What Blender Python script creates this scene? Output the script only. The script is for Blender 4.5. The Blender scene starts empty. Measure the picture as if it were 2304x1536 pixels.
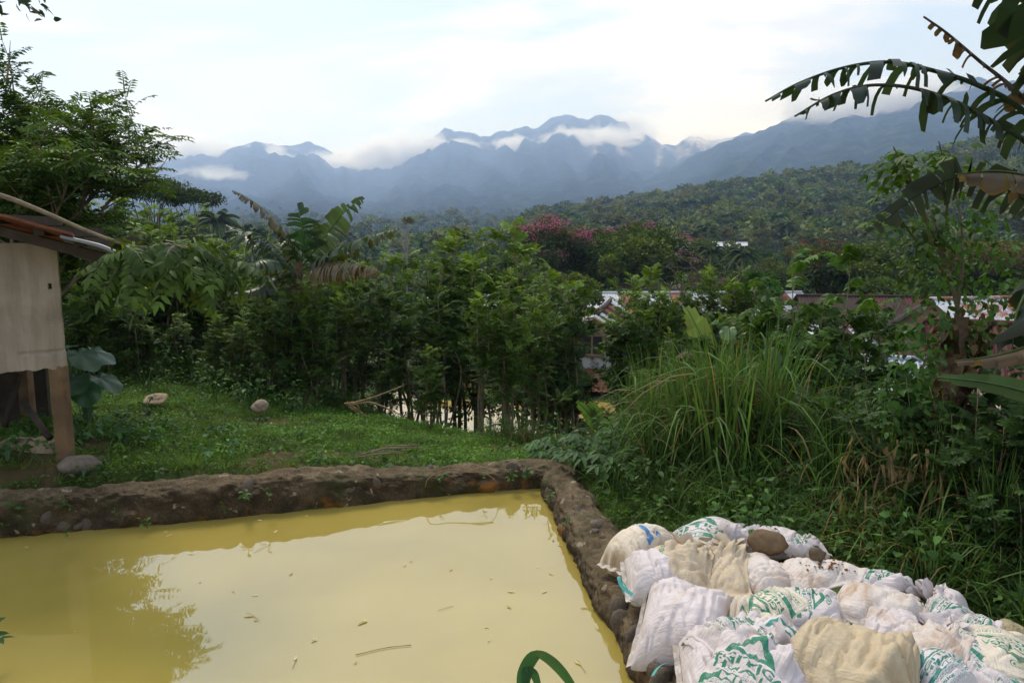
import bpy, math, random
import numpy as np

# ------------------------------------------------------------------ camera, sky, sun, exposure
SC = bpy.context.scene
COL = SC.collection
PI = math.pi
CAM_H = 2.2                      # eye height over the pond water (z = 0)
PITCH = math.radians(7.8)
FPX = 1664.0                     # focal length in photograph pixels (2304 wide)

cam_data = bpy.data.cameras.new("camera")
cam = bpy.data.objects.new("camera", cam_data)
COL.objects.link(cam)
cam.location = (0, 0, CAM_H)
cam.rotation_euler = (PI / 2 - PITCH, 0, 0)
cam_data.sensor_width = 36.0
cam_data.lens = 36.0 * FPX / 2304.0
cam_data.clip_start = 0.05
cam_data.clip_end = 30000
SC.camera = cam

SUN_EL, SUN_AZ = math.radians(52), math.radians(-25)     # azimuth from +Y, towards +X
W = bpy.data.worlds.new("World")
SC.world = W
W.use_nodes = True
nt = W.node_tree
nt.nodes.clear()
def N(tree, typ, **kw):
    n = tree.nodes.new(typ)
    for k, v in kw.items():
        if k in ('inputs',):
            for a, b in v.items():
                n.inputs[a].default_value = b
        else:
            setattr(n, k, v)
    return n
def L(tree, a, b):
    tree.links.new(a, b)

SKY_STRENGTH = 0.1
out = N(nt, 'ShaderNodeOutputWorld')
bg = N(nt, 'ShaderNodeBackground', inputs={'Strength': SKY_STRENGTH})
sky = N(nt, 'ShaderNodeTexSky', sky_type='NISHITA', sun_disc=False)
sky.sun_elevation = SUN_EL
sky.sun_rotation = SUN_AZ
sky.air_density = 1.0
sky.dust_density = 1.0
tc = N(nt, 'ShaderNodeTexCoord')
sep = N(nt, 'ShaderNodeSeparateXYZ')
L(nt, tc.outputs['Generated'], sep.inputs[0])
zc = N(nt, 'ShaderNodeMath', operation='MAXIMUM'); zc.inputs[1].default_value = 0.0
L(nt, sep.outputs['Z'], zc.inputs[0])
za = N(nt, 'ShaderNodeMath', operation='ADD'); za.inputs[1].default_value = 0.16
L(nt, zc.outputs[0], za.inputs[0])
dx = N(nt, 'ShaderNodeMath', operation='DIVIDE'); L(nt, sep.outputs['X'], dx.inputs[0]); L(nt, za.outputs[0], dx.inputs[1])
dy = N(nt, 'ShaderNodeMath', operation='DIVIDE'); L(nt, sep.outputs['Y'], dy.inputs[0]); L(nt, za.outputs[0], dy.inputs[1])
cmb = N(nt, 'ShaderNodeCombineXYZ')
L(nt, dx.outputs[0], cmb.inputs[0]); L(nt, dy.outputs[0], cmb.inputs[1])
mp = N(nt, 'ShaderNodeMapping')
mp.inputs['Location'].default_value = (0.9, 2.35, 0)
mp.inputs['Rotation'].default_value = (0, 0, math.radians(-14))
mp.inputs['Scale'].default_value = (0.55, 1.0, 1)
L(nt, cmb.outputs[0], mp.inputs[0])
n1 = N(nt, 'ShaderNodeTexNoise', inputs={'Scale': 0.85, 'Detail': 7.0, 'Roughness': 0.52, 'Distortion': 0.7})
L(nt, mp.outputs[0], n1.inputs['Vector'])
r1 = N(nt, 'ShaderNodeMapRange', interpolation_type='SMOOTHSTEP')
r1.inputs['From Min'].default_value = 0.40; r1.inputs['From Max'].default_value = 0.56
L(nt, n1.outputs['Fac'], r1.inputs['Value'])
n2 = N(nt, 'ShaderNodeTexNoise', inputs={'Scale': 1.5, 'Detail': 6.0, 'Roughness': 0.55, 'Distortion': 0.4})
L(nt, mp.outputs[0], n2.inputs['Vector'])
r2 = N(nt, 'ShaderNodeValToRGB')
r2.color_ramp.elements[0].position = 0.40; r2.color_ramp.elements[0].color = (7.5, 7.75, 8.6, 1)
r2.color_ramp.elements[1].position = 0.64; r2.color_ramp.elements[1].color = (11.4, 11.35, 11.25, 1)
L(nt, n2.outputs['Fac'], r2.inputs[0])
# the gaps show the clear sky through thin high cloud
thin = N(nt, 'ShaderNodeMix', data_type='RGBA', blend_type='MIX')
thin.inputs['Factor'].default_value = 0.6
L(nt, sky.outputs[0], thin.inputs['A']); thin.inputs['B'].default_value = (7.0, 8.5, 11.2, 1)
mix = N(nt, 'ShaderNodeMix', data_type='RGBA', blend_type='MIX')
L(nt, r1.outputs['Result'], mix.inputs['Factor'])
L(nt, thin.outputs['Result'], mix.inputs['A']); L(nt, r2.outputs[0], mix.inputs['B'])
L(nt, mix.outputs['Result'], bg.inputs['Color'])
L(nt, bg.outputs[0], out.inputs['Surface'])

sun_data = bpy.data.lights.new("sun", 'SUN')
sun_data.energy = 2.4
sun_data.angle = math.radians(18)
sun_data.color = (1.0, 0.955, 0.88)
sun = bpy.data.objects.new("sun", sun_data)
COL.objects.link(sun)
sun.location = (0, 0, 60)
sun.rotation_euler = (PI / 2 - SUN_EL, 0, PI - SUN_AZ)   # shines from the azimuth SUN_AZ

SC.render.engine = 'CYCLES'
SC.view_settings.view_transform = 'Standard'
SC.view_settings.look = 'None'
SC.view_settings.exposure = 0.24
SC.view_settings.gamma = 1.0
SC.view_settings.use_curve_mapping = False
cy = SC.cycles
cy.use_denoising = True
cy.max_bounces = 8
cy.diffuse_bounces = 3
cy.glossy_bounces = 3
cy.transmission_bounces = 6
cy.transparent_max_bounces = 8
cy.volume_bounces = 5
cy.use_adaptive_sampling = True
cy.adaptive_threshold = 0.015
cy.caustics_reflective = False
cy.caustics_refractive = False

# ------------------------------------------------------------------ small helpers
RNG = np.random.default_rng(7)
random.seed(7)

def ray(u, v):
    """Direction through photograph pixel (u, v)."""
    x = (u - 1152.0) / FPX
    y = (768.0 - v) / FPX
    c, s = math.cos(PITCH), math.sin(PITCH)
    return np.array([x, c + y * s, -s + y * c])
def at(u, v, Y):
    d = ray(u, v)
    return np.array([0, 0, CAM_H]) + d * (Y / d[1])
def on(u, v, z):
    d = ray(u, v)
    return np.array([0, 0, CAM_H]) + d * ((z - CAM_H) / d[2])
def norm(a):
    a = np.asarray(a, float)
    return a / np.maximum(np.linalg.norm(a, axis=-1, keepdims=True), 1e-9)
def sstep(a, b, x):
    t = np.clip((np.asarray(x, float) - a) / (b - a), 0, 1)
    return t * t * (3 - 2 * t)

def _hash(ix, iy, seed):
    h = (ix.astype(np.int64) * 374761393 + iy.astype(np.int64) * 668265263 + seed * 1274126177) & 0x7fffffff
    h = ((h ^ (h >> 13)) * 1274126177) & 0x7fffffff
    h = h ^ (h >> 16)
    return (h & 0xffff) / 65535.0
def vnoise(x, y, seed=0):
    x = np.asarray(x, float); y = np.asarray(y, float)
    ix = np.floor(x); iy = np.floor(y)
    fx = x - ix; fy = y - iy
    fx = fx * fx * (3 - 2 * fx); fy = fy * fy * (3 - 2 * fy)
    a = _hash(ix, iy, seed); b = _hash(ix + 1, iy, seed)
    c = _hash(ix, iy + 1, seed); d = _hash(ix + 1, iy + 1, seed)
    return (a * (1 - fx) + b * fx) * (1 - fy) + (c * (1 - fx) + d * fx) * fy
def fbm(x, y, seed=0, octv=4):
    s = 0; a = 0.5; f = 1.0
    for o in range(octv):
        s = s + a * (vnoise(np.asarray(x) * f, np.asarray(y) * f, seed + 17 * o) - 0.5)
        a *= 0.5; f *= 2.03
    return s * 2

def spline(pts, n):
    """Catmull-Rom through pts, n samples."""
    P = np.asarray(pts, float)
    P = np.vstack([2 * P[0] - P[1], P, 2 * P[-1] - P[-2]])
    k = len(P) - 3
    t = np.linspace(0, k - 1e-6, n)
    i = t.astype(int); f = (t - i)[:, None]
    a, b, c, d = P[i], P[i + 1], P[i + 2], P[i + 3]
    return 0.5 * ((2 * b) + (c - a) * f + (2 * a - 5 * b + 4 * c - d) * f ** 2 + (3 * b - a - 3 * c + d) * f ** 3)

class MB:
    """Collects geometry and builds it as ONE mesh object."""
    def __init__(s):
        s.v, s.c, s.f3, s.f4, s.m3, s.m4, s.uv, s.n = [], [], [], [], [], [], [], 0
    def add(s, V, tris=None, quads=None, mat=0, col=(1, 1, 1), uv=None):
        V = np.asarray(V, float).reshape(-1, 3)
        C = np.asarray(col, float)
        if C.ndim == 1:
            C = np.tile(C, (len(V), 1))
        s.v.append(V); s.c.append(C)
        s.uv.append(np.zeros((len(V), 2)) if uv is None else np.asarray(uv, float))
        if tris is not None and len(tris):
            t = np.asarray(tris, np.int64).reshape(-1, 3) + s.n
            s.f3.append(t); s.m3.append(np.full(len(t), mat))
        if quads is not None and len(quads):
            q = np.asarray(quads, np.int64).reshape(-1, 4) + s.n
            s.f4.append(q); s.m4.append(np.full(len(q), mat))
        s.n += len(V)
        return s
    def arrays(s):
        V = np.concatenate(s.v); C = np.concatenate(s.c)
        f3 = np.concatenate(s.f3) if s.f3 else np.zeros((0, 3), int)
        f4 = np.concatenate(s.f4) if s.f4 else np.zeros((0, 4), int)
        m3 = np.concatenate(s.m3) if s.m3 else np.zeros(0, int)
        m4 = np.concatenate(s.m4) if s.m4 else np.zeros(0, int)
        return V, C, f3, f4, m3, m4
    def scatter(s, other, pos, yaw, scale, tint=None, tilt=None):
        """Replicate OTHER's arrays at each pos (numpy), for stuff."""
        V, C, f3, f4, m3, m4 = other
        n = len(pos)
        if n == 0:
            return s
        pos = np.asarray(pos, float)
        c, sn = np.cos(yaw)[:, None], np.sin(yaw)[:, None]
        sc = np.asarray(scale, float)
        if sc.ndim == 1:
            sc = np.stack([sc, sc, sc], 1)
        x = V[None, :, 0] * sc[:, 0:1]; y = V[None, :, 1] * sc[:, 1:2]; z = V[None, :, 2] * sc[:, 2:3]
        P = np.stack([c * x - sn * y, sn * x + c * y, z], 2)
        if tilt is not None:
            P[:, :, 0] += z * tilt[:, 0:1]; P[:, :, 1] += z * tilt[:, 1:2]
        P += pos[:, None, :]
        CC = np.tile(C[None], (n, 1, 1))
        if tint is not None:
            CC = CC * np.asarray(tint)[:, None, :]
        off = (np.arange(n) * len(V))[:, None, None]
        s.v.append(P.reshape(-1, 3)); s.c.append(CC.reshape(-1, 3)); s.uv.append(np.zeros((n * len(V), 2)))
        if len(f3):
            s.f3.append((f3[None] + off).reshape(-1, 3) + s.n); s.m3.append(np.tile(m3, n))
        if len(f4):
            s.f4.append((f4[None] + off).reshape(-1, 4) + s.n); s.m4.append(np.tile(m4, n))
        s.n += n * len(V)
        return s
    def mesh(s, name, mats, smooth=True, use_uv=False):
        V, C, f3, f4, m3, m4 = s.arrays()
        me = bpy.data.meshes.new(name)
        me.vertices.add(len(V)); me.vertices.foreach_set('co', V.astype(np.float32).ravel())
        loops = np.concatenate([f3.ravel(), f4.ravel()]).astype(np.int32)
        me.loops.add(len(loops)); me.loops.foreach_set('vertex_index', loops)
        nf = len(f3) + len(f4)
        me.polygons.add(nf)
        st = np.concatenate([np.arange(len(f3)) * 3, len(f3) * 3 + np.arange(len(f4)) * 4]).astype(np.int32)
        me.polygons.foreach_set('loop_start', st)
        me.polygons.foreach_set('material_index', np.concatenate([m3, m4]).astype(np.int32))
        me.polygons.foreach_set('use_smooth', np.full(nf, bool(smooth)))
        a = me.attributes.new('Col', 'FLOAT_COLOR', 'POINT')
        a.data.foreach_set('color', np.concatenate([C, np.ones((len(C), 1))], 1).astype(np.float32).ravel())
        if use_uv:
            UV = np.concatenate(s.uv)
            ul = me.uv_layers.new(name='UVMap')
            ul.data.foreach_set('uv', UV[loops].astype(np.float32).ravel())
        for m in (mats if isinstance(mats, (list, tuple)) else [mats]):
            me.materials.append(m)
        me.update(calc_edges=True)
        return me
    def build(s, name, mats, parent=None, smooth=True, use_uv=False):
        return link(name, s.mesh(name, mats, smooth, use_uv), parent)

KIDS = {}
def link(name, data, parent=None, loc=None, rot=None, scale=None):
    o = bpy.data.objects.new(name, data)
    COL.objects.link(o)
    if loc is not None: o.location = loc
    if rot is not None: o.rotation_euler = rot
    if scale is not None: o.scale = scale if hasattr(scale, '__len__') else (scale,) * 3
    if parent is not None:
        o.parent = parent
        KIDS.setdefault(parent.name, []).append(o)
    return o
def tag(o, label=None, cat=None, group=None, kind=None):
    if label: o['label'] = label
    if cat: o['category'] = cat
    if group: o['group'] = group
    if kind: o['kind'] = kind
    return o
def thing(name, label, cat, loc=(0, 0, 0), rot=0.0, scale=1.0, group=None):
    o = link(name, None, None, loc, (0, 0, rot) if not hasattr(rot, '__len__') else rot, scale)
    o.empty_display_size = 0.2
    return tag(o, label, cat, group)
def copy_thing(root, loc, rot=0.0, scale=1.0, label=None, group=None):
    r = root.copy(); COL.objects.link(r)
    r.location = loc
    r.rotation_euler = (0, 0, rot) if not hasattr(rot, '__len__') else rot
    r.scale = scale if hasattr(scale, '__len__') else (scale,) * 3
    if label: r['label'] = label
    if group: r['group'] = group
    for ch in KIDS.get(root.name, []):
        c = ch.copy(); COL.objects.link(c); c.parent = r
        KIDS.setdefault(r.name, []).append(c)
        for g in KIDS.get(ch.name, []):
            d = g.copy(); COL.objects.link(d); d.parent = c
            KIDS.setdefault(c.name, []).append(d)
    return r
class Proto:
    """A thing whose first placing uses the built object and whose later ones copy it."""
    def __init__(s, root): s.root, s.used = root, False
    def place(s, loc, rot=0.0, scale=1.0, label=None, group=None):
        if s.used:
            return copy_thing(s.root, loc, rot, scale, label, group)
        s.used = True
        r = s.root
        r.location = loc
        r.rotation_euler = (0, 0, rot) if not hasattr(rot, '__len__') else rot
        r.scale = scale if hasattr(scale, '__len__') else (scale,) * 3
        tag(r, label, None, group)
        return r

# ------------------------------------------------------------------ shape helpers
def tube(mb, pts, rad, sides=6, mat=0, col=(1, 1, 1), cap=True):
    P = np.asarray(pts, float); k = len(P)
    R = np.broadcast_to(np.asarray(rad, float), (k,))
    T = norm(np.gradient(P, axis=0))
    m = np.abs(T.mean(0)); ref = np.zeros(3); ref[int(np.argmin(m))] = 1
    A = norm(np.cross(T, ref)); B = np.cross(T, A)
    th = np.arange(sides) * 2 * PI / sides
    ring = np.cos(th)[None, :, None] * A[:, None] + np.sin(th)[None, :, None] * B[:, None]
    V = (P[:, None] + ring * R[:, None, None]).reshape(-1, 3)
    C = np.asarray(col, float)
    if C.ndim == 2:
        C = np.repeat(C, sides, 0)
    i = np.arange(k - 1)[:, None] * sides; j = np.arange(sides)[None]; j2 = (j + 1) % sides
    Q = np.stack([i + j, i + j2, i + sides + j2, i + sides + j], -1).reshape(-1, 4)
    tris = None
    if cap:
        e = (k - 1) * sides
        tris = [(e, e + a, e + a + 1) for a in range(1, sides - 1)] + [(0, a + 1, a) for a in range(1, sides - 1)]
    mb.add(V, tris, Q, mat, C)
def frame(D, Nn):
    D = norm(D)
    S = np.cross(D, Nn)
    bad = np.linalg.norm(S, axis=-1) < 1e-4
    if bad.any():
        S[bad] = np.cross(D[bad], np.array([0.3, 0.9, 0.2]))
    S = norm(S)
    return D, S, np.cross(S, D)
def leaf4(mb, O, D, Nn, Ln, Wd, fold=0.25, mat=0, col=(1, 1, 1), droop=0.15):
    """n small leaves, two triangles each, creased along the midrib."""
    O = np.asarray(O, float); n = len(O)
    if n == 0: return
    D, S, U = frame(np.asarray(D, float), np.asarray(Nn, float))
    Ln = np.broadcast_to(Ln, (n,))[:, None]; Wd = np.broadcast_to(Wd, (n,))[:, None]
    mid = O + D * Ln * 0.45 + U * fold * Wd * 0.5
    tip = O + D * Ln - U * droop * Ln
    V = np.stack([O, mid + S * Wd * 0.5, tip, mid - S * Wd * 0.5], 1).reshape(-1, 3)
    C = np.asarray(col, float)
    if C.ndim == 2: C = np.repeat(C, 4, 0)
    b = np.arange(n)[:, None] * 4
    T = np.concatenate([b + np.array([[0, 1, 2]]), b + np.array([[0, 2, 3]])])
    mb.add(V, T, None, mat, C)
def leaf8(mb, O, D, Nn, Ln, Wd, fold=0.2, droop=0.25, mat=0, col=(1, 1, 1), heart=False):
    """n larger leaves with a midrib and a rounded outline, eight triangles' worth each."""
    O = np.asarray(O, float); n = len(O)
    if n == 0: return
    D, S, U = frame(np.asarray(D, float), np.asarray(Nn, float))
    Ln = np.broadcast_to(Ln, (n,))[:, None]; Wd = np.broadcast_to(Wd, (n,))[:, None]
    def p(s, w):
        return O + D * Ln * s - U * (droop * Ln * s * s) + S * Wd * w + U * abs(w) * Wd * fold
    if heart:
        pts = [p(0, 0), p(.38, 0), p(.72, 0), p(1, 0), p(.16, .5), p(.62, .36), p(.16, -.5), p(.62, -.36), p(-.14, .26), p(-.14, -.26)]
        tr = [(0, 8, 4), (0, 6, 9), (0, 4, 1), (0, 1, 6), (2, 5, 3), (2, 3, 7)]
        qd = [(1, 4, 5, 2), (1, 2, 7, 6)]
    else:
        pts = [p(0, 0), p(.33, 0), p(.7, 0), p(1, 0), p(.3, .5), p(.68, .38), p(.3, -.5), p(.68, -.38)]
        tr = [(0, 4, 1), (0, 1, 6), (2, 5, 3), (2, 3, 7)]
        qd = [(1, 4, 5, 2), (1, 2, 7, 6)]
    k = len(pts)
    V = np.stack(pts, 1).reshape(-1, 3)
    C = np.asarray(col, float)
    if C.ndim == 2: C = np.repeat(C, k, 0)
    b = np.arange(n)[:, None, None] * k
    mb.add(V, (b + np.array(tr)[None]).reshape(-1, 3), (b + np.array(qd)[None]).reshape(-1, 4), mat, C)
def pinnate(mb, O, D, Ln, pairs=7, ll=0.05, lw=0.022, droop=0.25, col=None, rng=RNG, mat=0, up=(0, 0, 1), rachis=True, sweep=0.35, hang=0.15, big=False):
    """n feather leaves: a rachis with paired leaflets."""
    O = np.asarray(O, float); n = len(O)
    if n == 0: return
    D = norm(D); Ln = np.broadcast_to(Ln, (n,)).astype(float)
    upv = np.tile(np.asarray(up, float), (n, 1)) + rng.normal(0, .25, (n, 3))
    Dn, S, U = frame(D, upv)
    if col is None: col = np.ones((n, 3))
    ss = np.linspace(0.22, 1.0, pairs)
    oo, dd, nn, lls, lws, cc = [], [], [], [], [], []
    dz = np.array([0, 0, -1.0])
    for k, s in enumerate(ss):
        pos = O + D * (Ln * s)[:, None] + dz * (droop * Ln * s * s)[:, None]
        T = norm(D + dz * (2 * droop * s))
        Uk = norm(U - T * np.sum(U * T, 1)[:, None])
        f = (1 - 0.35 * abs(s - 0.55)) * rng.uniform(.85, 1.15, n)
        for sd in (-1, 1):
            dirn = S * sd + T * sweep + dz * hang + rng.normal(0, .1, (n, 3))
            oo.append(pos); dd.append(dirn); nn.append(Uk + rng.normal(0, .2, (n, 3)))
            lls.append(ll * f); lws.append(lw * f); cc.append(col * rng.uniform(.82, 1.18, (n, 1)))
    pos = O + D * Ln[:, None] + dz * (droop * Ln)[:, None]
    oo.append(pos); dd.append(norm(D + dz * 2 * droop)); nn.append(U); lls.append(np.full(n, ll)); lws.append(np.full(n, lw)); cc.append(col)
    fn = leaf8 if big else leaf4
    fn(mb, np.concatenate(oo), np.concatenate(dd), np.concatenate(nn), np.concatenate(lls), np.concatenate(lws), mat=mat, col=np.concatenate(cc))
    if rachis:
        w = 0.0035 + 0.006 * (Ln / 0.4)
        m = O + D * (Ln * .5)[:, None] + dz * (droop * Ln * .25)[:, None]
        V = np.stack([O + S * w[:, None], O - S * w[:, None], m + S * w[:, None] * .7, m - S * w[:, None] * .7, pos], 1).reshape(-1, 3)
        b = np.arange(n)[:, None, None] * 5
        mb.add(V, (b + np.array([[(2, 3, 4)]])).reshape(-1, 3), (b + np.array([[(0, 1, 3, 2)]])).reshape(-1, 4), mat, np.repeat(col * np.array([1.3, 1.05, .8]), 5, 0))
def blades(mb, O, D, Ln, Wd, droop, col, seg=5, mat=0, rng=RNG):
    """n grass blades, each a tapered arching strip with a shallow crease."""
    O = np.asarray(O, float); n = len(O)
    if n == 0: return
    D = norm(D); Ln = np.broadcast_to(Ln, (n,)).astype(float); Wd = np.broadcast_to(Wd, (n,)).astype(float)
    dr = np.broadcast_to(droop, (n,)).astype(float)
    H = np.stack([D[:, 0], D[:, 1], np.zeros(n)], 1)
    a = rng.uniform(0, 2 * PI, n)
    H = norm(H + 0.02 * np.stack([np.cos(a), np.sin(a), 0 * a], 1))
    S = norm(np.cross(H, np.array([0, 0, 1.0])) + rng.normal(0, .35, (n, 3)))
    rows, cs = [], []
    col = np.asarray(col, float)
    if col.ndim == 1: col = np.tile(col, (n, 1))
    for k in range(seg + 1):
        s = k / seg
        z = np.array([0, 0, 1.0])
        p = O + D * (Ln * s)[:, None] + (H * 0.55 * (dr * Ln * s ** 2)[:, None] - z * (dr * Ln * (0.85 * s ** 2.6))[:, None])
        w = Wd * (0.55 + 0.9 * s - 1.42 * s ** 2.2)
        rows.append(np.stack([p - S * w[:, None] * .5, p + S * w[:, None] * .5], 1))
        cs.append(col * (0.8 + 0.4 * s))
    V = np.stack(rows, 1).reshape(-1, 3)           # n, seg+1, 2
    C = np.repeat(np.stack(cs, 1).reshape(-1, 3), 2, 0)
    q = np.array([(2 * k, 2 * k + 1, 2 * k + 3, 2 * k + 2) for k in range(seg)])
    b = np.arange(n)[:, None, None] * (2 * (seg + 1))
    mb.add(V, None, (b + q[None]).reshape(-1, 4), mat, C)
def box(mb, lo, hi, mat=0, col=(1, 1, 1), M=None):
    x0, y0, z0 = lo; x1, y1, z1 = hi
    V = np.array([(x0, y0, z0), (x1, y0, z0), (x1, y1, z0), (x0, y1, z0), (x0, y0, z1), (x1, y0, z1), (x1, y1, z1), (x0, y1, z1)], float)
    if M is not None: V = V @ np.asarray(M)[:3, :3].T + np.asarray(M)[:3, 3]
    mb.add(V, None, [(0, 3, 2, 1), (4, 5, 6, 7), (0, 1, 5, 4), (1, 2, 6, 5), (2, 3, 7, 6), (3, 0, 4, 7)], mat, col)
_ico = None
def rock_arrays(seed, sub=2, rough=0.25, flat=0.7):
    import bmesh
    bm = bmesh.new(); bmesh.ops.create_icosphere(bm, subdivisions=sub, radius=1)
    V = np.array([v.co[:] for v in bm.verts]); F = np.array([[v.index for v in f.verts] for f in bm.faces]); bm.free()
    r = np.random.default_rng(seed)
    d = np.zeros(len(V))
    for k in range(7):
        a = norm(r.normal(0, 1, 3)); d += np.abs(V @ a - r.uniform(-.3, .6)) * r.uniform(-.5, .5)
    d += fbm(V[:, 0] * 3 + seed, V[:, 1] * 3 + V[:, 2] * 2.3, seed, 3) * .4
    V = V * (1 + rough * d[:, None]); V[:, 2] *= flat
    return V, F

# ------------------------------------------------------------------ materials
def mat_new(name):
    m = bpy.data.materials.new(name); m.use_nodes = True
    t = m.node_tree; b = t.nodes['Principled BSDF']
    return m, t, b
def ramp(t, fac, stops):
    r = N(t, 'ShaderNodeValToRGB')
    while len(r.color_ramp.elements) < len(stops): r.color_ramp.elements.new(0.5)
    for e, (p, c) in zip(r.color_ramp.elements, stops):
        e.position = p; e.color = (*c, 1)
    L(t, fac, r.inputs[0]); return r.outputs[0]
def noise(t, scale, detail=5, rough=.55, dist=0, coord='Object', vec=None):
    n = N(t, 'ShaderNodeTexNoise', inputs={'Scale': scale, 'Detail': detail, 'Roughness': rough, 'Distortion': dist})
    if vec is None:
        c = N(t, 'ShaderNodeTexCoord'); vec = c.outputs[coord]
    L(t, vec, n.inputs['Vector'])
    return n.outputs['Fac']
def mixc(t, fac, a, b, blend='MIX'):
    m = N(t, 'ShaderNodeMix', data_type='RGBA', blend_type=blend)
    for sock, val in (('Factor', fac), ('A', a), ('B', b)):
        if hasattr(val, 'links') or hasattr(val, 'is_output'): L(t, val, m.inputs[sock])
        elif sock == 'Factor': m.inputs[sock].default_value = val
        else: m.inputs[sock].default_value = (*val, 1) if len(val) == 3 else val
    return m.outputs['Result']
def vcol(t):
    return N(t, 'ShaderNodeAttribute', attribute_name='Col').outputs['Color']
def bump(t, b, h, strength=.3, dist=.02):
    n = N(t, 'ShaderNodeBump', inputs={'Strength': strength, 'Distance': dist})
    L(t, h, n.inputs['Height']); L(t, n.outputs[0], b.inputs['Normal'])
def leaf_mat(name, trans=0.27, rough=0.55, spec=0.14, var=0.35, nscale=6.0, tr_tint=(1.25, 1.25, .55)):
    m, t, b = mat_new(name)
    f = noise(t, nscale, 3)
    c = mixc(t, 1.0, vcol(t), ramp(t, f, [(0.3, (1 - var,) * 3), (0.7, (1 + var, 1 + var, 1 + var * .6))]), 'MULTIPLY')
    L(t, c, b.inputs['Base Color'])
    b.inputs['Roughness'].default_value = rough
    b.inputs['Specular IOR Level'].default_value = spec
    tr = N(t, 'ShaderNodeBsdfTranslucent')
    L(t, mixc(t, 1.0, c, tr_tint, 'MULTIPLY'), tr.inputs['Color'])
    ms = N(t, 'ShaderNodeMixShader'); ms.inputs[0].default_value = trans
    L(t, b.outputs[0], ms.inputs[1]); L(t, tr.outputs[0], ms.inputs[2])
    L(t, ms.outputs[0], t.nodes['Material Output'].inputs['Surface'])
    return m
def plain_mat(name, stops, scale=4.0, rough=.8, spec=.3, detail=6, bmp=.3, bdist=.02, vc=False, dist=0.3, metal=0.0, coord='Object'):
    m, t, b = mat_new(name)
    f = noise(t, scale, detail, .6, dist, coord)
    c = ramp(t, f, stops)
    if vc: c = mixc(t, 1.0, c, vcol(t), 'MULTIPLY')
    L(t, c, b.inputs['Base Color'])
    b.inputs['Roughness'].default_value = rough
    b.inputs['Specular IOR Level'].default_value = spec
    b.inputs['Metallic'].default_value = metal
    if bmp:
        bump(t, b, noise(t, scale * 4, 6, .65, 0, coord), bmp, bdist)
    return m
M = {}
M['leaf'] = leaf_mat('leaf')
M['leaf_gloss'] = leaf_mat('glossy_leaf', trans=.28, rough=.36, spec=.38, var=.25)
M['grass'] = leaf_mat('grass_blade', trans=.33, rough=.6, spec=.12, nscale=2.0)
M['far_leaf'] = leaf_mat('far_leaf', trans=.2, rough=.7, spec=.15, var=.3, nscale=.6)
M['flower'] = leaf_mat('flower_petal', trans=.3, rough=.6, spec=.2, var=.2, tr_tint=(1.2, 1, 1))
M['dry'] = leaf_mat('dry_leaf', trans=.25, rough=.75, spec=.15, var=.5, nscale=14, tr_tint=(1.2, 1, .8))
M['bark'] = plain_mat('bark', [(.3, (.035, .026, .018)), (.7, (.14, .11, .08))], 9, .9, .15, bmp=.6, vc=True)
M['branch'] = plain_mat('branch_bark', [(.3, (.12, .09, .055)), (.7, (.25, .2, .13))], 14, .85, .2, bmp=.4, vc=True)
M['pale_bark'] = plain_mat('pale_bark', [(.3, (.16, .14, .11)), (.7, (.36, .33, .28))], 3, .85, .2, bmp=.3)
M['rock'] = plain_mat('rock', [(.25, (.06, .05, .04)), (.55, (.16, .13, .1)), (.8, (.26, .22, .17))], 6, .85, .25, bmp=.5, vc=True)
# ================================================================== large structure
CREST = np.array([(-60, 19), (-14, 16.8), (-9, 16.0), (-6, 15.1), (-3.6, 13.8), (-1.0, 12.3), (.35, 9.6), (1.0, 7.5), (1.6, 5.9),
                  (2.5, 4.9), (3.6, 4.0), (6, 2.2), (15, -4), (30, -20), (30, -60), (-60, -60)], float)
POND = np.array([on(-700, 1290, 0)[:2], on(0, 1212, 0)[:2], on(400, 1176, 0)[:2], on(800, 1136, 0)[:2], on(1190, 1098, 0)[:2],
                 on(1222, 1122, 0)[:2], on(1285, 1245, 0)[:2], on(1352, 1385, 0)[:2], on(1432, 1530, 0)[:2], (0.78, 1.9), (0.85, 1.3),
                 (-7.5, 1.3)])
def poly_sd(P, x, y):
    x = np.asarray(x, float); y = np.asarray(y, float)
    best = np.full(x.shape, 1e9); ins = np.zeros(x.shape, bool)
    n = len(P)
    for i in range(n):
        a, b = P[i], P[(i + 1) % n]
        e = b - a
        wx, wy = x - a[0], y - a[1]
        t = np.clip((wx * e[0] + wy * e[1]) / (e @ e), 0, 1)
        best = np.minimum(best, np.hypot(wx - t * e[0], wy - t * e[1]))
        c = (a[1] > y) != (b[1] > y)
        ins ^= c & (x < (b[0] - a[0]) * (y - a[1]) / ((b[1] - a[1]) or 1e-9) + a[0])
    return np.where(ins, -best, best)
POND2_C, POND2_R, POND2_Z = (-0.45, 20.4), (5.2, 3.3), -2.8

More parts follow.
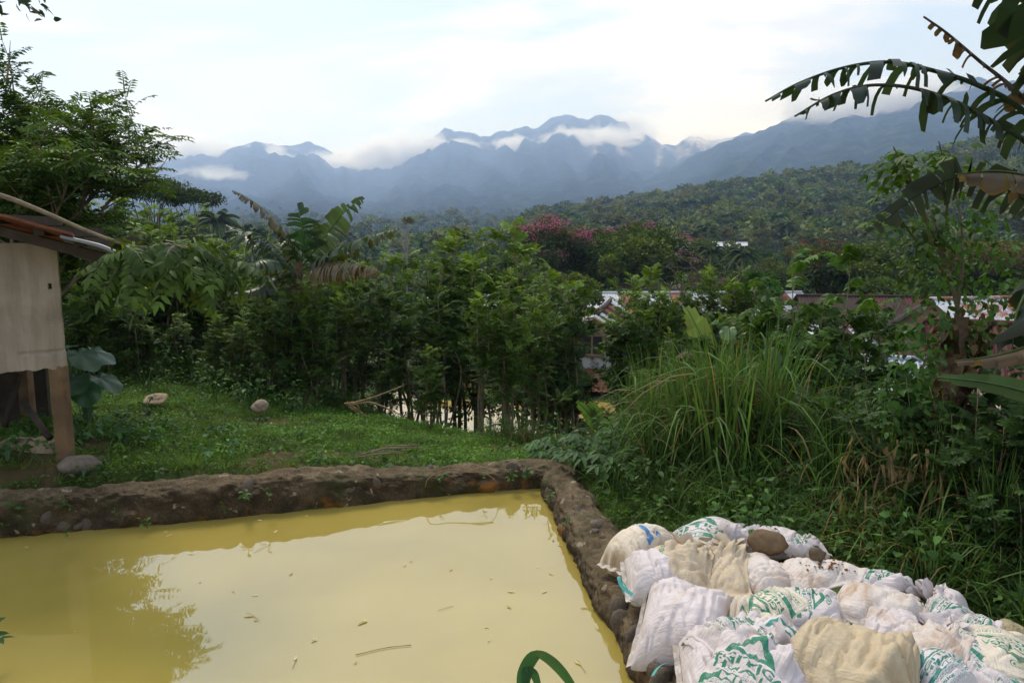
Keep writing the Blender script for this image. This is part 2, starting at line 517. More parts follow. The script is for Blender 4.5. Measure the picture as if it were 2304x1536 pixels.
def hgt(x, y, fine=True):
    x = np.asarray(x, float); y = np.asarray(y, float)
    # the bank with the pond: level at the wall, rising to the left, tipping down to the far right
    kx = .238 - .026 * np.clip(-x - 1, 0, 6.5)
    yy = np.clip(y - 5.8, 0, 12)
    pl = 0.27 - .13 * sstep(-2.6, -.3, x) - kx * (yy - 1.2 * (1 - np.exp(-yy / 1.2)))
    pl = pl + .20 * sstep(.35, -.2, y - (4.55 - .68 * (x - .7))) * sstep(.75, 1.15, x)
    pl = pl + 0.22 * np.exp(-((x + 4.6) ** 2 + (y - 6.3) ** 2) / 1.6)
    pl = pl + 0.35 * sstep(0.5, -2.5, y)
    d = poly_sd(CREST, x, y)
    r = np.hypot(x, y)
    do = np.clip(d, 0, None)
    drop = -(1.55 + 1.3 * sstep(1.5, -1.5, x)) * sstep(0, 4.6, do) - 2.3 * sstep(7.5, 24, do) - 3.2 * sstep(25, 80, do)
    rise = 0.028 * np.clip(r - 170, 0, 330)
    z = pl * (1 - sstep(0, 6, do)) + drop + rise * sstep(60, 200, do)
    e2 = np.hypot((x - POND2_C[0]) / POND2_R[0], (y - POND2_C[1]) / POND2_R[1]) + 0.12 * fbm(x * .5, y * .5, 5, 2)
    z = np.where(e2 < 1.5, z * sstep(1.0, 1.5, e2) + (POND2_Z + .10 - .5 * (1 - np.clip(e2, 0, 1.1) / 1.05)) * (1 - sstep(1.0, 1.5, e2)), z)
    if fine:
        z = z + 0.15 * fbm(x * .55, y * .55, 3, 3) * sstep(0.3, 1.2, np.abs(poly_sd(POND, x, y))) + 0.035 * fbm(x * 2.4, y * 2.4, 9, 3) + 1.2 * fbm(x * .03, y * .03, 21, 3) * sstep(30, 70, r)
    pd = poly_sd(POND, x, y)
    z = np.where(pd < .5, np.minimum(z, .17 - .09 * sstep(-2.6, -.3, x) + .10 * sstep(.3, .5, pd)), z)
    z = np.where(pd < 0.12, -0.55, z)
    return z
def H1(x, y): return float(hgt(np.array([x]), np.array([y]))[0])

# --- ground sheet, polar, fine in front of the camera
azf = np.concatenate([np.linspace(-47, 47, 330), np.linspace(47, 313, 62)[1:-1]]) * PI / 180
rad = np.concatenate([np.arange(1.2, 15, .1), 15 * np.power(1.035, np.arange(0, 190))])
rad = rad[rad < 5400]
A, R = np.meshgrid(azf, rad, indexing='ij')
X, Y = np.clip(np.sin(A) * R, -4500, 4500), np.clip(np.cos(A) * R, -900, 5500)
Z = hgt(X, Y)
Z = np.where(R > 1500, np.minimum(Z, 120), Z)
na, nr = A.shape
i = np.arange(na)[:, None]; j = np.arange(nr - 1)[None]; i2 = (i + 1) % na
Q = np.stack([i * nr + j, i * nr + j + 1, i2 * nr + j + 1, i2 * nr + j], -1).reshape(-1, 4)
mb = MB()
soil = (sstep(-2.6, -4.2, X) * sstep(8.2, 5.6, Y)) * sstep(-.25, .25, fbm(X * 1.3, Y * 1.3, 31, 3)) * (R < 16)
soil = np.maximum(soil, .75 * sstep(.15, .35, fbm(X * .9, Y * .9, 33, 4)) * (R < 14) * (X < 1.2))
far = sstep(40, 90, R)
field = sstep(.12, .3, fbm(X * .012, Y * .02, 41, 3)) * far * sstep(260, 150, R)
wood_ = sstep(150, 320, R)[..., None]
g = np.array([.050, .072, .020]); s_ = np.array([.105, .062, .036]); f_ = np.array([.07, .11, .03])
C = g[None, None] * (1 - soil[..., None]) + s_[None, None] * soil[..., None]
C = C * (1 - field[..., None] * .6) + f_[None, None] * field[..., None] * .6
C = C * (1 - wood_) + np.array([.030, .052, .030]) * wood_
V = np.stack([X, Y, Z], -1).reshape(-1, 3)
hub = len(V)
mb.add(np.vstack([V, [[0, 0, H1(0, -.6)]]]), [(hub, int(b) * nr, int(a_) * nr) for a_, b in zip(range(na), [(k + 1) % na for k in range(na)])], Q, 0, np.vstack([C.reshape(-1, 3), [[.06, .05, .03]]]))
m, t, b = mat_new('earth')
c = mixc(t, 1.0, vcol(t), ramp(t, noise(t, 3.2, 8, .65), [(.25, (.45, .45, .45)), (.75, (1.6, 1.55, 1.5))]), 'MULTIPLY')
c = mixc(t, 1.0, c, ramp(t, noise(t, .03, 9, .72), [(.3, (.55, .6, .6)), (.5, (1, 1, 1)), (.7, (1.5, 1.4, 1.25))]), 'MULTIPLY')
L(t, c, b.inputs['Base Color']); b.inputs['Roughness'].default_value = .95; b.inputs['Specular IOR Level'].default_value = .1
bump(t, b, noise(t, 22, 6, .7), .6, .03)
M['earth'] = m
tag(mb.build('ground', M['earth']), 'green and brown earth of the bank and valley floor', None, None, 'structure')

# --- pond water (murky yellow green)
def water_mat(name, base, rough, ior):
    m, t, b = mat_new(name)
    c = ramp(t, noise(t, .9, 4, .5, .4), [(.3, tuple(np.array(base) * .9)), (.7, tuple(np.array(base) * 1.08))])
    L(t, c, b.inputs['Base Color'])
    b.inputs['Roughness'].default_value = rough; b.inputs['IOR'].default_value = ior
    b.inputs['Specular IOR Level'].default_value = .5
    tcw = N(t, 'ShaderNodeTexCoord'); mw = N(t, 'ShaderNodeMapping'); mw.inputs['Scale'].default_value = (1.0, 3.0, 1)
    L(t, tcw.outputs['Object'], mw.inputs[0])
    bump(t, b, noise(t, 1.2, 2, .4, .2, vec=mw.outputs[0]), .03, .05)
    return m
M['water'] = water_mat('murky_water', (.345, .268, .060), .018, 2.05)
mb = MB()
P = POND.copy(); ctr = P.mean(0); P2 = ctr + (P - ctr) * 1.05
mb.add(np.column_stack([np.vstack([P2, ctr]), np.zeros(len(P2) + 1)]), [(len(P2), k, (k + 1) % len(P2)) for k in range(len(P2))][::1])
o = mb.build('pond_water', M['water'])
tag(o, 'murky yellow green water of the walled pond', None, None, 'structure')
th = np.linspace(0, 2 * PI, 60, endpoint=False)
M['water2'] = water_mat('muddy_water', (.40, .29, .08), .02, 2.2)
mb = MB(); V = np.column_stack([POND2_C[0] + 1.3 * POND2_R[0] * np.cos(th), POND2_C[1] + 1.3 * POND2_R[1] * np.sin(th), np.full(60, POND2_Z)])
mb.add(np.vstack([V, [[*POND2_C, POND2_Z]]]), [(60, k, (k + 1) % 60) for k in range(60)])
tag(mb.build('lower_pond_water', M['water2']), 'muddy yellow water of the lower pond beyond the shrubs', None, None, 'structure')

# --- pond wall: an uneven mortared stone rim
wl = spline(np.vstack([POND[:10]]), 620)
dl = norm(np.gradient(wl, axis=0)); wn = np.stack([-dl[:, 1], dl[:, 0]], 1)      # outward
wn = norm(np.array([np.convolve(np.pad(wn[:, k], 18, mode='edge'), np.ones(37) / 37, 'valid') for k in range(2)]).T)
prof = np.array([(.03, -.3), (.0, -.05), (-.01, .05), (.0, .14), (.015, .21), (.04, .255), (.08, .285), (.14, .30), (.20, .30), (.26, .29), (.30, .26), (.33, .2), (.345, .1), (.36, -.1), (.36, -.4)])
pf = spline(prof, 44)
arc = np.concatenate([[0], np.cumsum(np.linalg.norm(np.diff(wl, axis=0), axis=1))])
SS, KK = np.meshgrid(arc, np.arange(44) * .028, indexing='ij')
wid = (1 + .16 * fbm(arc * .8, arc * 0 + 3, 61, 3)) * (1 + .5 * sstep(5.4, 3.2, wl[:, 1]) * sstep(-.3, .1, wl[:, 0]))
hz = 1 + .13 * fbm(arc * .9, arc * 0 + 7, 62, 3) - .36 * sstep(-2.6, -.3, wl[:, 0])
d1 = fbm(SS * 3.4, KK * 3.4, 63, 3) * .045 + fbm(SS * 11, KK * 11, 64, 3) * .030 + fbm(SS * 27, KK * 27, 66, 2) * .014 + np.abs(fbm(SS * 6, KK * 6, 65, 2)) * -.02
pn = np.gradient(pf, axis=0); pn = norm(np.stack([-pn[:, 1], pn[:, 0]], 1))
off = pf[None, :, 0] * wid[:, None] + d1 * pn[None, :, 0]
zz = pf[None, :, 1] * hz[:, None] + d1 * pn[None, :, 1]
WX = wl[:, None, 0] + wn[:, None, 0] * off; WY = wl[:, None, 1] + wn[:, None, 1] * off
na, nr = WX.shape
i = np.arange(na - 1)[:, None]; j = np.arange(nr - 1)[None]
Q = np.stack([i * nr + j, (i + 1) * nr + j, (i + 1) * nr + j + 1, i * nr + j + 1], -1).reshape(-1, 4)
mb = MB()
tone = .62 + .5 * sstep(4.2, 7.5, SS)           # the far run is the older, dark mossy masonry
mb.add(np.stack([WX, WY, zz], -1).reshape(-1, 3), None, Q[:, ::-1], 0, np.repeat(np.ones((na * nr, 1)), 3, 1))
m, t, b = mat_new('old_mortar')
geo = N(t, 'ShaderNodeNewGeometry'); sp = N(t, 'ShaderNodeSeparateXYZ'); L(t, geo.outputs['Position'], sp.inputs[0])
spn = N(t, 'ShaderNodeSeparateXYZ'); L(t, geo.outputs['True Normal'], spn.inputs[0])
base = ramp(t, noise(t, 5, 8, .65, .4), [(.28, (.022, .017, .010)), (.5, (.058, .042, .024)), (.74, (.14, .095, .055))])
fine = ramp(t, noise(t, 60, 4, .7), [(.3, (.6, .6, .6)), (.7, (1.4, 1.4, 1.4))])
base = mixc(t, 1.0, base, fine, 'MULTIPLY')
# moss-dark face, drier brown top
upm = N(t, 'ShaderNodeMapRange', interpolation_type='SMOOTHSTEP'); upm.inputs['From Min'].default_value = .35; upm.inputs['From Max'].default_value = .85
L(t, spn.outputs['Z'], upm.inputs['Value'])
top = ramp(t, noise(t, 7, 8, .65), [(.3, (.06, .044, .024)), (.55, (.135, .098, .056)), (.8, (.25, .19, .115))])
base = mixc(t, upm.outputs[0], base, mixc(t, 1.0, top, fine, 'MULTIPLY'))
mn_ = N(t, 'ShaderNodeMapRange', interpolation_type='SMOOTHSTEP'); mn_.inputs['From Min'].default_value = .5; mn_.inputs['From Max'].default_value = .68; mn_.inputs['To Max'].default_value = .7
L(t, noise(t, 2.2, 6, .65), mn_.inputs['Value'])
base = mixc(t, mn_.outputs[0], base, (.040, .046, .014))
# rust seeping just above the water
zr = N(t, 'ShaderNodeMapRange', interpolation_type='SMOOTHSTEP'); zr.inputs['From Min'].default_value = .2; zr.inputs['From Max'].default_value = .03
L(t, sp.outputs['Z'], zr.inputs['Value'])
rn = N(t, 'ShaderNodeMapRange', interpolation_type='SMOOTHSTEP'); rn.inputs['From Min'].default_value = .54; rn.inputs['From Max'].default_value = .70
L(t, noise(t, 3.6, 5, .6), rn.inputs['Value'])
mul = N(t, 'ShaderNodeMath', operation='MULTIPLY'); L(t, zr.outputs[0], mul.inputs[0]); L(t, rn.outputs[0], mul.inputs[1])
base = mixc(t, mul.outputs[0], base, (.26, .105, .018))
# pale lichen
ln = N(t, 'ShaderNodeMapRange', interpolation_type='SMOOTHSTEP'); ln.inputs['From Min'].default_value = .655; ln.inputs['From Max'].default_value = .70
L(t, noise(t, 9, 3, .5, .3), ln.inputs['Value'])
base = mixc(t, ln.outputs[0], base, (.27, .22, .15))
L(t, base, b.inputs['Base Color']); b.inputs['Roughness'].default_value = .92; b.inputs['Specular IOR Level'].default_value = .2
bump(t, b, noise(t, 34, 8, .7), .75, .025)
M['mortar'] = m
wall = mb.build('pond_wall', M['mortar'])
tag(wall, 'low brown stone and mortar wall round the yellow pond', 'wall')
M['wall_stone'] = plain_mat('wall_stone', [(.25, (.05, .037, .026)), (.55, (.11, .085, .062)), (.8, (.19, .15, .11))], 7, .8, .3, bmp=.4, vc=True)
rs = np.random.default_rng(5)
stone_me = []
for k in range(5):
    V, F = rock_arrays(200 + k, 2, .14, .8)
    q = MB(); q.add(V, F, None, 0, (1, 1, 1)); stone_me.append(q.mesh('stone', M['wall_stone']))
for k in range(46):
    s = int(rs.uniform(60, 610)); s = s if k > 10 else int(rs.uniform(470, 600))
    h = rs.choice([.06, .13, .2, .27], p=[.3, .3, .25, .15]) + rs.normal(0, .02)
    offv = .035 if h < .24 else rs.uniform(.08, .26)
    p = wl[s] + wn[s] * (offv + .02)
    r_ = rs.uniform(.03, .075)
    o = link('stone', stone_me[k % 5], wall, (p[0], p[1], h * hz[s] - (.02 if h > .24 else 0)), rs.uniform(0, 6, 3), (r_ * 1.25, r_, r_ * .8))
# --- hills and mountains as real relief
def ridge_interp(pts, uu):
    P = np.array(pts, float); return np.interp(uu, P[:, 0], P[:, 1])
def relief(name, pts, r0, r1, r2, z0, power, spur, seed, tint, nu=420, nr=90, u0=-900, u1=3300, label='', scar=False, jag=0.0, mat=None):
    uu = np.linspace(u0, u1, nu)
    vv = ridge_interp(pts, uu) + jag * fbm(uu * .035, uu * 0, seed + 3, 4)
    dirs = np.array([ray(u, v) for u, v in zip(uu, vv)])
    hor = np.hypot(dirs[:, 0], dirs[:, 1]); az = np.arctan2(dirs[:, 0], dirs[:, 1])
    zr = CAM_H + r1 * dirs[:, 2] / hor
    tt = np.concatenate([np.linspace(0, 1, nr), 1 + np.linspace(0, 1, nr // 3)[1:]])
    rr = np.where(tt <= 1, r0 + (r1 - r0) * tt, r1 + (r2 - r1) * (tt - 1))
    AZ, RR = np.meshgrid(az, rr, indexing='ij'); TT = np.tile(tt, (nu, 1)); ZR = np.tile(zr[:, None], (1, len(tt)))
    up = np.where(TT <= 1, np.power(np.clip(TT, 0, 1), power), np.clip(1 - (TT - 1) * 1.3, -.3, 1))
    z = z0 + (ZR - z0) * up
    w = sstep(.25, .65, TT) * sstep(1.0, .93, TT) + .0
    xk = AZ * r1 / 260.0
    wx = xk + .5 * fbm(xk, TT * 3, seed + 9, 2)
    z = z + spur * (np.abs(fbm(wx, TT * 2.0, seed, 4)) * -2 + .4) * w * np.clip((ZR - z0) / max(1.0, np.max(zr) - z0) * 1.2 - .12, 0, 1)
    z = z + spur * .12 * fbm(AZ * r1 / 40., TT * 26, seed + 5, 3) * (TT > .02)
    x, y = np.sin(AZ) * RR, np.cos(AZ) * RR
    n2 = len(tt); i = np.arange(nu - 1)[:, None]; j = np.arange(n2 - 1)[None]
    Q = np.stack([i * n2 + j, i * n2 + j + 1, (i + 1) * n2 + j + 1, (i + 1) * n2 + j], -1).reshape(-1, 4)
    C = np.tile(np.array(tint), (nu, n2, 1))
    if scar:
        U = np.tile(uu[:, None], (1, n2))
        sc = np.exp(-((U - 1425) / 62) ** 2) * sstep(.66, .8, TT) + .8 * np.exp(-((U - 1590) / 60) ** 2) * sstep(.72, .86, TT) + .9 * np.exp(-((U - 1352) / 14) ** 2) * sstep(.62, .68, TT) * sstep(.8, .72, TT)
        sc = sc * sstep(-.02, .22, fbm(U * .045 + TT * 3, TT * 9, 77, 4) + .04)
        sc = np.clip(sc * 1.3, 0, 1)[..., None]
        C = C * (1 - sc) + np.array([.52, .44, .37]) * sc
    q = MB(); q.add(np.stack([x, y, z], -1).reshape(-1, 3), None, Q, 0, C.reshape(-1, 3))
    o = q.build(name, mat or M['slope'])
    tag(o, label, None, None, 'structure')
    return (az, rr, z)
m, t, b = mat_new('forest_slope')
c = mixc(t, 1.0, vcol(t), ramp(t, noise(t, .022, 9, .72), [(.28, (.25, .3, .3)), (.5, (1, 1, 1)), (.72, (2.4, 2.2, 1.8))]), 'MULTIPLY')
c = mixc(t, 1.0, c, ramp(t, noise(t, .12, 5, .7), [(.3, (.55, .55, .6)), (.7, (1.5, 1.45, 1.3))]), 'MULTIPLY')
L(t, c, b.inputs['Base Color']); b.inputs['Roughness'].default_value = 1; b.inputs['Specular IOR Level'].default_value = 0
bump(t, b, noise(t, .06, 6, .75), 1.0, 14)
M['slope'] = m
MTN = relief('mountain', [(-900, 330), (0, 395), (270, 398), (430, 345), (490, 348), (540, 322), (600, 326), (650, 330), (700, 321), (760, 352), (830, 372), (900, 345),
                    (960, 312), (1010, 293), (1040, 296), (1075, 309), (1110, 310), (1135, 292), (1180, 284), (1210, 288), (1235, 272), (1275, 260), (1310, 266),
                    (1370, 261), (1395, 275), (1440, 296), (1490, 322), (1520, 326), (1555, 309), (1600, 322), (1640, 312), (1690, 297), (1720, 306), (1900, 330), (3300, 360)],
       480, 4300, 5500, 4, 1.6, 95, 11, (.030, .052, .034), 560, 110, label='distant forested mountain ridge with pale landslide scars', scar=True, jag=9)
MTS = relief('mountain_slope', [(-900, 680), (1120, 640), (1230, 540), (1330, 462), (1450, 400), (1560, 350), (1640, 318), (1720, 290), (1800, 265), (1900, 240), (2000, 215), (2120, 186), (2200, 178), (2304, 186), (2700, 190), (3300, 200)],
       480, 2700, 3600, 2, 1.35, 60, 12, (.030, .055, .030), 420, 90, u0=900, label='long forested mountain slope rising to the right', jag=7)
HILL = relief('hill', [(-900, 640), (1000, 620), (1120, 560), (1200, 505), (1320, 486), (1400, 480), (1480, 466), (1600, 445), (1700, 430), (1800, 415), (1870, 408), (1960, 396), (2050, 385), (2130, 366), (2220, 345), (2304, 322), (2600, 280), (3300, 260)],
       190, 520, 760, -6, 1.15, 7, 13, (.040, .065, .022), 360, 70, u0=950, label='near wooded hill rising to the right of the valley', jag=5)
def mtn_z(az, r):
    a, rr, z = MTN
    i = np.clip(np.searchsorted(a, az), 0, len(a) - 1); j = np.clip(np.searchsorted(rr, r), 0, len(rr) - 1)
    return z[i, j] if r > rr[0] else -99
def hill_z(az, r):
    a, rr, z = HILL
    i = np.clip(np.searchsorted(a, az), 0, len(a) - 1); j = np.clip(np.searchsorted(rr, r), 0, len(rr) - 1)
    return z[i, j]

# --- the valley air
HAZE_D = 3.2e-4
m = bpy.data.materials.new('valley_haze'); m.use_nodes = True
t = m.node_tree; t.nodes.clear()
o_ = N(t, 'ShaderNodeOutputMaterial'); pv = N(t, 'ShaderNodeVolumePrincipled')
pv.inputs['Absorption Color'].default_value = (1, 1, 1, 1); pv.inputs['Color'].default_value = (.42, .585, 1.0, 1); pv.inputs['Density'].default_value = HAZE_D; pv.inputs['Anisotropy'].default_value = .55
L(t, pv.outputs[0], o_.inputs['Volume'])
mb = MB(); box(mb, (-4700, -1000, -60), (4700, 5750, 860))
hz_o = mb.build('haze', m, smooth=False)
tag(hz_o, 'pale blue haze filling the valley air', None, None, 'stuff')

# --- banks of low cloud hugging the mountain slopes
m = bpy.data.materials.new('slope_cloud'); m.use_nodes = True
t = m.node_tree; t.nodes.clear()
o_ = N(t, 'ShaderNodeOutputMaterial'); pv = N(t, 'ShaderNodeVolumePrincipled')
pv.inputs['Color'].default_value = (1, 1, 1, 1); pv.inputs['Absorption Color'].default_value = (1, 1, 1, 1); pv.inputs['Anisotropy'].default_value = .45
tcm = N(t, 'ShaderNodeTexCoord'); ln_ = N(t, 'ShaderNodeVectorMath', operation='LENGTH'); L(t, tcm.outputs['Object'], ln_.inputs[0])
geo_ = N(t, 'ShaderNodeNewGeometry'); sc_ = N(t, 'ShaderNodeVectorMath', operation='MULTIPLY'); sc_.inputs[1].default_value = (.0075, .0075, .013); L(t, geo_.outputs['Position'], sc_.inputs[0])
nz_ = noise(t, 1.0, 6, .62, .6, vec=sc_.outputs[0])
fo_ = N(t, 'ShaderNodeMapRange', interpolation_type='SMOOTHSTEP'); fo_.inputs['From Min'].default_value = 1.0; fo_.inputs['From Max'].default_value = .15; fo_.inputs['To Min'].default_value = -.62; fo_.inputs['To Max'].default_value = -.26
L(t, ln_.outputs['Value'], fo_.inputs['Value'])
su_ = N(t, 'ShaderNodeMath', operation='ADD'); L(t, nz_, su_.inputs[0]); L(t, fo_.outputs[0], su_.inputs[1])
mu_ = N(t, 'ShaderNodeMath', operation='MULTIPLY', use_clamp=False); L(t, su_.outputs[0], mu_.inputs[0])
oa_ = N(t, 'ShaderNodeAttribute', attribute_type='OBJECT', attribute_name='thickness'); L(t, oa_.outputs['Fac'], mu_.inputs[1])
mx_ = N(t, 'ShaderNodeMath', operation='MAXIMUM'); mx_.inputs[1].default_value = 0; L(t, mu_.outputs[0], mx_.inputs[0])
L(t, mx_.outputs[0], pv.inputs['Density']); L(t, pv.outputs[0], o_.inputs['Volume'])
CLOUDM = m
V, F = rock_arrays(4, 3, .10, 1.0)
q = MB(); q.add(V, F); cloud_me = q.mesh('low_cloud', m)
for k, (u, v, hw, hh, D, th_, lab) in enumerate([
        (385, 350, 190, 62, 3900, .30, 'white cloud bank on the far left of the mountains'), (622, 342, 30, 34, 4050, .12, 'small wisp of cloud on the left peak'),
        (745, 372, 140, 40, 3850, .24, 'cloud lying in the dip right of the left peak'), (930, 346, 200, 54, 3850, .30, 'broad cloud bank left of the middle peaks'),
        (1150, 326, 58, 28, 3850, .3, 'small round puff of cloud below the middle peak'), (1330, 314, 150, 38, 3850, .2, 'streak of cloud across the middle peak'),
        (1415, 290, 85, 52, 3950, .16, 'thin cloud veiling the landslide scars'), (1600, 322, 90, 36, 3800, .09, 'thin cloud over the low saddle'),
        (2010, 232, 330, 56, 2430, .30, 'cloud bank along the top of the right mountain'), (480, 392, 120, 26, 3700, .08, 'faint low cloud under the left bank')]):
    g_ = MTS if u > 1800 else MTN
    d_ = ray(u, v); hd_ = math.hypot(d_[0], d_[1]); az_ = math.atan2(d_[0], d_[1]); ai = int(np.clip(np.searchsorted(g_[0], az_), 0, len(g_[0]) - 1))
    for rr_ in np.arange(600, 4300 if u <= 1800 else 2700, 20):      # where the line of sight meets the slope
        if np.interp(rr_, g_[1], g_[2][ai]) > CAM_H + rr_ * d_[2] / hd_: break
    D = rr_ - 120; p = np.array([0, 0, CAM_H]) + d_ * (D / hd_); s_ = D / FPX
    o = link('low_cloud', cloud_me, None, tuple(p), (0, 0, 0), (hw * s_ * 1.15, 150, hh * s_ * 1.15)); o['thickness'] = th_ * .5
    tag(o, lab, None, None, 'stuff')
# ================================================================== plant builders
def rnd(a, b, n=None): return RNG.uniform(a, b, n)
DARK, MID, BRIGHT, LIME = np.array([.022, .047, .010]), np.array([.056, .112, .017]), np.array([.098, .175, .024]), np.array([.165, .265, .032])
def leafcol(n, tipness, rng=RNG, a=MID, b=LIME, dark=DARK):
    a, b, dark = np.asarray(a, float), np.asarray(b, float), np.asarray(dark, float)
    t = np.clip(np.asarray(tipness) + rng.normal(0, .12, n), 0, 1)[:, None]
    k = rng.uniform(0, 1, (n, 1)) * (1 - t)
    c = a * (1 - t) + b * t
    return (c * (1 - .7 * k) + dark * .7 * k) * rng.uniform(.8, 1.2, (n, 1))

def make_shrub(seed, h=2.6, stems=8, per=46, spread=.55, ll=.058, lw=.026, leafL=(.20, .34), low=.18, a=MID, b=LIME, name='leafy_shrub', trunk=False, pairs=7, cat='shrub', big=False):
    """An upright many-stemmed shrub with feather leaves; thing > stem, foliage."""
    r = np.random.default_rng(seed)
    root = thing(name, 'feather leaved green shrub', cat)
    sm, fm = MB(), MB()
    base = MB()
    O, D, LL, TT = [], [], [], []
    for k in range(stems):
        an = r.uniform(0, 2 * PI); ro = r.uniform(0, .05)
        hh = h * r.uniform(.62, 1.0) if k else h
        sp = spread * r.uniform(.25, 1.0) if k else spread * .15
        p0 = np.array([ro * math.cos(an), ro * math.sin(an), -.15])
        p3 = np.array([math.cos(an) * sp * h * .5, math.sin(an) * sp * h * .5, hh])
        pts = spline([p0, p0 * .6 + p3 * .3 + r.normal(0, .03, 3) * h, p0 * .25 + p3 * .68 + r.normal(0, .035, 3) * h, p3], 16)
        tube(sm, pts, np.linspace(.024, .004, 16) * (h / 2.6), 5, 0, np.linspace(.8, 1.3, 16)[:, None] * np.ones(3))
        m = int(per * hh / h)
        s = low + (1 - low) * r.uniform(0, 1, m) ** .75
        idx = s * 15; i0 = np.clip(idx.astype(int), 0, 14); f = (idx - i0)[:, None]
        pp = pts[i0] * (1 - f) + pts[i0 + 1] * f
        a_ = np.arange(m) * 2.4 + r.uniform(0, 6)
        up = .25 + 1.0 * s ** 3 + r.normal(0, .15, m)
        d = np.stack([np.cos(a_), np.sin(a_), up], 1)
        O.append(pp); D.append(d); LL.append(r.uniform(*leafL, m) * (1.12 - .45 * s)); TT.append(np.clip((s - .72) / .28, 0, 1) ** 1.3 * .95 + .08 * (hh / h > .85))
        # side twigs carrying leaves
        for q in range(max(2, per // 12)):
            sq = r.uniform(low + .05, .85); pi = pts[int(sq * 15)]
            aa = r.uniform(0, 2 * PI); tl = h * r.uniform(.12, .24)
            e = pi + np.array([math.cos(aa) * tl, math.sin(aa) * tl, tl * r.uniform(.4, 1.1)])
            tube(sm, [pi, (pi + e) / 2 + [0, 0, -.02], e], [.006, .004, .002], 4, 0, (1, 1, 1), False)
            mm = 9; ss = r.uniform(.25, 1, mm)[:, None]
            O.append(pi * (1 - ss) + e * ss); ab = r.uniform(0, 6.28, mm)
            D.append(np.stack([np.cos(ab), np.sin(ab), .3 + ss[:, 0]], 1) + norm(e - pi) * .6); LL.append(r.uniform(*leafL, mm) * .9); TT.append(np.full(mm, .04 + .40 * max(0, sq - .35)))
    O = np.vstack(O); D = np.vstack(D); LL = np.concatenate(LL); TT = np.concatenate(TT)
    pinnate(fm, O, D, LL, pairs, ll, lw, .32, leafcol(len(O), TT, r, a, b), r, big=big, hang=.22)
    sm.build('stem', M['branch'] if not trunk else M['bark'], root)
    fm.build('foliage', M['leaf'], root)
    return root

def crown_leaves(fm, cent, rad, n, size, r, col_a, col_b, dark, squash=.75, lobes=26, tip=.6, shape='dome', mat=0, aspect=.55):
    """Leaf faces gathered into clumps through a crown volume. Returns clump centres."""
    cl = norm(r.normal(0, 1, (lobes, 3)))
    if shape == 'dome': cl[:, 2] = np.abs(cl[:, 2]) * 1.0 - .25
    if shape == 'flat': cl[:, 2] = np.abs(cl[:, 2]) * .45 + .1
    rr = r.uniform(.5, 1.0, lobes) ** .6
    cc = cl * rr[:, None] * rad * np.array([1, 1, squash]) * .82
    cr = r.uniform(.22, .40, lobes) * rad
    which = r.integers(0, lobes, n)
    dv = norm(r.normal(0, 1, (n, 3))); dv[:, 2] = dv[:, 2] * .8 + .18
    rho = r.uniform(0, 1, n) ** .38
    P = cent + cc[which] + dv * (rho * cr[which])[:, None] * np.array([1, 1, .72])
    D = norm(dv + r.normal(0, .55, (n, 3)) + np.array([0, 0, -.25]))
    Nn = norm(r.normal(0, .5, (n, 3)) + np.array([0, 0, 1.0]))
    hue = r.uniform(.75, 1.25, (lobes, 1)) * np.array([1, 1, 1]) + r.normal(0, .05, (lobes, 3))
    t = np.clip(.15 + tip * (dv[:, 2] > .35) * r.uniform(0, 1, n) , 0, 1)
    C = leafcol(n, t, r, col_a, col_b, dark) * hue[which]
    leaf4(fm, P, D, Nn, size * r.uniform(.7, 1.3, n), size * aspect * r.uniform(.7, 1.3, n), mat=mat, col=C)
    return cent + cc, cr

def limbs(sm, base_h, ends, r, r0, mat=0, col=(1, 1, 1), k=4):
    tr = spline([(0, 0, -.4), (r.normal(0, .03) * base_h, r.normal(0, .03) * base_h, base_h * .5), (0, 0, base_h)], 8)
    tube(sm, tr, np.linspace(r0, r0 * .65, 8), 7, mat, col)
    for e in ends:
        m = (tr[-1] + e) / 2 + r.normal(0, .07, 3) * np.linalg.norm(e - tr[-1]) + np.array([0, 0, .06 * base_h])
        tube(sm, spline([tr[r.integers(5, 8)], m, e], 7), np.linspace(r0 * .45, r0 * .1, 7), 5, mat, col, False)

def make_tree(seed, h, rad, n, size, label, name='broad_tree', col=(MID, BRIGHT, DARK), trunk_h=.4, squash=.8, lobes=26, shape='dome', tip=.6, r0=None, bark='bark', cat='tree', flower=None, mat='far_leaf', aspect=.6):
    r = np.random.default_rng(seed)
    root = thing(name, label, cat)
    sm, fm = MB(), MB()
    col = tuple(np.asarray(q_, float) * np.array([1.75, 1.6, 1.25]) for q_ in col)
    c = np.array([0, 0, h - rad * squash * (.95 if shape != 'flat' else .55)])
    cc, cr = crown_leaves(fm, c, rad, n, size, r, *col, squash=squash, lobes=lobes, tip=tip, shape=shape, aspect=aspect)
    limbs(sm, h * trunk_h, cc[r.permutation(lobes)[:min(lobes, 12)]], r, r0 or h * .022)
    sm.build('trunk', M[bark], root); fm.build('crown', M[mat], root)
    if flower:
        fb = MB(); fcol, frac, fsz, per = flower
        top = np.argsort(-(cc[:, 2] + r.normal(0, rad * .25, lobes)))[:int(lobes * frac)]
        for q in top:
            for z in range(3):
                o = norm(np.array([r.normal(0, .7), r.normal(0, .7), r.uniform(.3, 1)])) * cr[q] * .95 * np.array([1, 1, .8]) + cc[q]
                P = o + r.normal(0, 1, (per, 3)) * fsz * np.array([1.5, 1.5, 1.1])
                leaf4(fb, P, norm(r.normal(0, 1, (per, 3)) + [0, 0, .5]), norm(r.normal(0, 1, (per, 3))), fsz * .8, fsz * .6, col=np.array(fcol) * r.uniform(.6, 1.3, (per, 1)))
        fb.build('blossom', M['flower'], root)
    return root

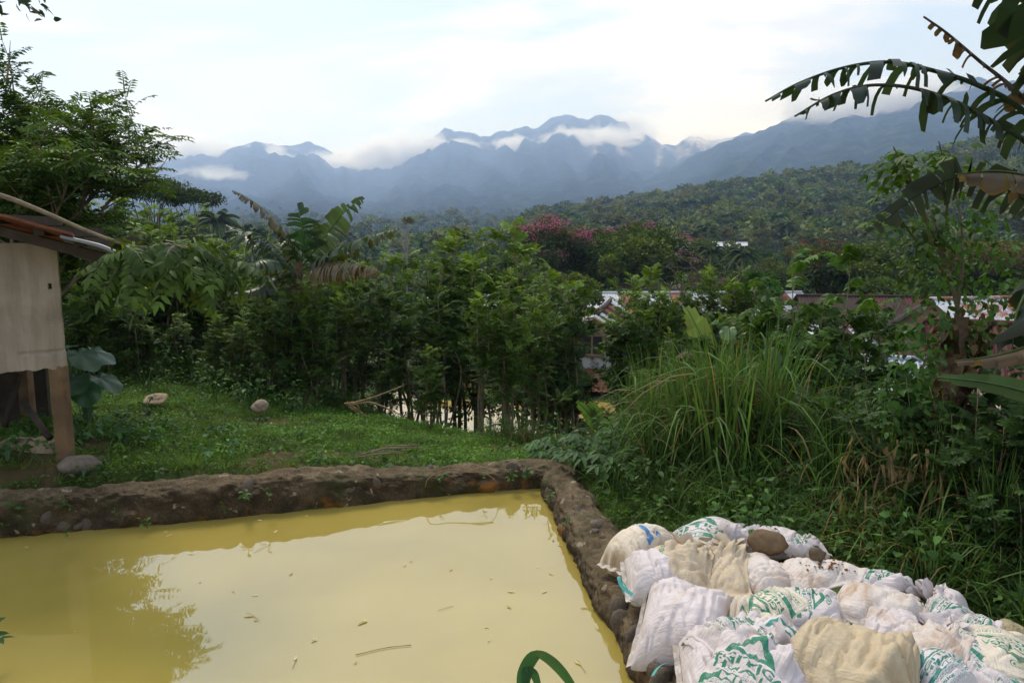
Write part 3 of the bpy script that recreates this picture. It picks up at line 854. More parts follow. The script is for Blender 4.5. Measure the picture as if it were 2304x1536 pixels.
def make_palm(seed, h, label, fr=20, fl=2.6, name='coconut_palm', col=(.045, .075, .02), lw=.10, leafl=.62):
    r = np.random.default_rng(seed)
    root = thing(name, label, 'palm tree')
    sm, fm = MB(), MB()
    lean = r.normal(0, .07, 2) * h
    tr = spline([(0, 0, -.4), (lean[0] * .2, lean[1] * .2, h * .4), (lean[0], lean[1], h)], 10)
    tube(sm, tr, np.linspace(.17, .10, 10) * (h / 9) ** .5, 7)
    for k in range(fr):
        a = k * 2.4 + r.uniform(-.2, .2); e = 1.1 - 1.5 * k / fr + r.normal(0, .1)
        d = np.array([math.cos(a) * math.cos(e), math.sin(a) * math.cos(e), math.sin(e)])
        s = np.linspace(0, 1, 12)[:, None]
        pts = tr[-1] + d * fl * s + np.array([0, 0, -1]) * fl * .55 * s ** 2.2
        tube(fm, pts, np.linspace(.03, .008, 12), 3, 0, np.array(col) * 1.6, False)
        q = 34; sq = np.linspace(.12, 1, q); i0 = np.clip((sq * 11).astype(int), 0, 10); f = (sq * 11 - i0)[:, None]
        pp = pts[i0] * (1 - f) + pts[i0 + 1] * f; T = norm(pts[i0 + 1] - pts[i0])
        S = norm(np.cross(T, [0, 0, 1.0]))
        for sd in (-1, 1):
            dd = S * sd + T * .55 + np.array([0, 0, -.55])
            leaf4(fm, pp, dd, np.cross(dd, T), leafl * (1.05 - .7 * np.abs(sq - .45)), lw, col=np.array(col) * r.uniform(.7, 1.3, (q, 1)), droop=.3)
    sm.build('trunk', M['pale_bark'], root); fm.build('frond', M['far_leaf'], root)
    return root

# banana blade: a midrib with torn lamina strips on both sides
M['banana'] = leaf_mat('banana_blade', trans=.35, rough=.38, spec=.45, var=.3, nscale=3.0)
def banana_leaf(mid, wmax, seed, col=(.05, .11, .025), torn=.8, hang=.9, dead=0.0, lift=.35, strip=.07, edge=(.13, .075, .03), rib=(.12, .17, .05), rib_r=.014, one_side=None, face=False, upward=0.0, gap=.22, miss=.08, lens=(.75, 1.1)):
    """Mesh builder of one banana leaf along the 3-D midrib points MID."""
    r = np.random.default_rng(seed); mb = MB()
    K = 60; P = spline(mid, K); T = norm(np.gradient(P, axis=0))
    ln = np.concatenate([[0], np.cumsum(np.linalg.norm(np.diff(P, axis=0), axis=1))]); tot = ln[-1]; s = ln / tot
    tube(mb, P, rib_r * (1 - .8 * s) + .002, 5, 0, np.array(rib) * (1 - dead * .3), True)
    def wid(x): return wmax * np.clip(np.sin(PI * np.clip((x - .06) / .94, 0, 1) ** .62) ** .55, 0.0, 1)
    Z = np.array([0, 0, 1.0])
    def pt(x):
        i = np.clip(np.searchsorted(s, x) - 1, 0, K - 2); f = (x - s[i]) / (s[i + 1] - s[i]); return P[i] * (1 - f) + P[i + 1] * f, norm(T[i] * (1 - f) + T[i + 1] * f)
    for side in (-1, 1):
        x = .09; cur = r.normal(0, .1)
        while x < .985:
            w = strip / tot * float(np.clip(np.exp(r.normal(-.15, .65)), .2, 3.2))
            x1 = min(x + w, .995)
            split = r.uniform() < torn
            if r.uniform() < miss * (1.6 if one_side == side else 1): x = x1; cur = r.normal(0, .25); continue
            if split: cur = r.normal(0, .28)
            else: cur = cur * .85 + r.normal(0, .05)
            hg = np.clip(hang + cur, 0.02, 1.5)
            if r.uniform() < upward: hg = -.5 - r.uniform(0, .7)
            Wd = wid((x + x1) / 2) * (r.uniform(*lens) if split else 1)
            xa, xb = x, x1 - (gap * w * r.uniform(.1, 1) if split else 0)
            cols, rows = [], []; skew = r.normal(0, .22) * split; tpr = r.choice([.15, .5, .85, 1.0]) if split else 1
            shade = np.array(col) * r.uniform(.78, 1.2)
            for k in range(5):
                u = k / 4
                ang = lift - (lift + hg) * u ** .8
                row = []
                for xx in (xa, xb):
                    p, tt = pt(xx)
                    S = np.cross(tt, Z); nS = np.linalg.norm(S)
                    S = S / nS if nS > .15 and not face else norm(np.cross(tt, [0.12, 1, 0])) * (1 if not face or np.cross(tt, [0.12, 1, 0])[0] * 1 > 0 else -1)
                    Up = np.cross(S, tt)
                    Up = Up if Up[2] >= 0 else -Up
                    # outward run integrates the changing angle
                    o = sum((S * side * math.cos(lift - (lift + hg) * ((j + .5) / 4) ** .8) + (Z * .8 + Up * .2) * math.sin(lift - (lift + hg) * ((j + .5) / 4) ** .8)) for j in range(k)) * (Wd / 4) if k else np.zeros(3)
                    o = o + tt * ((.12 + skew) * Wd * u)
                    nar = (1 - .35 * u * (split and u > .5))
                    row.append(p + o)
                if split and k == 4: mid_ = (row[0] + row[1]) / 2; row = [mid_ + (row[0] - mid_) * tpr, mid_ + (row[1] - mid_) * tpr]
                rows += row
                e = np.clip((u - .55) / .45, 0, 1) * (.25 + .75 * dead) + dead * .9
                e = min(1, e * r.uniform(.5, 1.3))
                cc = shade * (1 - e) + np.array(edge) * e * r.uniform(.7, 1.3)
                cols += [cc, cc]
            mb.add(rows, None, [(2 * k, 2 * k + 1, 2 * k + 3, 2 * k + 2) for k in range(4)], 0, np.array(cols))
            x = x1
    return mb
def make_grass_clump(seed, h=1.5, n=60, wd=.02, spread=.22, lean=.5, col=(.055, .105, .025), dry=.08, name='tall_grass', droop=.8):
    r = np.random.default_rng(seed)
    root = thing(name, 'clump of tall green grass', 'grass clump')
    mb = MB()
    a = r.uniform(0, 2 * PI, n); ro = spread * np.sqrt(r.uniform(0, 1, n))
    O = np.stack([np.cos(a) * ro, np.sin(a) * ro, np.full(n, -.08)], 1)
    le = np.abs(r.normal(0, lean, n))
    a2 = a + r.normal(0, .6, n)
    D = np.stack([np.cos(a2) * le, np.sin(a2) * le, np.ones(n)], 1)
    C = np.array(col) * r.uniform(.6, 1.45, (n, 1))
    isdry = r.uniform(0, 1, n) < dry
    C[isdry] = np.array([.23, .17, .08]) * r.uniform(.6, 1.2, (isdry.sum(), 1))
    L_ = h * r.uniform(.5, 1.1, n)
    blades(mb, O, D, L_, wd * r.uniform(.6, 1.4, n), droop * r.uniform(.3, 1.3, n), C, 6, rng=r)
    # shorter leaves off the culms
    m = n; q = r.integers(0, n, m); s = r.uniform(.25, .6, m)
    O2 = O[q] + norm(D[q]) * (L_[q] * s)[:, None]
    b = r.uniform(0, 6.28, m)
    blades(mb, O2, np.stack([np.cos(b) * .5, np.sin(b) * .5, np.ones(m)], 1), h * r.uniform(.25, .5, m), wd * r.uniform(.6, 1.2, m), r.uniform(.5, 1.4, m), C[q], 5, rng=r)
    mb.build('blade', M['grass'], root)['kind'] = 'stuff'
    return root
# ================================================================== far trees
def place_at(u, vtop, Y):
    """Ground point under pixel column u at depth Y and the height a thing needs there to reach vtop."""
    p = at(u, vtop, Y); z = H1(p[0], p[1]); return np.array([p[0], p[1], z]), p[2] - z
OLIVE, SAGE = np.array([.060, .078, .022]), np.array([.095, .12, .035])
KINDS = [
    (make_tree(11, 9, 3.2, 5200, .34, 'x', squash=1.2, trunk_h=.2, col=((.026, .055, .014), (.055, .105, .022), (.012, .028, .009)), lobes=30), 9, 'dark green broad tree', 'broad trees on the valley floor'),
    (make_tree(12, 8, 3.0, 4800, .34, 'x', trunk_h=.2, col=((.045, .075, .018), (.095, .135, .03), (.018, .034, .01)), lobes=28, squash=1.15), 8, 'olive green broad tree', 'broad trees on the valley floor'),
    (make_tree(13, 10, 2.1, 3600, .30, 'x', name='slender_tree', col=((.05, .07, .022), (.10, .125, .04), (.02, .034, .012)), lobes=18, squash=1.9, trunk_h=.4, bark='pale_bark', r0=.11), 10, 'slender pale trunked tree', 'slender trees on the valley floor'),
    (make_tree(14, 7, 2.8, 4600, .30, 'x', trunk_h=.2, col=((.03, .07, .016), (.08, .15, .028), (.012, .03, .009)), lobes=26, squash=1.15), 7, 'fresh green rounded tree', 'rounded trees on the valley floor'),
    (make_tree(15, 4.5, 2.4, 2400, .26, 'x', name='bushy_tree', col=((.04, .075, .02), (.085, .13, .03), (.016, .03, .01)), lobes=16, squash=.8, trunk_h=.2), 4.5, 'low bushy tree', 'bushy trees on the valley floor'),
]
PR = [Proto(k[0]) for k in KINDS]
palm = Proto(make_palm(21, 9.5, 'x'))
LONE = [  # (u, v of the top, depth) of the trees one can tell apart
]
r = np.random.default_rng(99)
def clear(x, y):
    # keep the village and the lower pond open
    a = math.atan2(x, y); d = math.hypot(x, y)
    if d < 30: return False
    if -.06 < a < .72 and d < 52: return False
    return True
cnt = 0
pts = []
while cnt < 235:
    a = r.uniform(-.66, .66); d = 30 + 165 * r.uniform(0, 1) ** .85
    x, y = d * math.sin(a), d * math.cos(a)
    if not clear(x, y): continue
    if any((x - p[0]) ** 2 + (y - p[1]) ** 2 < (2.2 + d * .012) ** 2 for p in pts): continue
    pts.append((x, y)); cnt += 1
    k = r.choice(5, p=[.22, .26, .2, .16, .16])
    root, h0, lab, grp = KINDS[k]
    z = H1(x, y)
    # treetops stay about eye level, as in the valley seen from the bank
    hh = np.clip(r.normal(1.0, .18), .65, 1.4) * h0 * (0.72 if d < 60 else .92)
    lim = CAM_H + d * (.010 if a < .3 else .02) + .6 - z
    hh = min(hh, lim)
    PR[k].place((x, y, z - .1), r.uniform(0, 6.28), hh / h0 * np.array([r.uniform(.9, 1.25), r.uniform(.9, 1.25), 1]), lab + (', near, ' if d < 75 else ', ' if d < 130 else ', far off, ') + ('behind the hut and the banana plant' if a < -.24 else 'left of the flowering trees' if a < .03 else 'behind the village and the flowering trees' if a < .36 else 'behind the vine covered stem'), grp)
for (u, v, Y) in [(487, 478, 92), (405, 498, 96), (560, 512, 110), (530, 520, 118), (586, 520, 125), (1602, 508, 150), (1560, 520, 140), (1602, 552, 82), (1677, 560, 76), (1935, 560, 70), (440, 520, 100), (1470, 505, 170), (2010, 470, 160), (1770, 500, 180)]:
    p, h = place_at(u, v, Y)
    h = max(h, 4.5)
    palm.place(p, r.uniform(0, 6), h / 10.2, 'coconut palm with a feathery crown rising over the valley trees', 'coconut palms in the valley')
# wood too far to tell its trees apart: one mass
BRI = np.array([2.5, 2.35, 2.0])
lows = []
for k, (c1, c2, c3) in enumerate([((.035, .06, .02), (.07, .11, .03), (.014, .028, .01)), ((.055, .075, .028), (.11, .13, .045), (.022, .034, .014)), ((.03, .055, .02), (.06, .09, .028), (.012, .024, .01)), ((.06, .072, .03), (.12, .125, .05), (.03, .035, .016))]):
    rr = np.random.default_rng(300 + k); q = MB()
    crown_leaves(q, np.array([0, 0, 6.5]), 3.4 if k != 3 else 2.4, 150, 1.05, rr, np.array(c1) * BRI, np.array(c2) * BRI * .72, np.array(c3) * BRI * 1.7, squash=.9 if k != 3 else 1.5, lobes=11, aspect=.85)
    tube(q, [(0, 0, -1), (0, 0, 5)], [.22, .12], 4, 1, (1, 1, 1), False)
    lows.append(q.arrays())
mb = MB()
def wood(n, gen):
    P = np.array([gen() for _ in range(n)])
    kk = r.integers(0, 4, n)
    for k in range(4):
        s = kk == k; m_ = s.sum()
        sc = r.uniform(.65, 1.5, m_)
        mb.scatter(lows[k], P[s], r.uniform(0, 6.28, m_), np.stack([sc * r.uniform(.9, 1.3, m_), sc * r.uniform(.9, 1.3, m_), sc], 1), r.uniform(.82, 1.2, (m_, 1)) * (1 + .35 * fbm(P[s][:, 0:1] * .02, P[s][:, 1:2] * .02, 5, 3)) * np.array([1, 1, 1]) + r.normal(0, .035, (m_, 3)))
def gv():
    a = r.uniform(-.68, .68); d = 170 + 980 * r.uniform(0, 1) ** 1.1
    x, y = d * math.sin(a), d * math.cos(a); return (x, y, max(H1(x, y), mtn_z(a, d)))
wood(1700, gv)
tag(mb.build('valley_forest', [M['far_leaf'], M['pale_bark']]), 'far wood covering the valley floor below the mountains', None, None, 'stuff')
mb = MB()
def gh():
    while True:
        a = r.uniform(.0, .72); d = 195 + 345 * r.uniform(0, 1) ** .8
        z = hill_z(a, d); g_ = H1(d * math.sin(a), d * math.cos(a))
        if z > g_ - .5: return (d * math.sin(a), d * math.cos(a), z)
wood(1450, gh)
tag(mb.build('hill_forest', [M['far_leaf'], M['pale_bark']]), 'wood covering the near hill on the right', None, None, 'stuff')

# --- trees one can point to
pink = ((.40, .10, .22), .62, .30, 26)
def lone(u, vtop, Y, rad, seed, label, **kw):
    p, h = place_at(u, vtop, Y)
    o = make_tree(seed, h, rad, kw.pop('n', 9000), kw.pop('size', .26), label, **kw)
    o.location = p; return o
lone(1245, 470, 62, 3.7, 41, 'left pink blossoming tree, the one with most blossom, behind the shrubs', col=((.035, .055, .02), (.07, .09, .03), (.016, .026, .01)), flower=((.42, .11, .20), .85, .22, 26), lobes=34, name='flowering_tree', squash=1.0, trunk_h=.3)
lone(1350, 482, 64, 3.2, 42, 'middle pink topped tree between the two larger flowering trees', col=((.028, .055, .015), (.06, .095, .022), (.012, .025, .009)), flower=((.44, .12, .24), .40, .22, 24), lobes=28, name='flowering_tree', squash=1.0, trunk_h=.3)
lone(1440, 476, 60, 4.7, 43, 'largest dark green rounded tree with a few pink blossoms on top', col=((.03, .06, .014), (.065, .105, .02), (.012, .026, .008)), flower=((.42, .14, .27), .18, .2, 22), lobes=44, name='flowering_tree', n=18000, squash=1.0, trunk_h=.3)
lone(1545, 560, 57, 1.3, 44, 'small tree with mauve blossom beside the bare tree', col=((.04, .06, .02), (.08, .10, .03), (.016, .03, .01)), flower=((.46, .18, .36), .5, .16, 22), lobes=14, name='flowering_tree', n=2600, squash=.9)
lone(1862, 524, 56, 3.3, 45, 'dome shaped tree dotted with orange blossom right of the valley', col=((.028, .048, .014), (.055, .08, .02), (.014, .024, .009)), flower=((.36, .062, .016), .6, .14, 20), lobes=36, name='flame_tree', n=10000, squash=1.05, trunk_h=.3)
lone(95, 236, 36, 2.1, 46, 'dark tree with orange blossom rising behind the leafy tree at left', col=((.022, .034, .014), (.035, .05, .018), (.012, .018, .009)), flower=((.42, .06, .03), .4, .10, 14), lobes=24, name='flame_tree', n=9000, size=.17, squash=1.3, trunk_h=.6)
lone(345, 415, 46, 2.6, 47, 'flat topped umbrella tree against the blue mountain, left', col=((.03, .055, .018), (.055, .085, .025), (.014, .026, .01)), lobes=26, shape='flat', n=5200, size=.17, squash=.5, name='umbrella_tree', trunk_h=.55, r0=.12)
lone(425, 432, 50, 2.2, 57, 'smaller flat topped tree right of the umbrella tree', col=((.03, .055, .018), (.055, .085, .025), (.014, .026, .01)), lobes=20, shape='flat', n=3600, size=.17, squash=.6, name='umbrella_tree', trunk_h=.55, r0=.1)
lone(1300, 600, 40, 1.35, 48, 'yellow green tree in front of the flowering trees', col=((.05, .085, .02), (.12, .16, .03), (.02, .034, .01)), lobes=22, n=5200, size=.17, squash=1.25)
lone(1712, 596, 44, 1.25, 49, 'bright green tree behind the long tin roof', col=((.03, .08, .014), (.06, .15, .022), (.012, .034, .008)), lobes=20, n=4200, size=.2, squash=1.1)
lone(1745, 585, 52, 2.4, 50, 'dull grey green tree behind the long tin roof', col=((.035, .055, .02), (.06, .085, .03), (.016, .026, .01)), lobes=24, n=6000, size=.22)
lone(1640, 600, 54, 2.0, 51, 'grey green tree between the bare tree and the tin roof', col=((.035, .058, .02), (.06, .09, .03), (.016, .028, .01)), lobes=24, n=5000, size=.22)
lone(1980, 610, 46, 2.4, 52, 'pale green tree right of the flame tree', col=((.04, .075, .02), (.075, .12, .03), (.018, .034, .01)), lobes=24, n=6000, size=.2)
lone(2090, 560, 60, 3.2, 53, 'olive tree on the slope at right behind the vine covered stem', col=((.05, .07, .022), (.09, .11, .035), (.02, .03, .012)), lobes=26, n=6500, size=.24)
lone(2230, 520, 48, 3.0, 54, 'brownish tree on the right slope', col=((.07, .07, .03), (.11, .105, .045), (.03, .03, .015)), lobes=26, n=6000, size=.22)
lone(1400, 640, 50, 1.6, 55, 'dark green tree under the largest flowering tree', col=((.026, .055, .014), (.05, .09, .02), (.012, .026, .008)), lobes=22, n=4500, size=.22)
lone(915, 488, 74, .9, 56, 'thin pale tree with sparse leaves behind the shrub row', col=((.10, .11, .05), (.15, .15, .07), (.05, .05, .025)), lobes=14, n=420, size=.2, shape='flat', squash=1.2, bark='pale_bark', name='slender_tree', trunk_h=.6, r0=.09)
# the leafless spreading tree
M['bare_wood'] = plain_mat('bare_wood', [(.3, (.10, .075, .055)), (.7, (.19, .15, .11))], 3, .85, .2)
p, h = place_at(1578, 552, 50)
root = thing('bare_tree', 'leafless spreading tree with grey brown branches behind the tin roof', 'tree', p)
rb = np.random.default_rng(61); q = MB()
def fork(p0, d, ln, rad, depth):
    d = norm(d); e = p0 + d * ln; m = p0 + d * ln * .5 + rb.normal(0, .05, 3) * ln
    tube(q, spline([p0, m, e], 5), np.linspace(rad, rad * .6, 5), 4 if depth > 1 else 6, 0, (1, 1, 1), False)
    if depth >= 5: return
    for k in range(3 if depth < 4 else 3):
        nd = d + norm(rb.normal(0, 1, 3)) * .75; nd[2] = nd[2] * .55 + .08
        fork(e if k < 2 else m, nd, ln * rb.uniform(.6, .85), rad * .58, depth + 1)
fork(np.array([.4, 0, 0.]), np.array([0.05, 0, 1]), h * .32, .13, 0)
for a_ in range(6):
    fork(np.array([.4, 0, h * .3]), np.array([-1.2 + .42 * a_, rb.normal(0, .4), .5]), h * .32, .07, 2)
q.build('branch', M['bare_wood'], root)
# ================================================================== the village
def tin(name, c1, c2, lo, hi, rough=.5):
    m, t, b = mat_new(name)
    f = noise(t, 1.1, 7, .65, .8)
    L(t, ramp(t, f, [(lo, c1), (hi, c2)]), b.inputs['Base Color'])
    b.inputs['Roughness'].default_value = rough; b.inputs['Specular IOR Level'].default_value = .22
    return m
M['tin_grey'] = tin('weathered_tin', (.40, .42, .45), (.20, .13, .10), .52, .74)
M['tin_white'] = tin('pale_tin', (.52, .54, .56), (.40, .36, .33), .5, .75)
M['tin_rust'] = tin('rusty_tin', (.16, .05, .028), (.27, .13, .085), .4, .7, .8)
M['tin_brown'] = tin('brown_tin', (.032, .019, .015), (.06, .033, .027), .4, .7, .8)
M['tin_red'] = tin('dark_red_tin', (.055, .012, .011), (.09, .024, .021), .4, .7, .7)
M['tin_beige'] = tin('beige_tin', (.52, .43, .29), (.40, .31, .2), .4, .7, .7)
M['tin_mix'] = tin('streaked_tin', (.52, .52, .55), (.24, .09, .05), .45, .55, .6)
M['tin_blue'] = tin('bluish_tin', (.46, .52, .62), (.34, .38, .44), .4, .7, .4)
M['wood_wall'] = plain_mat('weathered_planks', [(.3, (.12, .085, .055)), (.7, (.25, .18, .12))], 3, .85, .2)
M['bamboo_wall'] = plain_mat('woven_bamboo', [(.3, (.22, .17, .10)), (.7, (.36, .28, .17))], 6, .85, .2)
M['orange_wall'] = plain_mat('orange_paint', [(.3, (.42, .10, .03)), (.7, (.5, .14, .045))], 1.5, .7, .3, bmp=0)
M['green_wall'] = plain_mat('green_paint', [(.3, (.025, .20, .10)), (.7, (.04, .27, .14))], 1.5, .6, .3, bmp=0)
M['white_wall'] = plain_mat('white_plaster', [(.3, (.5, .49, .46)), (.7, (.68, .66, .63))], 1.5, .8, .3, bmp=0)
M['brown_wood'] = plain_mat('orange_brown_wood', [(.3, (.22, .10, .04)), (.7, (.36, .18, .08))], 5, .8, .2)
M['inside_shade'] = plain_mat('painted_interior_shade', [(.3, (.012, .011, .01)), (.7, (.03, .026, .022))], 3, .9, .1, bmp=0)  # near-black colour that stands for shade indoors
M['glass'] = plain_mat('window_glass', [(.3, (.02, .025, .03)), (.7, (.04, .045, .05))], 1, .1, .5, bmp=0)
def corrugated(w, ln, wave=.15, amp=.022, sag=0.0):
    """A roofing sheet, w across (x) by ln down the slope (-y), lying at z = 0."""
    n = max(8, int(w / wave * 5)); k = 5
    x = np.linspace(0, w, n); y = np.linspace(0, -ln, k)
    X, Y = np.meshgrid(x, y, indexing='ij')
    Z = amp * np.cos(2 * PI * X / wave) - sag * np.sin(PI * Y / -ln)
    V = np.stack([X, Y, Z], -1).reshape(-1, 3); V2 = V.copy(); V2[:, 2] -= .006
    i = np.arange(n - 1)[:, None]; j = np.arange(k - 1)[None]
    Q = np.stack([i * k + j, (i + 1) * k + j, (i + 1) * k + j + 1, i * k + j + 1], -1).reshape(-1, 4)
    q = MB(); q.add(V, None, Q); q.add(V2, None, Q[:, ::-1]); return q
import mathutils
def roof_side(root, p0, along, down, length, ln, mats, sheet=.8, seed=0, wave=.16, amp=.022, part='roof_sheet'):
    """Overlapping corrugated sheets from the ridge end p0, along the ridge, each running down the slope."""
    r_ = np.random.default_rng(seed)
    along, down = norm(along), norm(down); up = np.cross(along, -down); 
    if up[2] < 0: up = -up
    n = max(1, int(round(length / sheet))); w = length / n
    rows = max(1, int(round(ln / 2.1))); lr = ln / rows
    cache = {}
    for row in range(rows):
        for k in range(n):
            mt = mats[r_.integers(0, len(mats))]
            if mt not in cache: cache[mt] = corrugated(w + .05, lr + .06, wave, amp).mesh('roof_sheet', M[mt])
            Mx = mathutils.Matrix(((along[0], -down[0], up[0]), (along[1], -down[1], up[1]), (along[2], -down[2], up[2])))
            pos = np.asarray(p0) + along * (k * w) + down * (row * lr) + up * (.008 * ((k + row) % 2) + .012 * (rows - row) + r_.uniform(0, .006))
            o = link(part, cache[mt], root, tuple(pos), Mx.to_euler())
def planks(root, p0, along, length, h, mt, w=.22, seed=0, part='plank', gap=.008, th=.025):
    r_ = np.random.default_rng(seed); along = norm(along)
    n = max(1, int(round(length / w))); ww = length / n
    q = MB(); box(q, (0, -th / 2, 0), (ww - gap, th / 2, h)); me = q.mesh('plank', M[mt], False)
    a = math.atan2(along[1], along[0])
    for k in range(n):
        p = np.asarray(p0) + along * (k * ww) + np.array([0, 0, r_.uniform(-.02, .02)])
        link(part, me, root, tuple(p + np.array([0, 0, 0])), (r_.uniform(-.01, .01), 0, a), (1, 1, r_.uniform(.98, 1.0)))
def house(label, u, v, Y, yaw, w, d, wh, rh, mats, wall='wood_wall', seed=0, over=.4, gable_wall=None, win=True, name='house', sheet=.8, plank=True, base=None):
    """Gabled house: local x along the ridge, front wall towards -y. (u, v): ridge centre on the photograph at depth Y."""
    p = at(u, v, Y); z0 = p[2] - wh - rh
    if base is not None: z0 = base
    root = thing(name, label, 'house', (p[0], p[1], z0), yaw)
    q = MB(); gz = min(0, H1(p[0], p[1]) - z0 - .5)
    box(q, (-w / 2 + .03, -d / 2 + .03, gz), (w / 2 - .03, d / 2 - .03, wh))
    for sx in (-1, 1):
        q.add([(sx * (w / 2 - .03), -d / 2, wh), (sx * (w / 2 - .03), d / 2, wh), (sx * (w / 2 - .03), 0, wh + rh)], [(0, 1, 2) if sx > 0 else (0, 2, 1)])
    q.build('wall', M[gable_wall or wall], root, smooth=False)
    if plank:
        planks(root, (-w / 2, -d / 2, 0), (1, 0, 0), w, wh, wall, .3, seed)
        planks(root, (-w / 2, -d / 2, 0), (0, 1, 0), d, wh, wall, .3, seed + 1)
    sl = math.hypot(d / 2 + over, rh * (1 + over / (d / 2)))
    dn = np.array([0, -(d / 2), -rh])
    roof_side(root, (-w / 2 - over * .6, -.02, wh + rh), (1, 0, 0), dn, w + over * 1.2, sl, mats, sheet, seed)
    roof_side(root, (w / 2 + over * .6, .02, wh + rh), (-1, 0, 0), np.array([0, d / 2, -rh]), w + over * 1.2, sl, mats, sheet, seed + 3)
    q = MB(); tube(q, [(-w / 2 - over * .6, 0, wh + rh + .05), (w / 2 + over * .6, 0, wh + rh + .05)], .09, 8)
    q.build('ridge_cap', M[mats[0]], root)
    if win:
        for k in range(max(1, int(w // 3))):
            x = -w / 2 + (k + .5) * w / max(1, int(w // 3))
            f = MB()
            for lo, hi in (((-.45, -.04, -.5), (-.38, .04, .5)), ((.38, -.04, -.5), (.45, .04, .5)), ((-.38, -.04, .43), (.38, .04, .5)), ((-.38, -.04, -.5), (.38, .04, -.43)), ((-.025, -.03, -.43), (.025, .03, .43))): box(f, lo, hi)
            fo = f.build('window', M['brown_wood'], root, smooth=False); fo.location = (x, -d / 2 - .03, wh * .58)
            g_ = MB(); box(g_, (-.38, -.012, -.43), (-.03, .0, .43)); box(g_, (.03, -.012, -.43), (.38, 0, .43)); g_.build('pane', M['glass'], fo, smooth=False)
    return root
# long shed with a patchwork tin roof behind the shrubs
house('long shed with a patchwork grey and rust tin roof', 1560, 660, 44, math.radians(3), 12.6, 5.2, 1.9, 1.0, ['tin_grey', 'tin_white', 'tin_rust', 'tin_grey', 'tin_white', 'tin_rust'], 'bamboo_wall', 3, .5, sheet=1.05)
# gabled house, its gable towards the pond
hs = house('gabled house with brown roof and grey tin gable above the lower pond', 1358, 694, 27.5, math.radians(78), 6.0, 3.1, 2.35, .95, ['tin_brown', 'tin_rust', 'tin_brown', 'tin_grey'], 'bamboo_wall', 5, .35, win=False)
# its gable end: tin cladding, window, barge boards, lean-to
gx = -3.0
q = corrugated(3.0, 1.1, .12, .012); o = q.build('tin_cladding', M['tin_grey'], hs); o.rotation_euler = (PI / 2, 0, -PI / 2); o.location = (gx - .05, 1.5, 2.3)
f = MB()
for lo, hi in (((-.05, -.42, -.38), (.05, -.34, .38)), ((-.05, .34, -.38), (.05, .42, .38)), ((-.05, -.34, .30), (.05, .34, .38)), ((-.05, -.34, -.38), (.05, .34, -.3)), ((-.04, -.03, -.3), (.04, .03, .3))): box(f, lo, hi)
fo = f.build('window', M['wood_wall'], hs, smooth=False); fo.location = (gx - .09, .1, 2.35)
g_ = MB(); box(g_, (-.02, -.34, -.3), (.0, -.03, .3)); box(g_, (-.02, .03, -.3), (0, .34, .3)); g_.build('pane', M['glass'], fo, smooth=False)
for sd in (-1, 1):
    q = MB(); tube(q, [(gx - .42, 0, 3.36), (gx - .42, sd * 1.95, 2.16)], .07, 4); q.build('barge_board', M['white_wall'], hs, smooth=False)
roof_side(hs, (gx - .1, 1.9, 1.55), (0, -1, 0), (-1, 0, -.32), 3.6, 1.5, ['tin_rust', 'tin_brown', 'tin_rust'], .9, 77, part='porch_roof_sheet')
for yy in (-1.6, -.4, .9, 1.8):
    q = MB(); tube(q, [(gx - 1.4, yy, -.6), (gx - 1.4, yy, 1.12)], .05, 6); q.build('porch_post', M['wood_wall'], hs)
q = MB(); box(q, (gx - 1.3, -1.7, -.2), (gx - .3, .3, 1.0)); q.build('porch_painted_shade', M['inside_shade'], hs, smooth=False)  # block coloured near-black as the shade inside the porch opening
planks(hs, (gx - 1.38, 1.85, -.3), (0, -1, 0), .95, 1.35, 'bamboo_wall', .19, 9)
def cloth(label, u, v, Y, w, h, c, name='cloth'):
    p = at(u, v, Y); q = MB(); n = 8
    xs = np.linspace(-w / 2, w / 2, n); V = []
    for k in range(5):
        for x in xs: V.append((x, .04 * math.sin(x * 22 + k * .6), -h * k / 4))
    q.add(V, None, [(k * n + i, k * n + i + 1, (k + 1) * n + i + 1, (k + 1) * n + i) for k in range(4) for i in range(n - 1)])
    m_ = plain_mat(name + '_fabric', [(.3, tuple(np.array(c) * .8)), (.7, c)], 8, .9, .1, bmp=0)
    o = q.build(name, m_); o.location = p; tag(o, label, 'laundry')
cloth('turquoise cloth hanging under the porch of the gabled house', 1352, 812, 25.6, .42, .42, (.03, .30, .36))
cloth('dark blue cloth hanging beside the turquoise one', 1320, 806, 25.6, .55, .75, (.02, .035, .07))
house('low house with a pale streaked tin roof left of the gabled house', 1262, 726, 30, math.radians(8), 3.4, 3.6, 1.9, .75, ['tin_mix', 'tin_white', 'tin_grey'], 'wood_wall', 12)
house('house with orange wall glimpsed through the shrub row', 1085, 738, 29, math.radians(4), 4.0, 3.0, 2.1, .7, ['tin_white', 'tin_mix', 'tin_brown'], 'orange_wall', 13, gable_wall='orange_wall')
house('house with a tin roof behind the shrub row', 1075, 668, 40, math.radians(-6), 5.0, 3.6, 2.2, .8, ['tin_white', 'tin_grey', 'tin_brown'], 'wood_wall', 14)
house('small dark roofed house under the largest flowering tree', 1415, 640, 52, math.radians(40), 3.0, 3.0, 2, 1.1, ['tin_brown'], 'wood_wall', 15)
house('brown roofed house behind the flame coloured tree', 1960, 668, 41, math.radians(-8), 7.5, 5.0, 1.9, 1.25, ['tin_brown', 'tin_brown', 'tin_red'], 'wood_wall', 16)
house('low shed with brown and white tin roof right of the young banana', 1880, 738, 30, math.radians(5), 5.0, 3.0, 1.9, .55, ['tin_mix', 'tin_brown', 'tin_white'], 'wood_wall', 17)
house('green walled house behind the tall grass', 1900, 806, 24, math.radians(10), 3.6, 2.6, 2.0, .45, ['tin_mix', 'tin_rust', 'tin_grey'], 'green_wall', 18, gable_wall='green_wall', win=False)
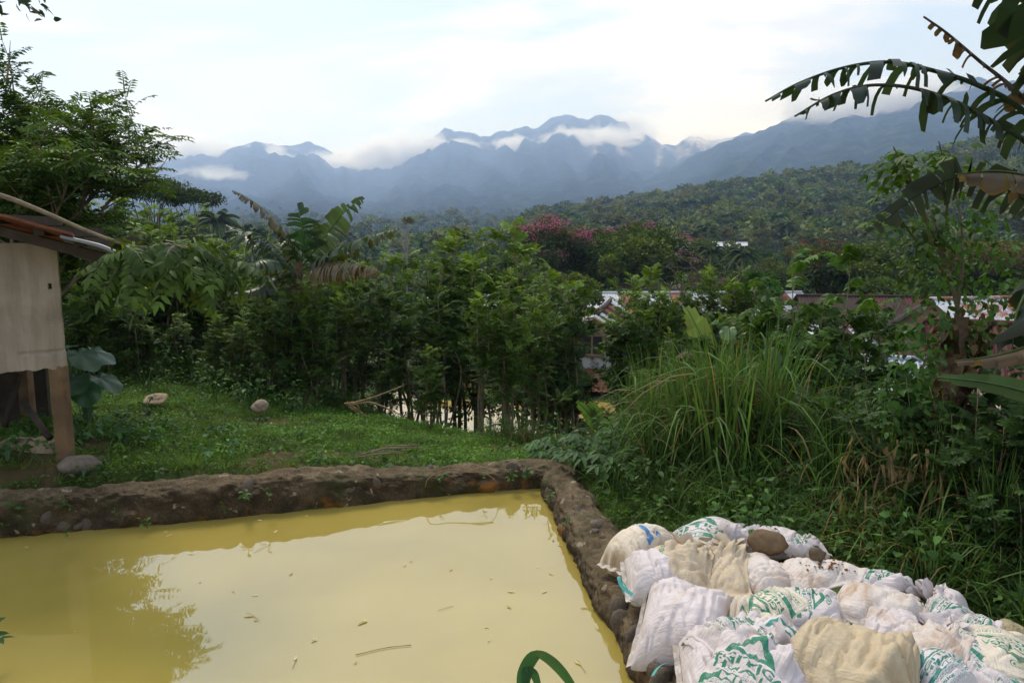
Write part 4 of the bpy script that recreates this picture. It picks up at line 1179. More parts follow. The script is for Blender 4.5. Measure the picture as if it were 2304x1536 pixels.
house('house with bluish white tin roof right of the green walled one', 2090, 812, 21, math.radians(-14), 4.4, 3.6, 1.9, .55, ['tin_blue', 'tin_white', 'tin_blue'], 'brown_wood', 19, win=False)
house('house with large rust streaked tin roof at the right edge', 2330, 672, 27, math.radians(12), 8.5, 7.0, 1.9, 1.9, ['tin_mix', 'tin_mix', 'tin_white'], 'wood_wall', 20, sheet=.9)
house('house with dark red tin roof at the right edge', 2500, 742, 18, math.radians(-26), 7.5, 4.6, 1.8, 1.2, ['tin_red'], 'wood_wall', 21, win=False)
house('shed with beige tin roof below the dark red one', 2330, 880, 13.5, math.radians(8), 3.6, 2.2, 1.7, .28, ['tin_beige', 'tin_beige', 'tin_red'], 'wood_wall', 22, win=False, sheet=.7)
house('far house with a red roof on the valley floor', 1550, 529, 140, math.radians(10), 5.2, 4, 1.5, 1.0, ['tin_red'], 'white_wall', 23, plank=False)
house('far white roofed house beside a palm', 1642, 546, 120, math.radians(-20), 5.0, 4, 1.5, .8, ['tin_white'], 'white_wall', 24, plank=False)
# ================================================================== shrub row, bananas
SHR = []
for k, kw in enumerate([dict(h=2.6, stems=6, per=40, spread=.20, low=.34, ll=.066, lw=.030), dict(h=2.6, stems=5, per=44, spread=.15, ll=.060, lw=.027, low=.38), dict(h=2.6, stems=6, per=38, spread=.27, ll=.074, lw=.034, low=.30, leafL=(.24, .38)),
                        dict(h=2.6, stems=4, per=46, spread=.14, ll=.062, low=.42, a=MID * .85), dict(h=2.6, stems=6, per=40, spread=.22, low=.34, ll=.068, lw=.032, a=np.array([.038, .075, .02]), b=np.array([.11, .19, .035])), dict(h=2.6, stems=6, per=40, spread=.3, low=.05, ll=.075, lw=.034), dict(h=2.6, stems=7, per=30, spread=.3, low=.08, ll=.12, lw=.06, pairs=3, leafL=(.16, .28), big=True, a=np.array([.05, .095, .02]), b=np.array([.13, .21, .035]))]):
    SHR.append(Proto(make_shrub(500 + k, **kw)))
rm = np.random.default_rng(17)
KS = np.array([.2, .17, .2, .14, .19, .0, .10])
def shrub_at(u, v, Y, label, group, k=None, wide=1.0, low=None):
    Y = Y * (1.28 if Y >= 9.8 else 1.15)
    p, h = place_at(u, v, Y)
    s = h / 2.6
    k = int(rm.choice(7, p=KS)) if k is None else k
    return SHR[k].place(tuple(p + [0, 0, -.05]), rm.uniform(0, 6.28), (s * wide * rm.uniform(.9, 1.15), s * wide * rm.uniform(.9, 1.15), s), label, group)
G1, L1 = 'shrubs between the hut and the banana plant', 'feather leaved shrub in the dark thicket between the hut and the banana plant'
for (u, v, Y) in [(190, 575, 9.8), (255, 590, 11), (320, 600, 12.4), (385, 560, 13.2), (440, 585, 12.6), (505, 615, 11.8), (285, 640, 9.9), (360, 650, 14.2), (455, 650, 14.2), (545, 620, 14.2), (410, 600, 14.5), (230, 560, 13), (330, 560, 15), (540, 560, 14), (200, 470, 11), (275, 445, 12), (335, 455, 13), (440, 470, 14), (385, 485, 12), (150, 450, 11), (505, 530, 13), (170, 640, 9.8), (600, 660, 9.85), (230, 690, 9.8), (320, 700, 10.2), (400, 700, 10.4), (480, 690, 10.2), (540, 700, 10.0)]:
    shrub_at(u, v, Y, L1, G1, k=int(rm.choice([5, 5, 5, 6, 2, 4])), wide=1.1)
G2 = 'shrubs in the row behind the lawn'
def L2z(u):
    return 'tall feathery shrub ' + ('beside the trunk of the large banana plant' if u < 720 else 'just right of the large banana plant' if u < 860 else 'left of the lower pond' if u < 1000 else 'before the lower pond' if u < 1130 else 'at the right end of the row before the flowering trees')
for (u, v, Y) in [(590, 610, 11.0), (650, 595, 10.8), (705, 615, 10.7), (755, 612, 14.2), (800, 578, 11.6), (845, 600, 10.8), (905, 562, 14.2), (955, 572, 11), (990, 640, 10.3), (1030, 512, 11.8),
                  (1075, 566, 10.9), (1150, 492, 11.6), (1187, 552, 14.2), (1235, 592, 11.4), (1280, 640, 14.2), (770, 660, 10.5), (700, 640, 9.85), (640, 625, 9.82), (675, 650, 9.8), (735, 600, 12.4)]:
    shrub_at(u, v, Y, L2z(u), G2, k=None if u < 840 else int(rm.choice([0, 2, 4, 5, 6, 1])), wide=1.0)
shrub_at(965, 770, 9.7, 'short shrub with forked pale stem at the lawn edge before the lower pond', None, 2, 1.0)
shrub_at(870, 780, 10.0, 'low shrub with grey green leaves left of the forked one', None, 4, 1.1)
shrub_at(1085, 660, 8.9, 'slim shrub with a dark leaning trunk in front of the lower pond', None, 3, .9)
shrub_at(1150, 610, 9.0, 'tall bare stemmed shrub just behind the pond wall corner', None, 1, .95)
shrub_at(1205, 655, 9.3, 'shrub leaning over the lower pond right of the pond wall corner', None, 0, .95)
G3, L3 = 'shrubs in front of the gabled house', 'airy shrub growing on the slope in front of the gabled house and the tin roof'
for (u, v, Y) in [(1402, 655, 12.2), (1288, 640, 11.0), (1470, 592, 13), (1602, 604, 13.4), (1668, 600, 13), (1536, 622, 13), (1500, 650, 12.4), (1592, 648, 13.6), (1648, 628, 12.8), (1690, 650, 13), (1555, 700, 12), (1625, 700, 12), (1430, 612, 14), (1478, 650, 13.2), (1520, 665, 13.8), (1455, 690, 12), (1560, 655, 15), (1610, 650, 15), (1510, 740, 11.4)]:
    shrub_at(u, v, Y, L3, G3, wide=.9)

# --- banana plants
M['sheath'] = plain_mat('banana_sheath', [(.3, (.045, .03, .016)), (.55, (.15, .095, .05)), (.75, (.26, .17, .09))], 6, .8, .2, bmp=.5)
def strips(seed, p0, n, ln, wd, spread, col=(.12, .075, .04)):
    r_ = np.random.default_rng(seed); q = MB()
    for k in range(n):
        a = r_.uniform(0, 6.28); l_ = ln * r_.uniform(.4, 1.1); s0 = np.asarray(p0) + np.array([math.cos(a), math.sin(a), 0]) * spread * r_.uniform(.4, 1) + [0, 0, r_.uniform(-.3, .3) * ln]
        w = wd * r_.uniform(.5, 1.5); t_ = np.array([-math.sin(a), math.cos(a), 0])
        rows = []
        for j in range(6):
            f = j / 5; c_ = s0 + np.array([math.cos(a), math.sin(a), 0]) * (.14 * math.sin(f * 2.6) * l_ + r_.normal(0, .01)) + np.array([0, 0, -l_ * f]); ww = w * (1 - .6 * f) * (1 + r_.normal(0, .2))
            rows += [c_ - t_ * ww / 2, c_ + t_ * ww / 2 + np.array([math.cos(a), math.sin(a), 0]) * r_.normal(0, .015)]
        q.add(rows, None, [(2 * j, 2 * j + 1, 2 * j + 3, 2 * j + 2) for j in range(5)], 0, np.array(col) * r_.uniform(.5, 1.5))
    return q
def banana_plant(label, base, stem_top, stem_r, leaves, seed, dry=0, name='banana_plant'):
    """leaves: list of (world midrib points, keyword arguments)."""
    root = thing(name, label, 'banana plant', base)
    B = np.asarray(base, float)
    if stem_r:
        q = MB(); st = np.asarray(stem_top) - B
        tube(q, spline([(0, 0, -.2), st * .5 + [.02, .01, 0], st], 10), np.linspace(stem_r * 1.15, stem_r * .55, 10), 9)
        q.build('pseudostem', M['sheath'], root)
        if dry:
            strips(seed + 7, st * .72, dry, np.linalg.norm(st) * .55, .07, stem_r * 1.3).build('dry_sheath', M['dry'], root)['kind'] = 'stuff'
    for k, (pts, kw) in enumerate(leaves):
        mbk = banana_leaf(np.asarray(pts) - B, kw.pop('w', .2), seed + k, **kw)
        lab = kw.get('_', None)
        mbk.build('leaf', M['banana'], root)
    return root
def px(Y, *uv):
    return [at(u, v, Y + (e[0] if e else 0)) for u, v, *e in uv]
b1 = at(645, 900, 13.0); b1[2] = H1(b1[0], b1[1])
Yb = 13.0
GB = dict(col=(.036, .078, .026)); 
banana_plant('large banana plant with torn leaves and brown dead sheaths behind the lawn', tuple(b1), at(672, 590, Yb), .14, [
    (px(Yb, (672, 600), (640, 522, -.2), (592, 470, -.3), (548, 440, -.35), (522, 428, -.4)), dict(w=0.333, strip=.045, torn=.95, hang=1.4, dead=.35, col=(.06, .08, .04), lift=.1, **{})),
    (px(Yb, (676, 600), (684, 545, -.1), (676, 492, -.15), (668, 456, -.1)), dict(face=True, w=0.416, strip=.045, torn=.9, hang=.35, lift=.35, col=(.03, .075, .028))),
    (px(Yb, (680, 600), (725, 540, -.1), (775, 478, -.2), (818, 442, -.25)), dict(face=True, w=0.283, strip=.045, torn=.6, hang=.8, lift=.3, col=(.06, .10, .035))),
    (px(Yb, (690, 602), (755, 560, -.3), (830, 532, -.5), (898, 514, -.7)), dict(w=0.382, strip=.045, torn=.75, hang=1.35, lift=.1, dead=.1, col=(.038, .08, .03))),
    (px(Yb, (690, 610), (725, 594, -.4), (785, 592, -.8), (852, 606, -1.1)), dict(w=0.433, strip=.045, torn=.9, hang=1.5, lift=-.5, dead=.6, col=(.06, .075, .03), edge=(.20, .11, .06))),
    (px(Yb, (668, 604), (620, 572, .2), (575, 535, .3), (508, 505, .4)), dict(w=0.399, strip=.045, torn=.8, hang=1.2, lift=.15, col=(.03, .07, .028))),
    (px(Yb, (664, 610), (630, 590, -.4), (588, 585, -.7), (545, 610, -.9)), dict(w=0.399, strip=.045, torn=.8, hang=1.2, lift=.1, col=(.03, .066, .028))),
    (px(Yb, (680, 606), (700, 560, .4), (720, 530, .8), (760, 520, 1.3)), dict(w=0.367, strip=.045, torn=.7, hang=1.1, lift=.2, col=(.034, .075, .028))),
    (px(Yb, (665, 612), (615, 625, -.5), (570, 650, -.8), (520, 660, -1.0)), dict(w=0.283, strip=.045, torn=.8, hang=1.3, lift=0, col=(.02, .035, .02))),
    (px(Yb, (664, 604), (610, 548, .1), (560, 520, .1), (525, 545, 0)), dict(w=.36, strip=.045, torn=.85, hang=1.3, lift=.1, col=(.028, .064, .024))),
    (px(Yb, (686, 606), (735, 570, .1), (790, 560, .2), (835, 585, .3)), dict(w=.34, strip=.045, torn=.85, hang=1.3, lift=.1, col=(.028, .062, .024))),
    (px(Yb, (676, 600), (650, 545, -.2), (622, 520, -.3), (600, 530, -.4)), dict(w=.30, strip=.045, torn=.8, hang=1.1, lift=.2, col=(.034, .075, .026))),
], 700, dry=26)
b2 = at(600, 880, 14.2); b2[2] = H1(b2[0], b2[1])
banana_plant('young banana shoot with a pale unrolling leaf behind the large banana plant', tuple(b2), at(600, 590, 14.2), .07, [
    (px(14.2, (600, 600), (602, 560), (607, 525), (612, 500)), dict(w=0.090, torn=.05, hang=-.2, lift=.9, col=(.15, .22, .05), miss=0)),
    (px(14.2, (598, 600), (585, 560), (560, 535, .3), (530, 520, .5)), dict(w=0.230, torn=.5, hang=.9, col=(.10, .16, .05))),
    (px(14.2, (602, 600), (625, 555), (650, 540, .3), (680, 545, .5)), dict(w=0.256, torn=.6, hang=1.0, col=(.05, .10, .03))),
], 720)
b3 = at(1595, 860, 8.6); b3[2] = H1(b3[0], b3[1])
YOUNG = dict(torn=.04, miss=0, gap=0, face=True)
banana_plant('young banana plant with one upright yellow edged leaf before the tin roof', tuple(b3), at(1592, 815, 8.6), .06, [
    (px(8.6, (1592, 822), (1584, 775), (1566, 730), (1544, 690)), dict(w=.145, hang=.05, lift=.25, col=(.15, .22, .07), rib=(.26, .32, .12), edge=(.3, .17, .06), **YOUNG)),
    (px(8.7, (1640, 840), (1640, 790), (1643, 750), (1650, 712)), dict(w=.13, hang=.6, lift=.2, col=(.11, .15, .05), dead=.4, edge=(.34, .20, .09), torn=.5, rib=(.26, .3, .12))),
    (px(8.5, (1588, 830), (1570, 800), (1545, 788), (1520, 803)), dict(w=.11, hang=1.3, lift=-.4, dead=1.0, edge=(.30, .21, .12), col=(.3, .2, .1), torn=.1)),
    (px(8.5, (1590, 830), (1620, 800), (1665, 745), (1700, 740)), dict(w=.10, hang=.9, lift=.1, col=(.12, .17, .06), dead=.3)),
], 740)
b4 = at(1462, 1010, 7.6); b4[2] = H1(b4[0], b4[1])
banana_plant('banana sucker with one broad upright yellow green leaf in the tall grass', tuple(b4), at(1462, 965, 7.6), .045, [
    (px(7.6, (1464, 975), (1458, 925), (1452, 875), (1448, 828)), dict(w=.135, hang=.0, lift=.15, col=(.115, .19, .04), rib=(.2, .27, .08), **YOUNG)),
    (px(7.5, (1464, 985), (1480, 955), (1500, 940), (1525, 950)), dict(w=.10, hang=.7, lift=.1, col=(.09, .16, .04))),
    (px(7.5, (1460, 985), (1430, 950), (1400, 925), (1372, 905)), dict(w=.08, hang=.6, lift=.2, col=(.08, .14, .04))),
], 750)
b5 = at(1348, 1000, 9.3); b5[2] = H1(b5[0], b5[1])
banana_plant('small banana sucker with bright leaves beside the lower pond', tuple(b5), at(1346, 968, 9.3), .04, [
    (px(9.3, (1346, 975), (1335, 945), (1318, 922), (1298, 902)), dict(w=.09, hang=.3, lift=.3, col=(.10, .19, .04), **YOUNG)),
    (px(9.3, (1347, 975), (1346, 945), (1338, 920), (1326, 905)), dict(w=.10, hang=.1, lift=.3, col=(.11, .20, .045), **YOUNG)),
    (px(9.3, (1348, 975), (1365, 955), (1385, 940), (1405, 925)), dict(w=.08, hang=.4, lift=.3, col=(.09, .17, .04), **YOUNG)),
    (px(9.2, (1346, 978), (1325, 965), (1300, 965), (1280, 975)), dict(w=.06, hang=.8, lift=.1, col=(.08, .14, .035))),
], 760)
# the overhanging banana at the right edge, torn leaves dark against the sky
b6 = np.array([3.25, 4.0, 0.0]); b6[2] = H1(3.25, 4.0)
DK = dict(torn=.97, miss=.30, upward=.14, edge=(.06, .045, .03), gap=.45, strip=.036)
banana_plant('banana plant at the right edge with torn dark leaves arching over the slope', tuple(b6), np.array([3.2, 3.95, 2.55]), .11, [
    (px(3.8, (2480, 420), (2304, 252), (2200, 192), (2095, 158), (2000, 140), (1900, 152), (1800, 186), (1722, 228)), dict(w=.30, hang=1.5, lift=.25, col=(.020, .040, .020), rib=(.035, .06, .025), rib_r=.016, lens=(.10, 1.0), **DK)),
    (px(3.7, (2470, 480), (2320, 330), (2230, 272), (2130, 222), (2040, 196), (1950, 193), (1870, 215), (1788, 262)), dict(w=.30, hang=1.5, lift=.1, col=(.020, .040, .020), rib=(.045, .06, .03), rib_r=.015, lens=(.12, 1.05), **DK)),
    (px(4.0, (2480, 440), (2310, 230), (2200, 135), (2130, 75), (2078, 38)), dict(w=.13, hang=1.5, lift=.0, col=(.05, .04, .025), dead=.8, edge=(.085, .05, .035), rib=(.09, .06, .04), rib_r=.016, torn=1, miss=.55, strip=.03, gap=.4, lens=(.3, 1.1))),
    (px(3.6, (2520, 330), (2420, 120), (2330, 20), (2180, -70)), dict(w=.36, hang=1.25, lift=-.1, col=(.016, .034, .02), rib_r=.02, torn=.95, miss=.05, gap=.35, edge=(.07, .05, .03), strip=.07)),
    (px(3.9, (2520, 380), (2440, 180), (2350, 60), (2240, -60)), dict(w=.38, hang=1.0, lift=.1, col=(.016, .034, .02), rib_r=.02, torn=.9, miss=.02, gap=.3, strip=.06, edge=(.07, .05, .03))),
    (px(4.3, (2480, 460), (2360, 408), (2250, 386), (2150, 392)), dict(w=.19, hang=1.5, lift=-.6, dead=.8, col=(.14, .12, .05), edge=(.17, .115, .075), torn=.95, gap=.3, strip=.06)),
    (px(4.5, (2400, 500), (2200, 400), (2090, 425), (2010, 480), (1940, 535)), dict(w=.14, hang=.5, lift=.1, col=(.020, .034, .016), dead=.1, torn=.9, miss=.12, gap=.4, face=True, strip=.05, rib=(.03, .04, .02), rib_r=.007, edge=(.05, .04, .025))),
    (px(3.3, (2480, 930), (2330, 886), (2220, 860), (2110, 848)), dict(w=.05, hang=.25, lift=.25, col=(.05, .10, .045), rib=(.12, .17, .06), rib_r=.008, **YOUNG)),
    (px(4.4, (2420, 560), (2340, 620), (2290, 700), (2275, 800)), dict(w=.24, hang=1.0, lift=.1, col=(.012, .026, .014), torn=.4)),
    (px(4.3, (2420, 700), (2330, 770), (2240, 800), (2150, 812)), dict(w=.11, hang=1.3, lift=-.2, dead=1, col=(.2, .14, .08), edge=(.2, .135, .075), torn=.2)),
], 800, dry=20)
# ================================================================== hut and trees at the left
Yh = 6.0
hp = thing('hut', 'small raised hut with a grey board wall and rusty tin roof at the left edge', 'hut', (0, 0, 0))
M['board'] = plain_mat('weathered_board', [(.2, (.15, .125, .10)), (.45, (.27, .235, .195)), (.75, (.37, .33, .28))], 2.2, .85, .2, bmp=.15, dist=.6)
tb = M['board'].node_tree
bb = tb.nodes['Principled BSDF']; old = bb.inputs['Base Color'].links[0].from_socket
tcb = N(tb, 'ShaderNodeTexCoord'); mpb = N(tb, 'ShaderNodeMapping'); mpb.inputs['Scale'].default_value = (5, 5, .5); L(tb, tcb.outputs['Object'], mpb.inputs[0])
st = ramp(tb, noise(tb, 2.6, 8, .65, .3, vec=mpb.outputs[0]), [(.3, (.78, .74, .70)), (.6, (1.08, 1.06, 1.04))])
L(tb, mixc(tb, 1.0, old, st, 'MULTIPLY'), bb.inputs['Base Color'])
M['post'] = plain_mat('weathered_post', [(.3, (.08, .05, .027)), (.7, (.19, .12, .065))], 5, .8, .25, bmp=.3)
M['dark_wood'] = plain_mat('dark_rafter', [(.3, (.03, .024, .018)), (.7, (.07, .055, .04))], 5, .85, .2)
# board panel: a real slab with a broken lower edge and a hole
TL, TR, BR, BL = at(-130, 545, Yh - .12), at(127, 548, Yh), at(146, 826, Yh), at(-130, 858, Yh - .12)
nx, nz = 90, 90
u_ = np.linspace(0, 1, nx); w_ = np.linspace(0, 1, nz)
U, Wq = np.meshgrid(u_, w_, indexing='ij')
ragx = .009 * fbm(w_ * 9, w_ * 0 + 2, 71, 3); ragz = .028 * fbm(u_ * 12, u_ * 0 + 5, 72, 4)
Pn = (TL * ((1 - U) * (1 - Wq))[..., None] + TR * (U * (1 - Wq))[..., None] + BR * (U * Wq)[..., None] + BL * ((1 - U) * Wq)[..., None])
Pn[..., 0] += (ragx[None, :] * U ** 20) + .016 * (U > .9) * sstep(.86, .88, Wq) * U; Pn[..., 2] += ragz[:, None] * Wq ** 14
Pn[..., 1] += .004 * fbm(U * 5, Wq * 5, 73, 3)
dm = np.abs(Wq - .862 - .012 * fbm(U * 14, Wq * 0, 74, 3)); Pn[..., 1] += .012 * (dm < .012) * (U > .62)      # the split near the bottom
ho = np.hypot((U - .915) * 1.35, (Wq - .335) * 1.0) + .006 * fbm(U * 60, Wq * 60, 75, 2)
i = np.arange(nx - 1)[:, None]; j = np.arange(nz - 1)[None]
Q = np.stack([i * nz + j, i * nz + j + 1, (i + 1) * nz + j + 1, (i + 1) * nz + j], -1).reshape(-1, 4)
hc = ((ho[:-1, :-1] + ho[1:, 1:]) / 2).ravel() < .026
q = MB(); q.add(Pn.reshape(-1, 3), None, Q[~hc]); P2 = Pn.copy(); P2[..., 1] += .018
q.add(P2.reshape(-1, 3), None, Q[~hc][:, ::-1])
def seam(idx):
    a = Pn.reshape(-1, 3)[idx]; b_ = P2.reshape(-1, 3)[idx]; k = len(idx)
    q.add(np.vstack([a, b_]), None, [(t_, t_ + 1, k + t_ + 1, k + t_) for t_ in range(k - 1)])
seam(np.arange(nx) * nz + nz - 1); seam((nx - 1) * nz + np.arange(nz))
q.build('wall_panel', M['board'], hp)
for (u, v) in [(108, 564), (118, 731), (20, 700)]:
    V, F = rock_arrays(1, 1, 0, .5); q = MB(); p = at(u, v, Yh - .02); q.add(V * .007 + p, F, None); q.build('nail', M['tin_grey'], hp)
# side wall going back, floor, posts
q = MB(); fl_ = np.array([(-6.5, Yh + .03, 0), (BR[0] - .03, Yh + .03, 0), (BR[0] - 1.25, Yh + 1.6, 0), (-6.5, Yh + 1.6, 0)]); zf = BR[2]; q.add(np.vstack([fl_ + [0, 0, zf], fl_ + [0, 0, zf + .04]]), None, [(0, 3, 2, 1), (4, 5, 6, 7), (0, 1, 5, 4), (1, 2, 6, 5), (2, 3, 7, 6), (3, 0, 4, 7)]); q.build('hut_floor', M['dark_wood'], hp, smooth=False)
pt, pb_ = at(132, 832, Yh + .04), at(148, 1024, Yh - .02)
for (a, b_, s) in [(pt, pb_, .052), (pt + [-1.25, 1.45, 0], np.array([pb_[0] - 1.25, pb_[1] + 1.45, .1]), .05), (pt + [-2.2, .05, 0], pb_ + [-2.3, 0, 0], .05)]:
    q = MB(); d_ = (b_ - a); V = []
    for e_ in (a + [0, 0, .04], b_ - [0, 0, .25]):
        for sx, sy in ((-s, -.05), (s, -.05), (s, .05), (-s, .05)): V.append(e_ + np.array([sx, sy, 0]))
    q.add(V, None, [(0, 1, 5, 4), (1, 2, 6, 5), (2, 3, 7, 6), (3, 0, 4, 7), (0, 3, 2, 1), (4, 5, 6, 7)]); q.build('post', M['post'], hp, smooth=False)
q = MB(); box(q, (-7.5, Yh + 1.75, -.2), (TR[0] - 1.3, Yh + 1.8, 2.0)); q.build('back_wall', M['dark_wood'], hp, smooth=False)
# roof: overlapping corrugated sheets sloping down to the right
EL, ER = at(-160, 452, 5.35), at(272, 566, 5.35)
sl = norm(ER - EL); yd = norm(np.array([-.53, 1.0, -.13])); up_ = np.cross(sl, yd); up_ = up_ if up_[2] > 0 else -up_
def roof_sheet(s0, s1, y0, y1, mt, lift):
    p = EL + (ER - EL) * s0; ln = np.linalg.norm(ER - EL) * (s1 - s0); wv = .076; n = int((y1 - y0) / wv * 8)
    yy = np.linspace(y0, y1, n); xx = np.linspace(0, ln, 14)
    X_, Y_ = np.meshgrid(xx, yy, indexing='ij')
    z_ = .011 * np.cos(2 * PI * Y_ / wv) + lift + .012 * fbm(X_ * 3, Y_ * 3, int(s0 * 100), 2) - .02 * sstep(.6, 1, X_ / ln) * (s1 > .95)
    V = p + X_[..., None] * sl + Y_[..., None] * yd + z_[..., None] * up_
    i = np.arange(13)[:, None]; j = np.arange(n - 1)[None]
    Q = np.stack([i * n + j, (i + 1) * n + j, (i + 1) * n + j + 1, i * n + j + 1], -1).reshape(-1, 4)
    q = MB(); q.add(V.reshape(-1, 3), None, Q); q.add(V.reshape(-1, 3) - up_ * .004, None, Q[:, ::-1])
    e_ = np.arange(14) * n; q.add(np.vstack([V.reshape(-1, 3)[e_], V.reshape(-1, 3)[e_] - up_ * .022]), None, [(k, k + 1, 14 + k + 1, 14 + k) for k in range(13)])
    q.build('roof_sheet', M[mt], hp)
M['tin_hut_rust'] = tin('hut_rusty_tin', (.10, .028, .016), (.21, .085, .045), .4, .7, .75)
M['tin_hut_grey'] = tin('hut_grey_tin', (.20, .205, .22), (.16, .10, .08), .55, .75, .4)
for k in range(2):
    roof_sheet(-.05, .74, k * .78, k * .78 + .84, 'tin_hut_rust', .035 + .004 * k)
    roof_sheet(.68, 1.0, k * .78 + .02, k * .78 + .86, 'tin_hut_grey', .012 + .004 * k)
for yy in (5.62,):
    a = EL + yd * (yy - EL[1]) - up_ * .05; b_ = EL + (ER - EL) * .93 + yd * (yy - EL[1]) - up_ * .05
    q = MB(); V = []
    for e_ in (a, b_):
        for dy_, dz_ in ((-.025, -.045), (.025, -.045), (.025, .03), (-.025, .03)): V.append(e_ + np.array([0, dy_, dz_]))
    q.add(V, None, [(0, 1, 5, 4), (1, 2, 6, 5), (2, 3, 7, 6), (3, 0, 4, 7), (0, 3, 2, 1), (4, 5, 6, 7)]); q.build('rafter', M['dark_wood'], hp, smooth=False)
for s_ in (.25, .50, .72):
    p = EL + (ER - EL) * s_ - up_ * .02; q = MB(); box(q, (p[0] - .04, 5.5, p[2] - .05), (p[0] + .04, 6.3, p[2] + .02)); q.build('purlin', M['dark_wood'], hp, smooth=False)
# things lying under the hut
p = on(72, 1018, .38)
root = thing('old_sack', 'old muddy sack bound with twine lying under the hut', 'sack', tuple(p))
q = MB(); th = np.linspace(0, 2 * PI, 28, endpoint=False); xs = np.linspace(-1, 1, 26)
R_ = .15 * (1 - np.abs(xs) ** 5) ** .5 * (1 + .1 * fbm(xs * 3, xs * 0, 81, 2)) + .01
V = np.stack([np.repeat(xs * .29, 28), np.outer(R_, np.cos(th)).ravel() * 1.05, np.outer(R_, np.sin(th)).ravel() * .82], 1)
V += .018 * fbm(V[:, 0:1] * 9, V[:, 1:2] * 9 + V[:, 2:3] * 7, 82, 3)
ii = np.arange(25)[:, None]; jj = np.arange(28)[None]
q.add(V, None, np.stack([ii * 28 + jj, (ii + 1) * 28 + jj, (ii + 1) * 28 + (jj + 1) % 28, ii * 28 + (jj + 1) % 28], -1).reshape(-1, 4))
M['mud_sack'] = plain_mat('muddy_sacking', [(.25, (.10, .07, .04)), (.55, (.27, .21, .13)), (.8, (.42, .36, .26))], 5, .9, .15, bmp=.5)
q.build('body', M['mud_sack'], root)
for k, x_ in enumerate((-.06, -.02, .05)):
    q = MB(); r_ = .15; tube(q, [(x_ + .02 * math.sin(a * 2), r_ * 1.08 * math.cos(a), r_ * .86 * math.sin(a)) for a in np.linspace(0, 2 * PI, 20)], .004, 4); q.build('twine', M['branch'], root)
root.rotation_euler = (0, .05, .12)
def rock(label, u, v, z, r_, seed, sc=(1, 1, .8), col=(1, 1, 1), name='rock', sink=.55):
    V, F = rock_arrays(seed, 3, .5, .85); q = MB(); p = on(u, v, z); q.add(V * r_ * np.array(sc), F, None, 0, col)
    o = q.build(name, M['rock']); o.location = (p[0], p[1], z + r_ * sc[2] * (1 - sink)); o.rotation_euler = (0, 0, seed); tag(o, label, 'rock'); return o
rock('grey brown boulder at the foot of the hut post', 178, 1062, .3, .14, 3, (1.2, 1, .8))
rock('pale boulder at the edge of the lawn below the banana plant', 585, 921, H1(*on(585, 921, .1)[:2]), .13, 5, (1, 1, .8), (2.2, 2.0, 1.7))
rock('flat pale stone half hidden in the lawn', 350, 905, H1(*on(350, 905, .25)[:2]), .17, 8, (1.3, .9, .45), (1.7, 1.55, 1.2))
rock('small stone on the outer side of the wall beside the first sack', 1343, 1183, .24, .055, 11)
rock('smaller stone below it on the wall', 1338, 1198, .24, .04, 12)
p0, p1 = at(52, 905, 6.35), at(112, 985, 6.0)
q = MB(); tube(q, [p0, (p0 + p1) / 2, p1], [.035, .03, .03], 6); o = q.build('plank', M['dark_wood'], None); tag(o, 'old plank leaning in the dark under the hut', 'plank')
p0, p1 = at(10, 960, 6.5), at(45, 840, 6.6)
q = MB(); tube(q, [p0, p1], [.03, .03], 6); o = q.build('pole', M['dark_wood'], None); tag(o, 'dark pole slanting in the space under the hut', 'pole')

# --- the leafy tree behind the hut, close enough to see its feather leaves
def feather_tree(label, base, branches, seed, ll, lw, leafL, per, a, b, name='feather_leaved_tree', twigs=7, pairs=6, big=False, twl=.5, tint_tip=.4, mat='leaf', updir=(0, 0, 1), stem=True, droop=.32):
    r_ = np.random.default_rng(seed); B = np.asarray(base, float)
    root = thing(name, label, 'tree', tuple(B)); sm, fm = MB(), MB()
    O, D, LL, TT = [], [], [], []
    for pts, rad in branches:
        P = spline(np.asarray(pts) - B, 22)
        tube(sm, P, np.linspace(rad, rad * .25, 22), 7)
        for k in range(twigs):
            s = r_.uniform(.3, 1.0) if k else 1.0; i0 = int(s * 21); o0 = P[i0]
            T = norm(P[min(i0 + 1, 21)] - P[max(i0 - 1, 0)])
            d_ = norm(T * .6 + r_.normal(0, .7, 3) + [0, 0, .35]); tl = twl * r_.uniform(.5, 1.2)
            e_ = o0 + d_ * tl; m_ = (o0 + e_) / 2 + r_.normal(0, .05, 3) * tl
            tube(sm, spline([o0, m_, e_], 6), np.linspace(rad * .28, .003, 6), 4, cap=False)
            f = r_.uniform(.2, 1.0, per)[:, None]; O.append(o0 * (1 - f) + e_ * f)
            a_ = r_.uniform(0, 6.28, per); D.append(np.stack([np.cos(a_), np.sin(a_), r_.uniform(-.1, .8, per)], 1) + d_ * .5)
            LL.append(r_.uniform(*leafL, per)); TT.append(np.clip(f[:, 0] - .55, 0, 1) * 2 * tint_tip + r_.uniform(0, .15))
    O, D, LL, TT = np.vstack(O), np.vstack(D), np.concatenate(LL), np.concatenate(TT)
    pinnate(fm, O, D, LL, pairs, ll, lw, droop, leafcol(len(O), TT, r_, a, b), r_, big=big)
    if stem: sm.build('branch', M['branch'], root)
    fm.build('foliage', M[mat], root)
    return root
YT = 8.6
bt = np.array([-5.6, 8.4, .4])
br = []
rt = np.random.default_rng(23)
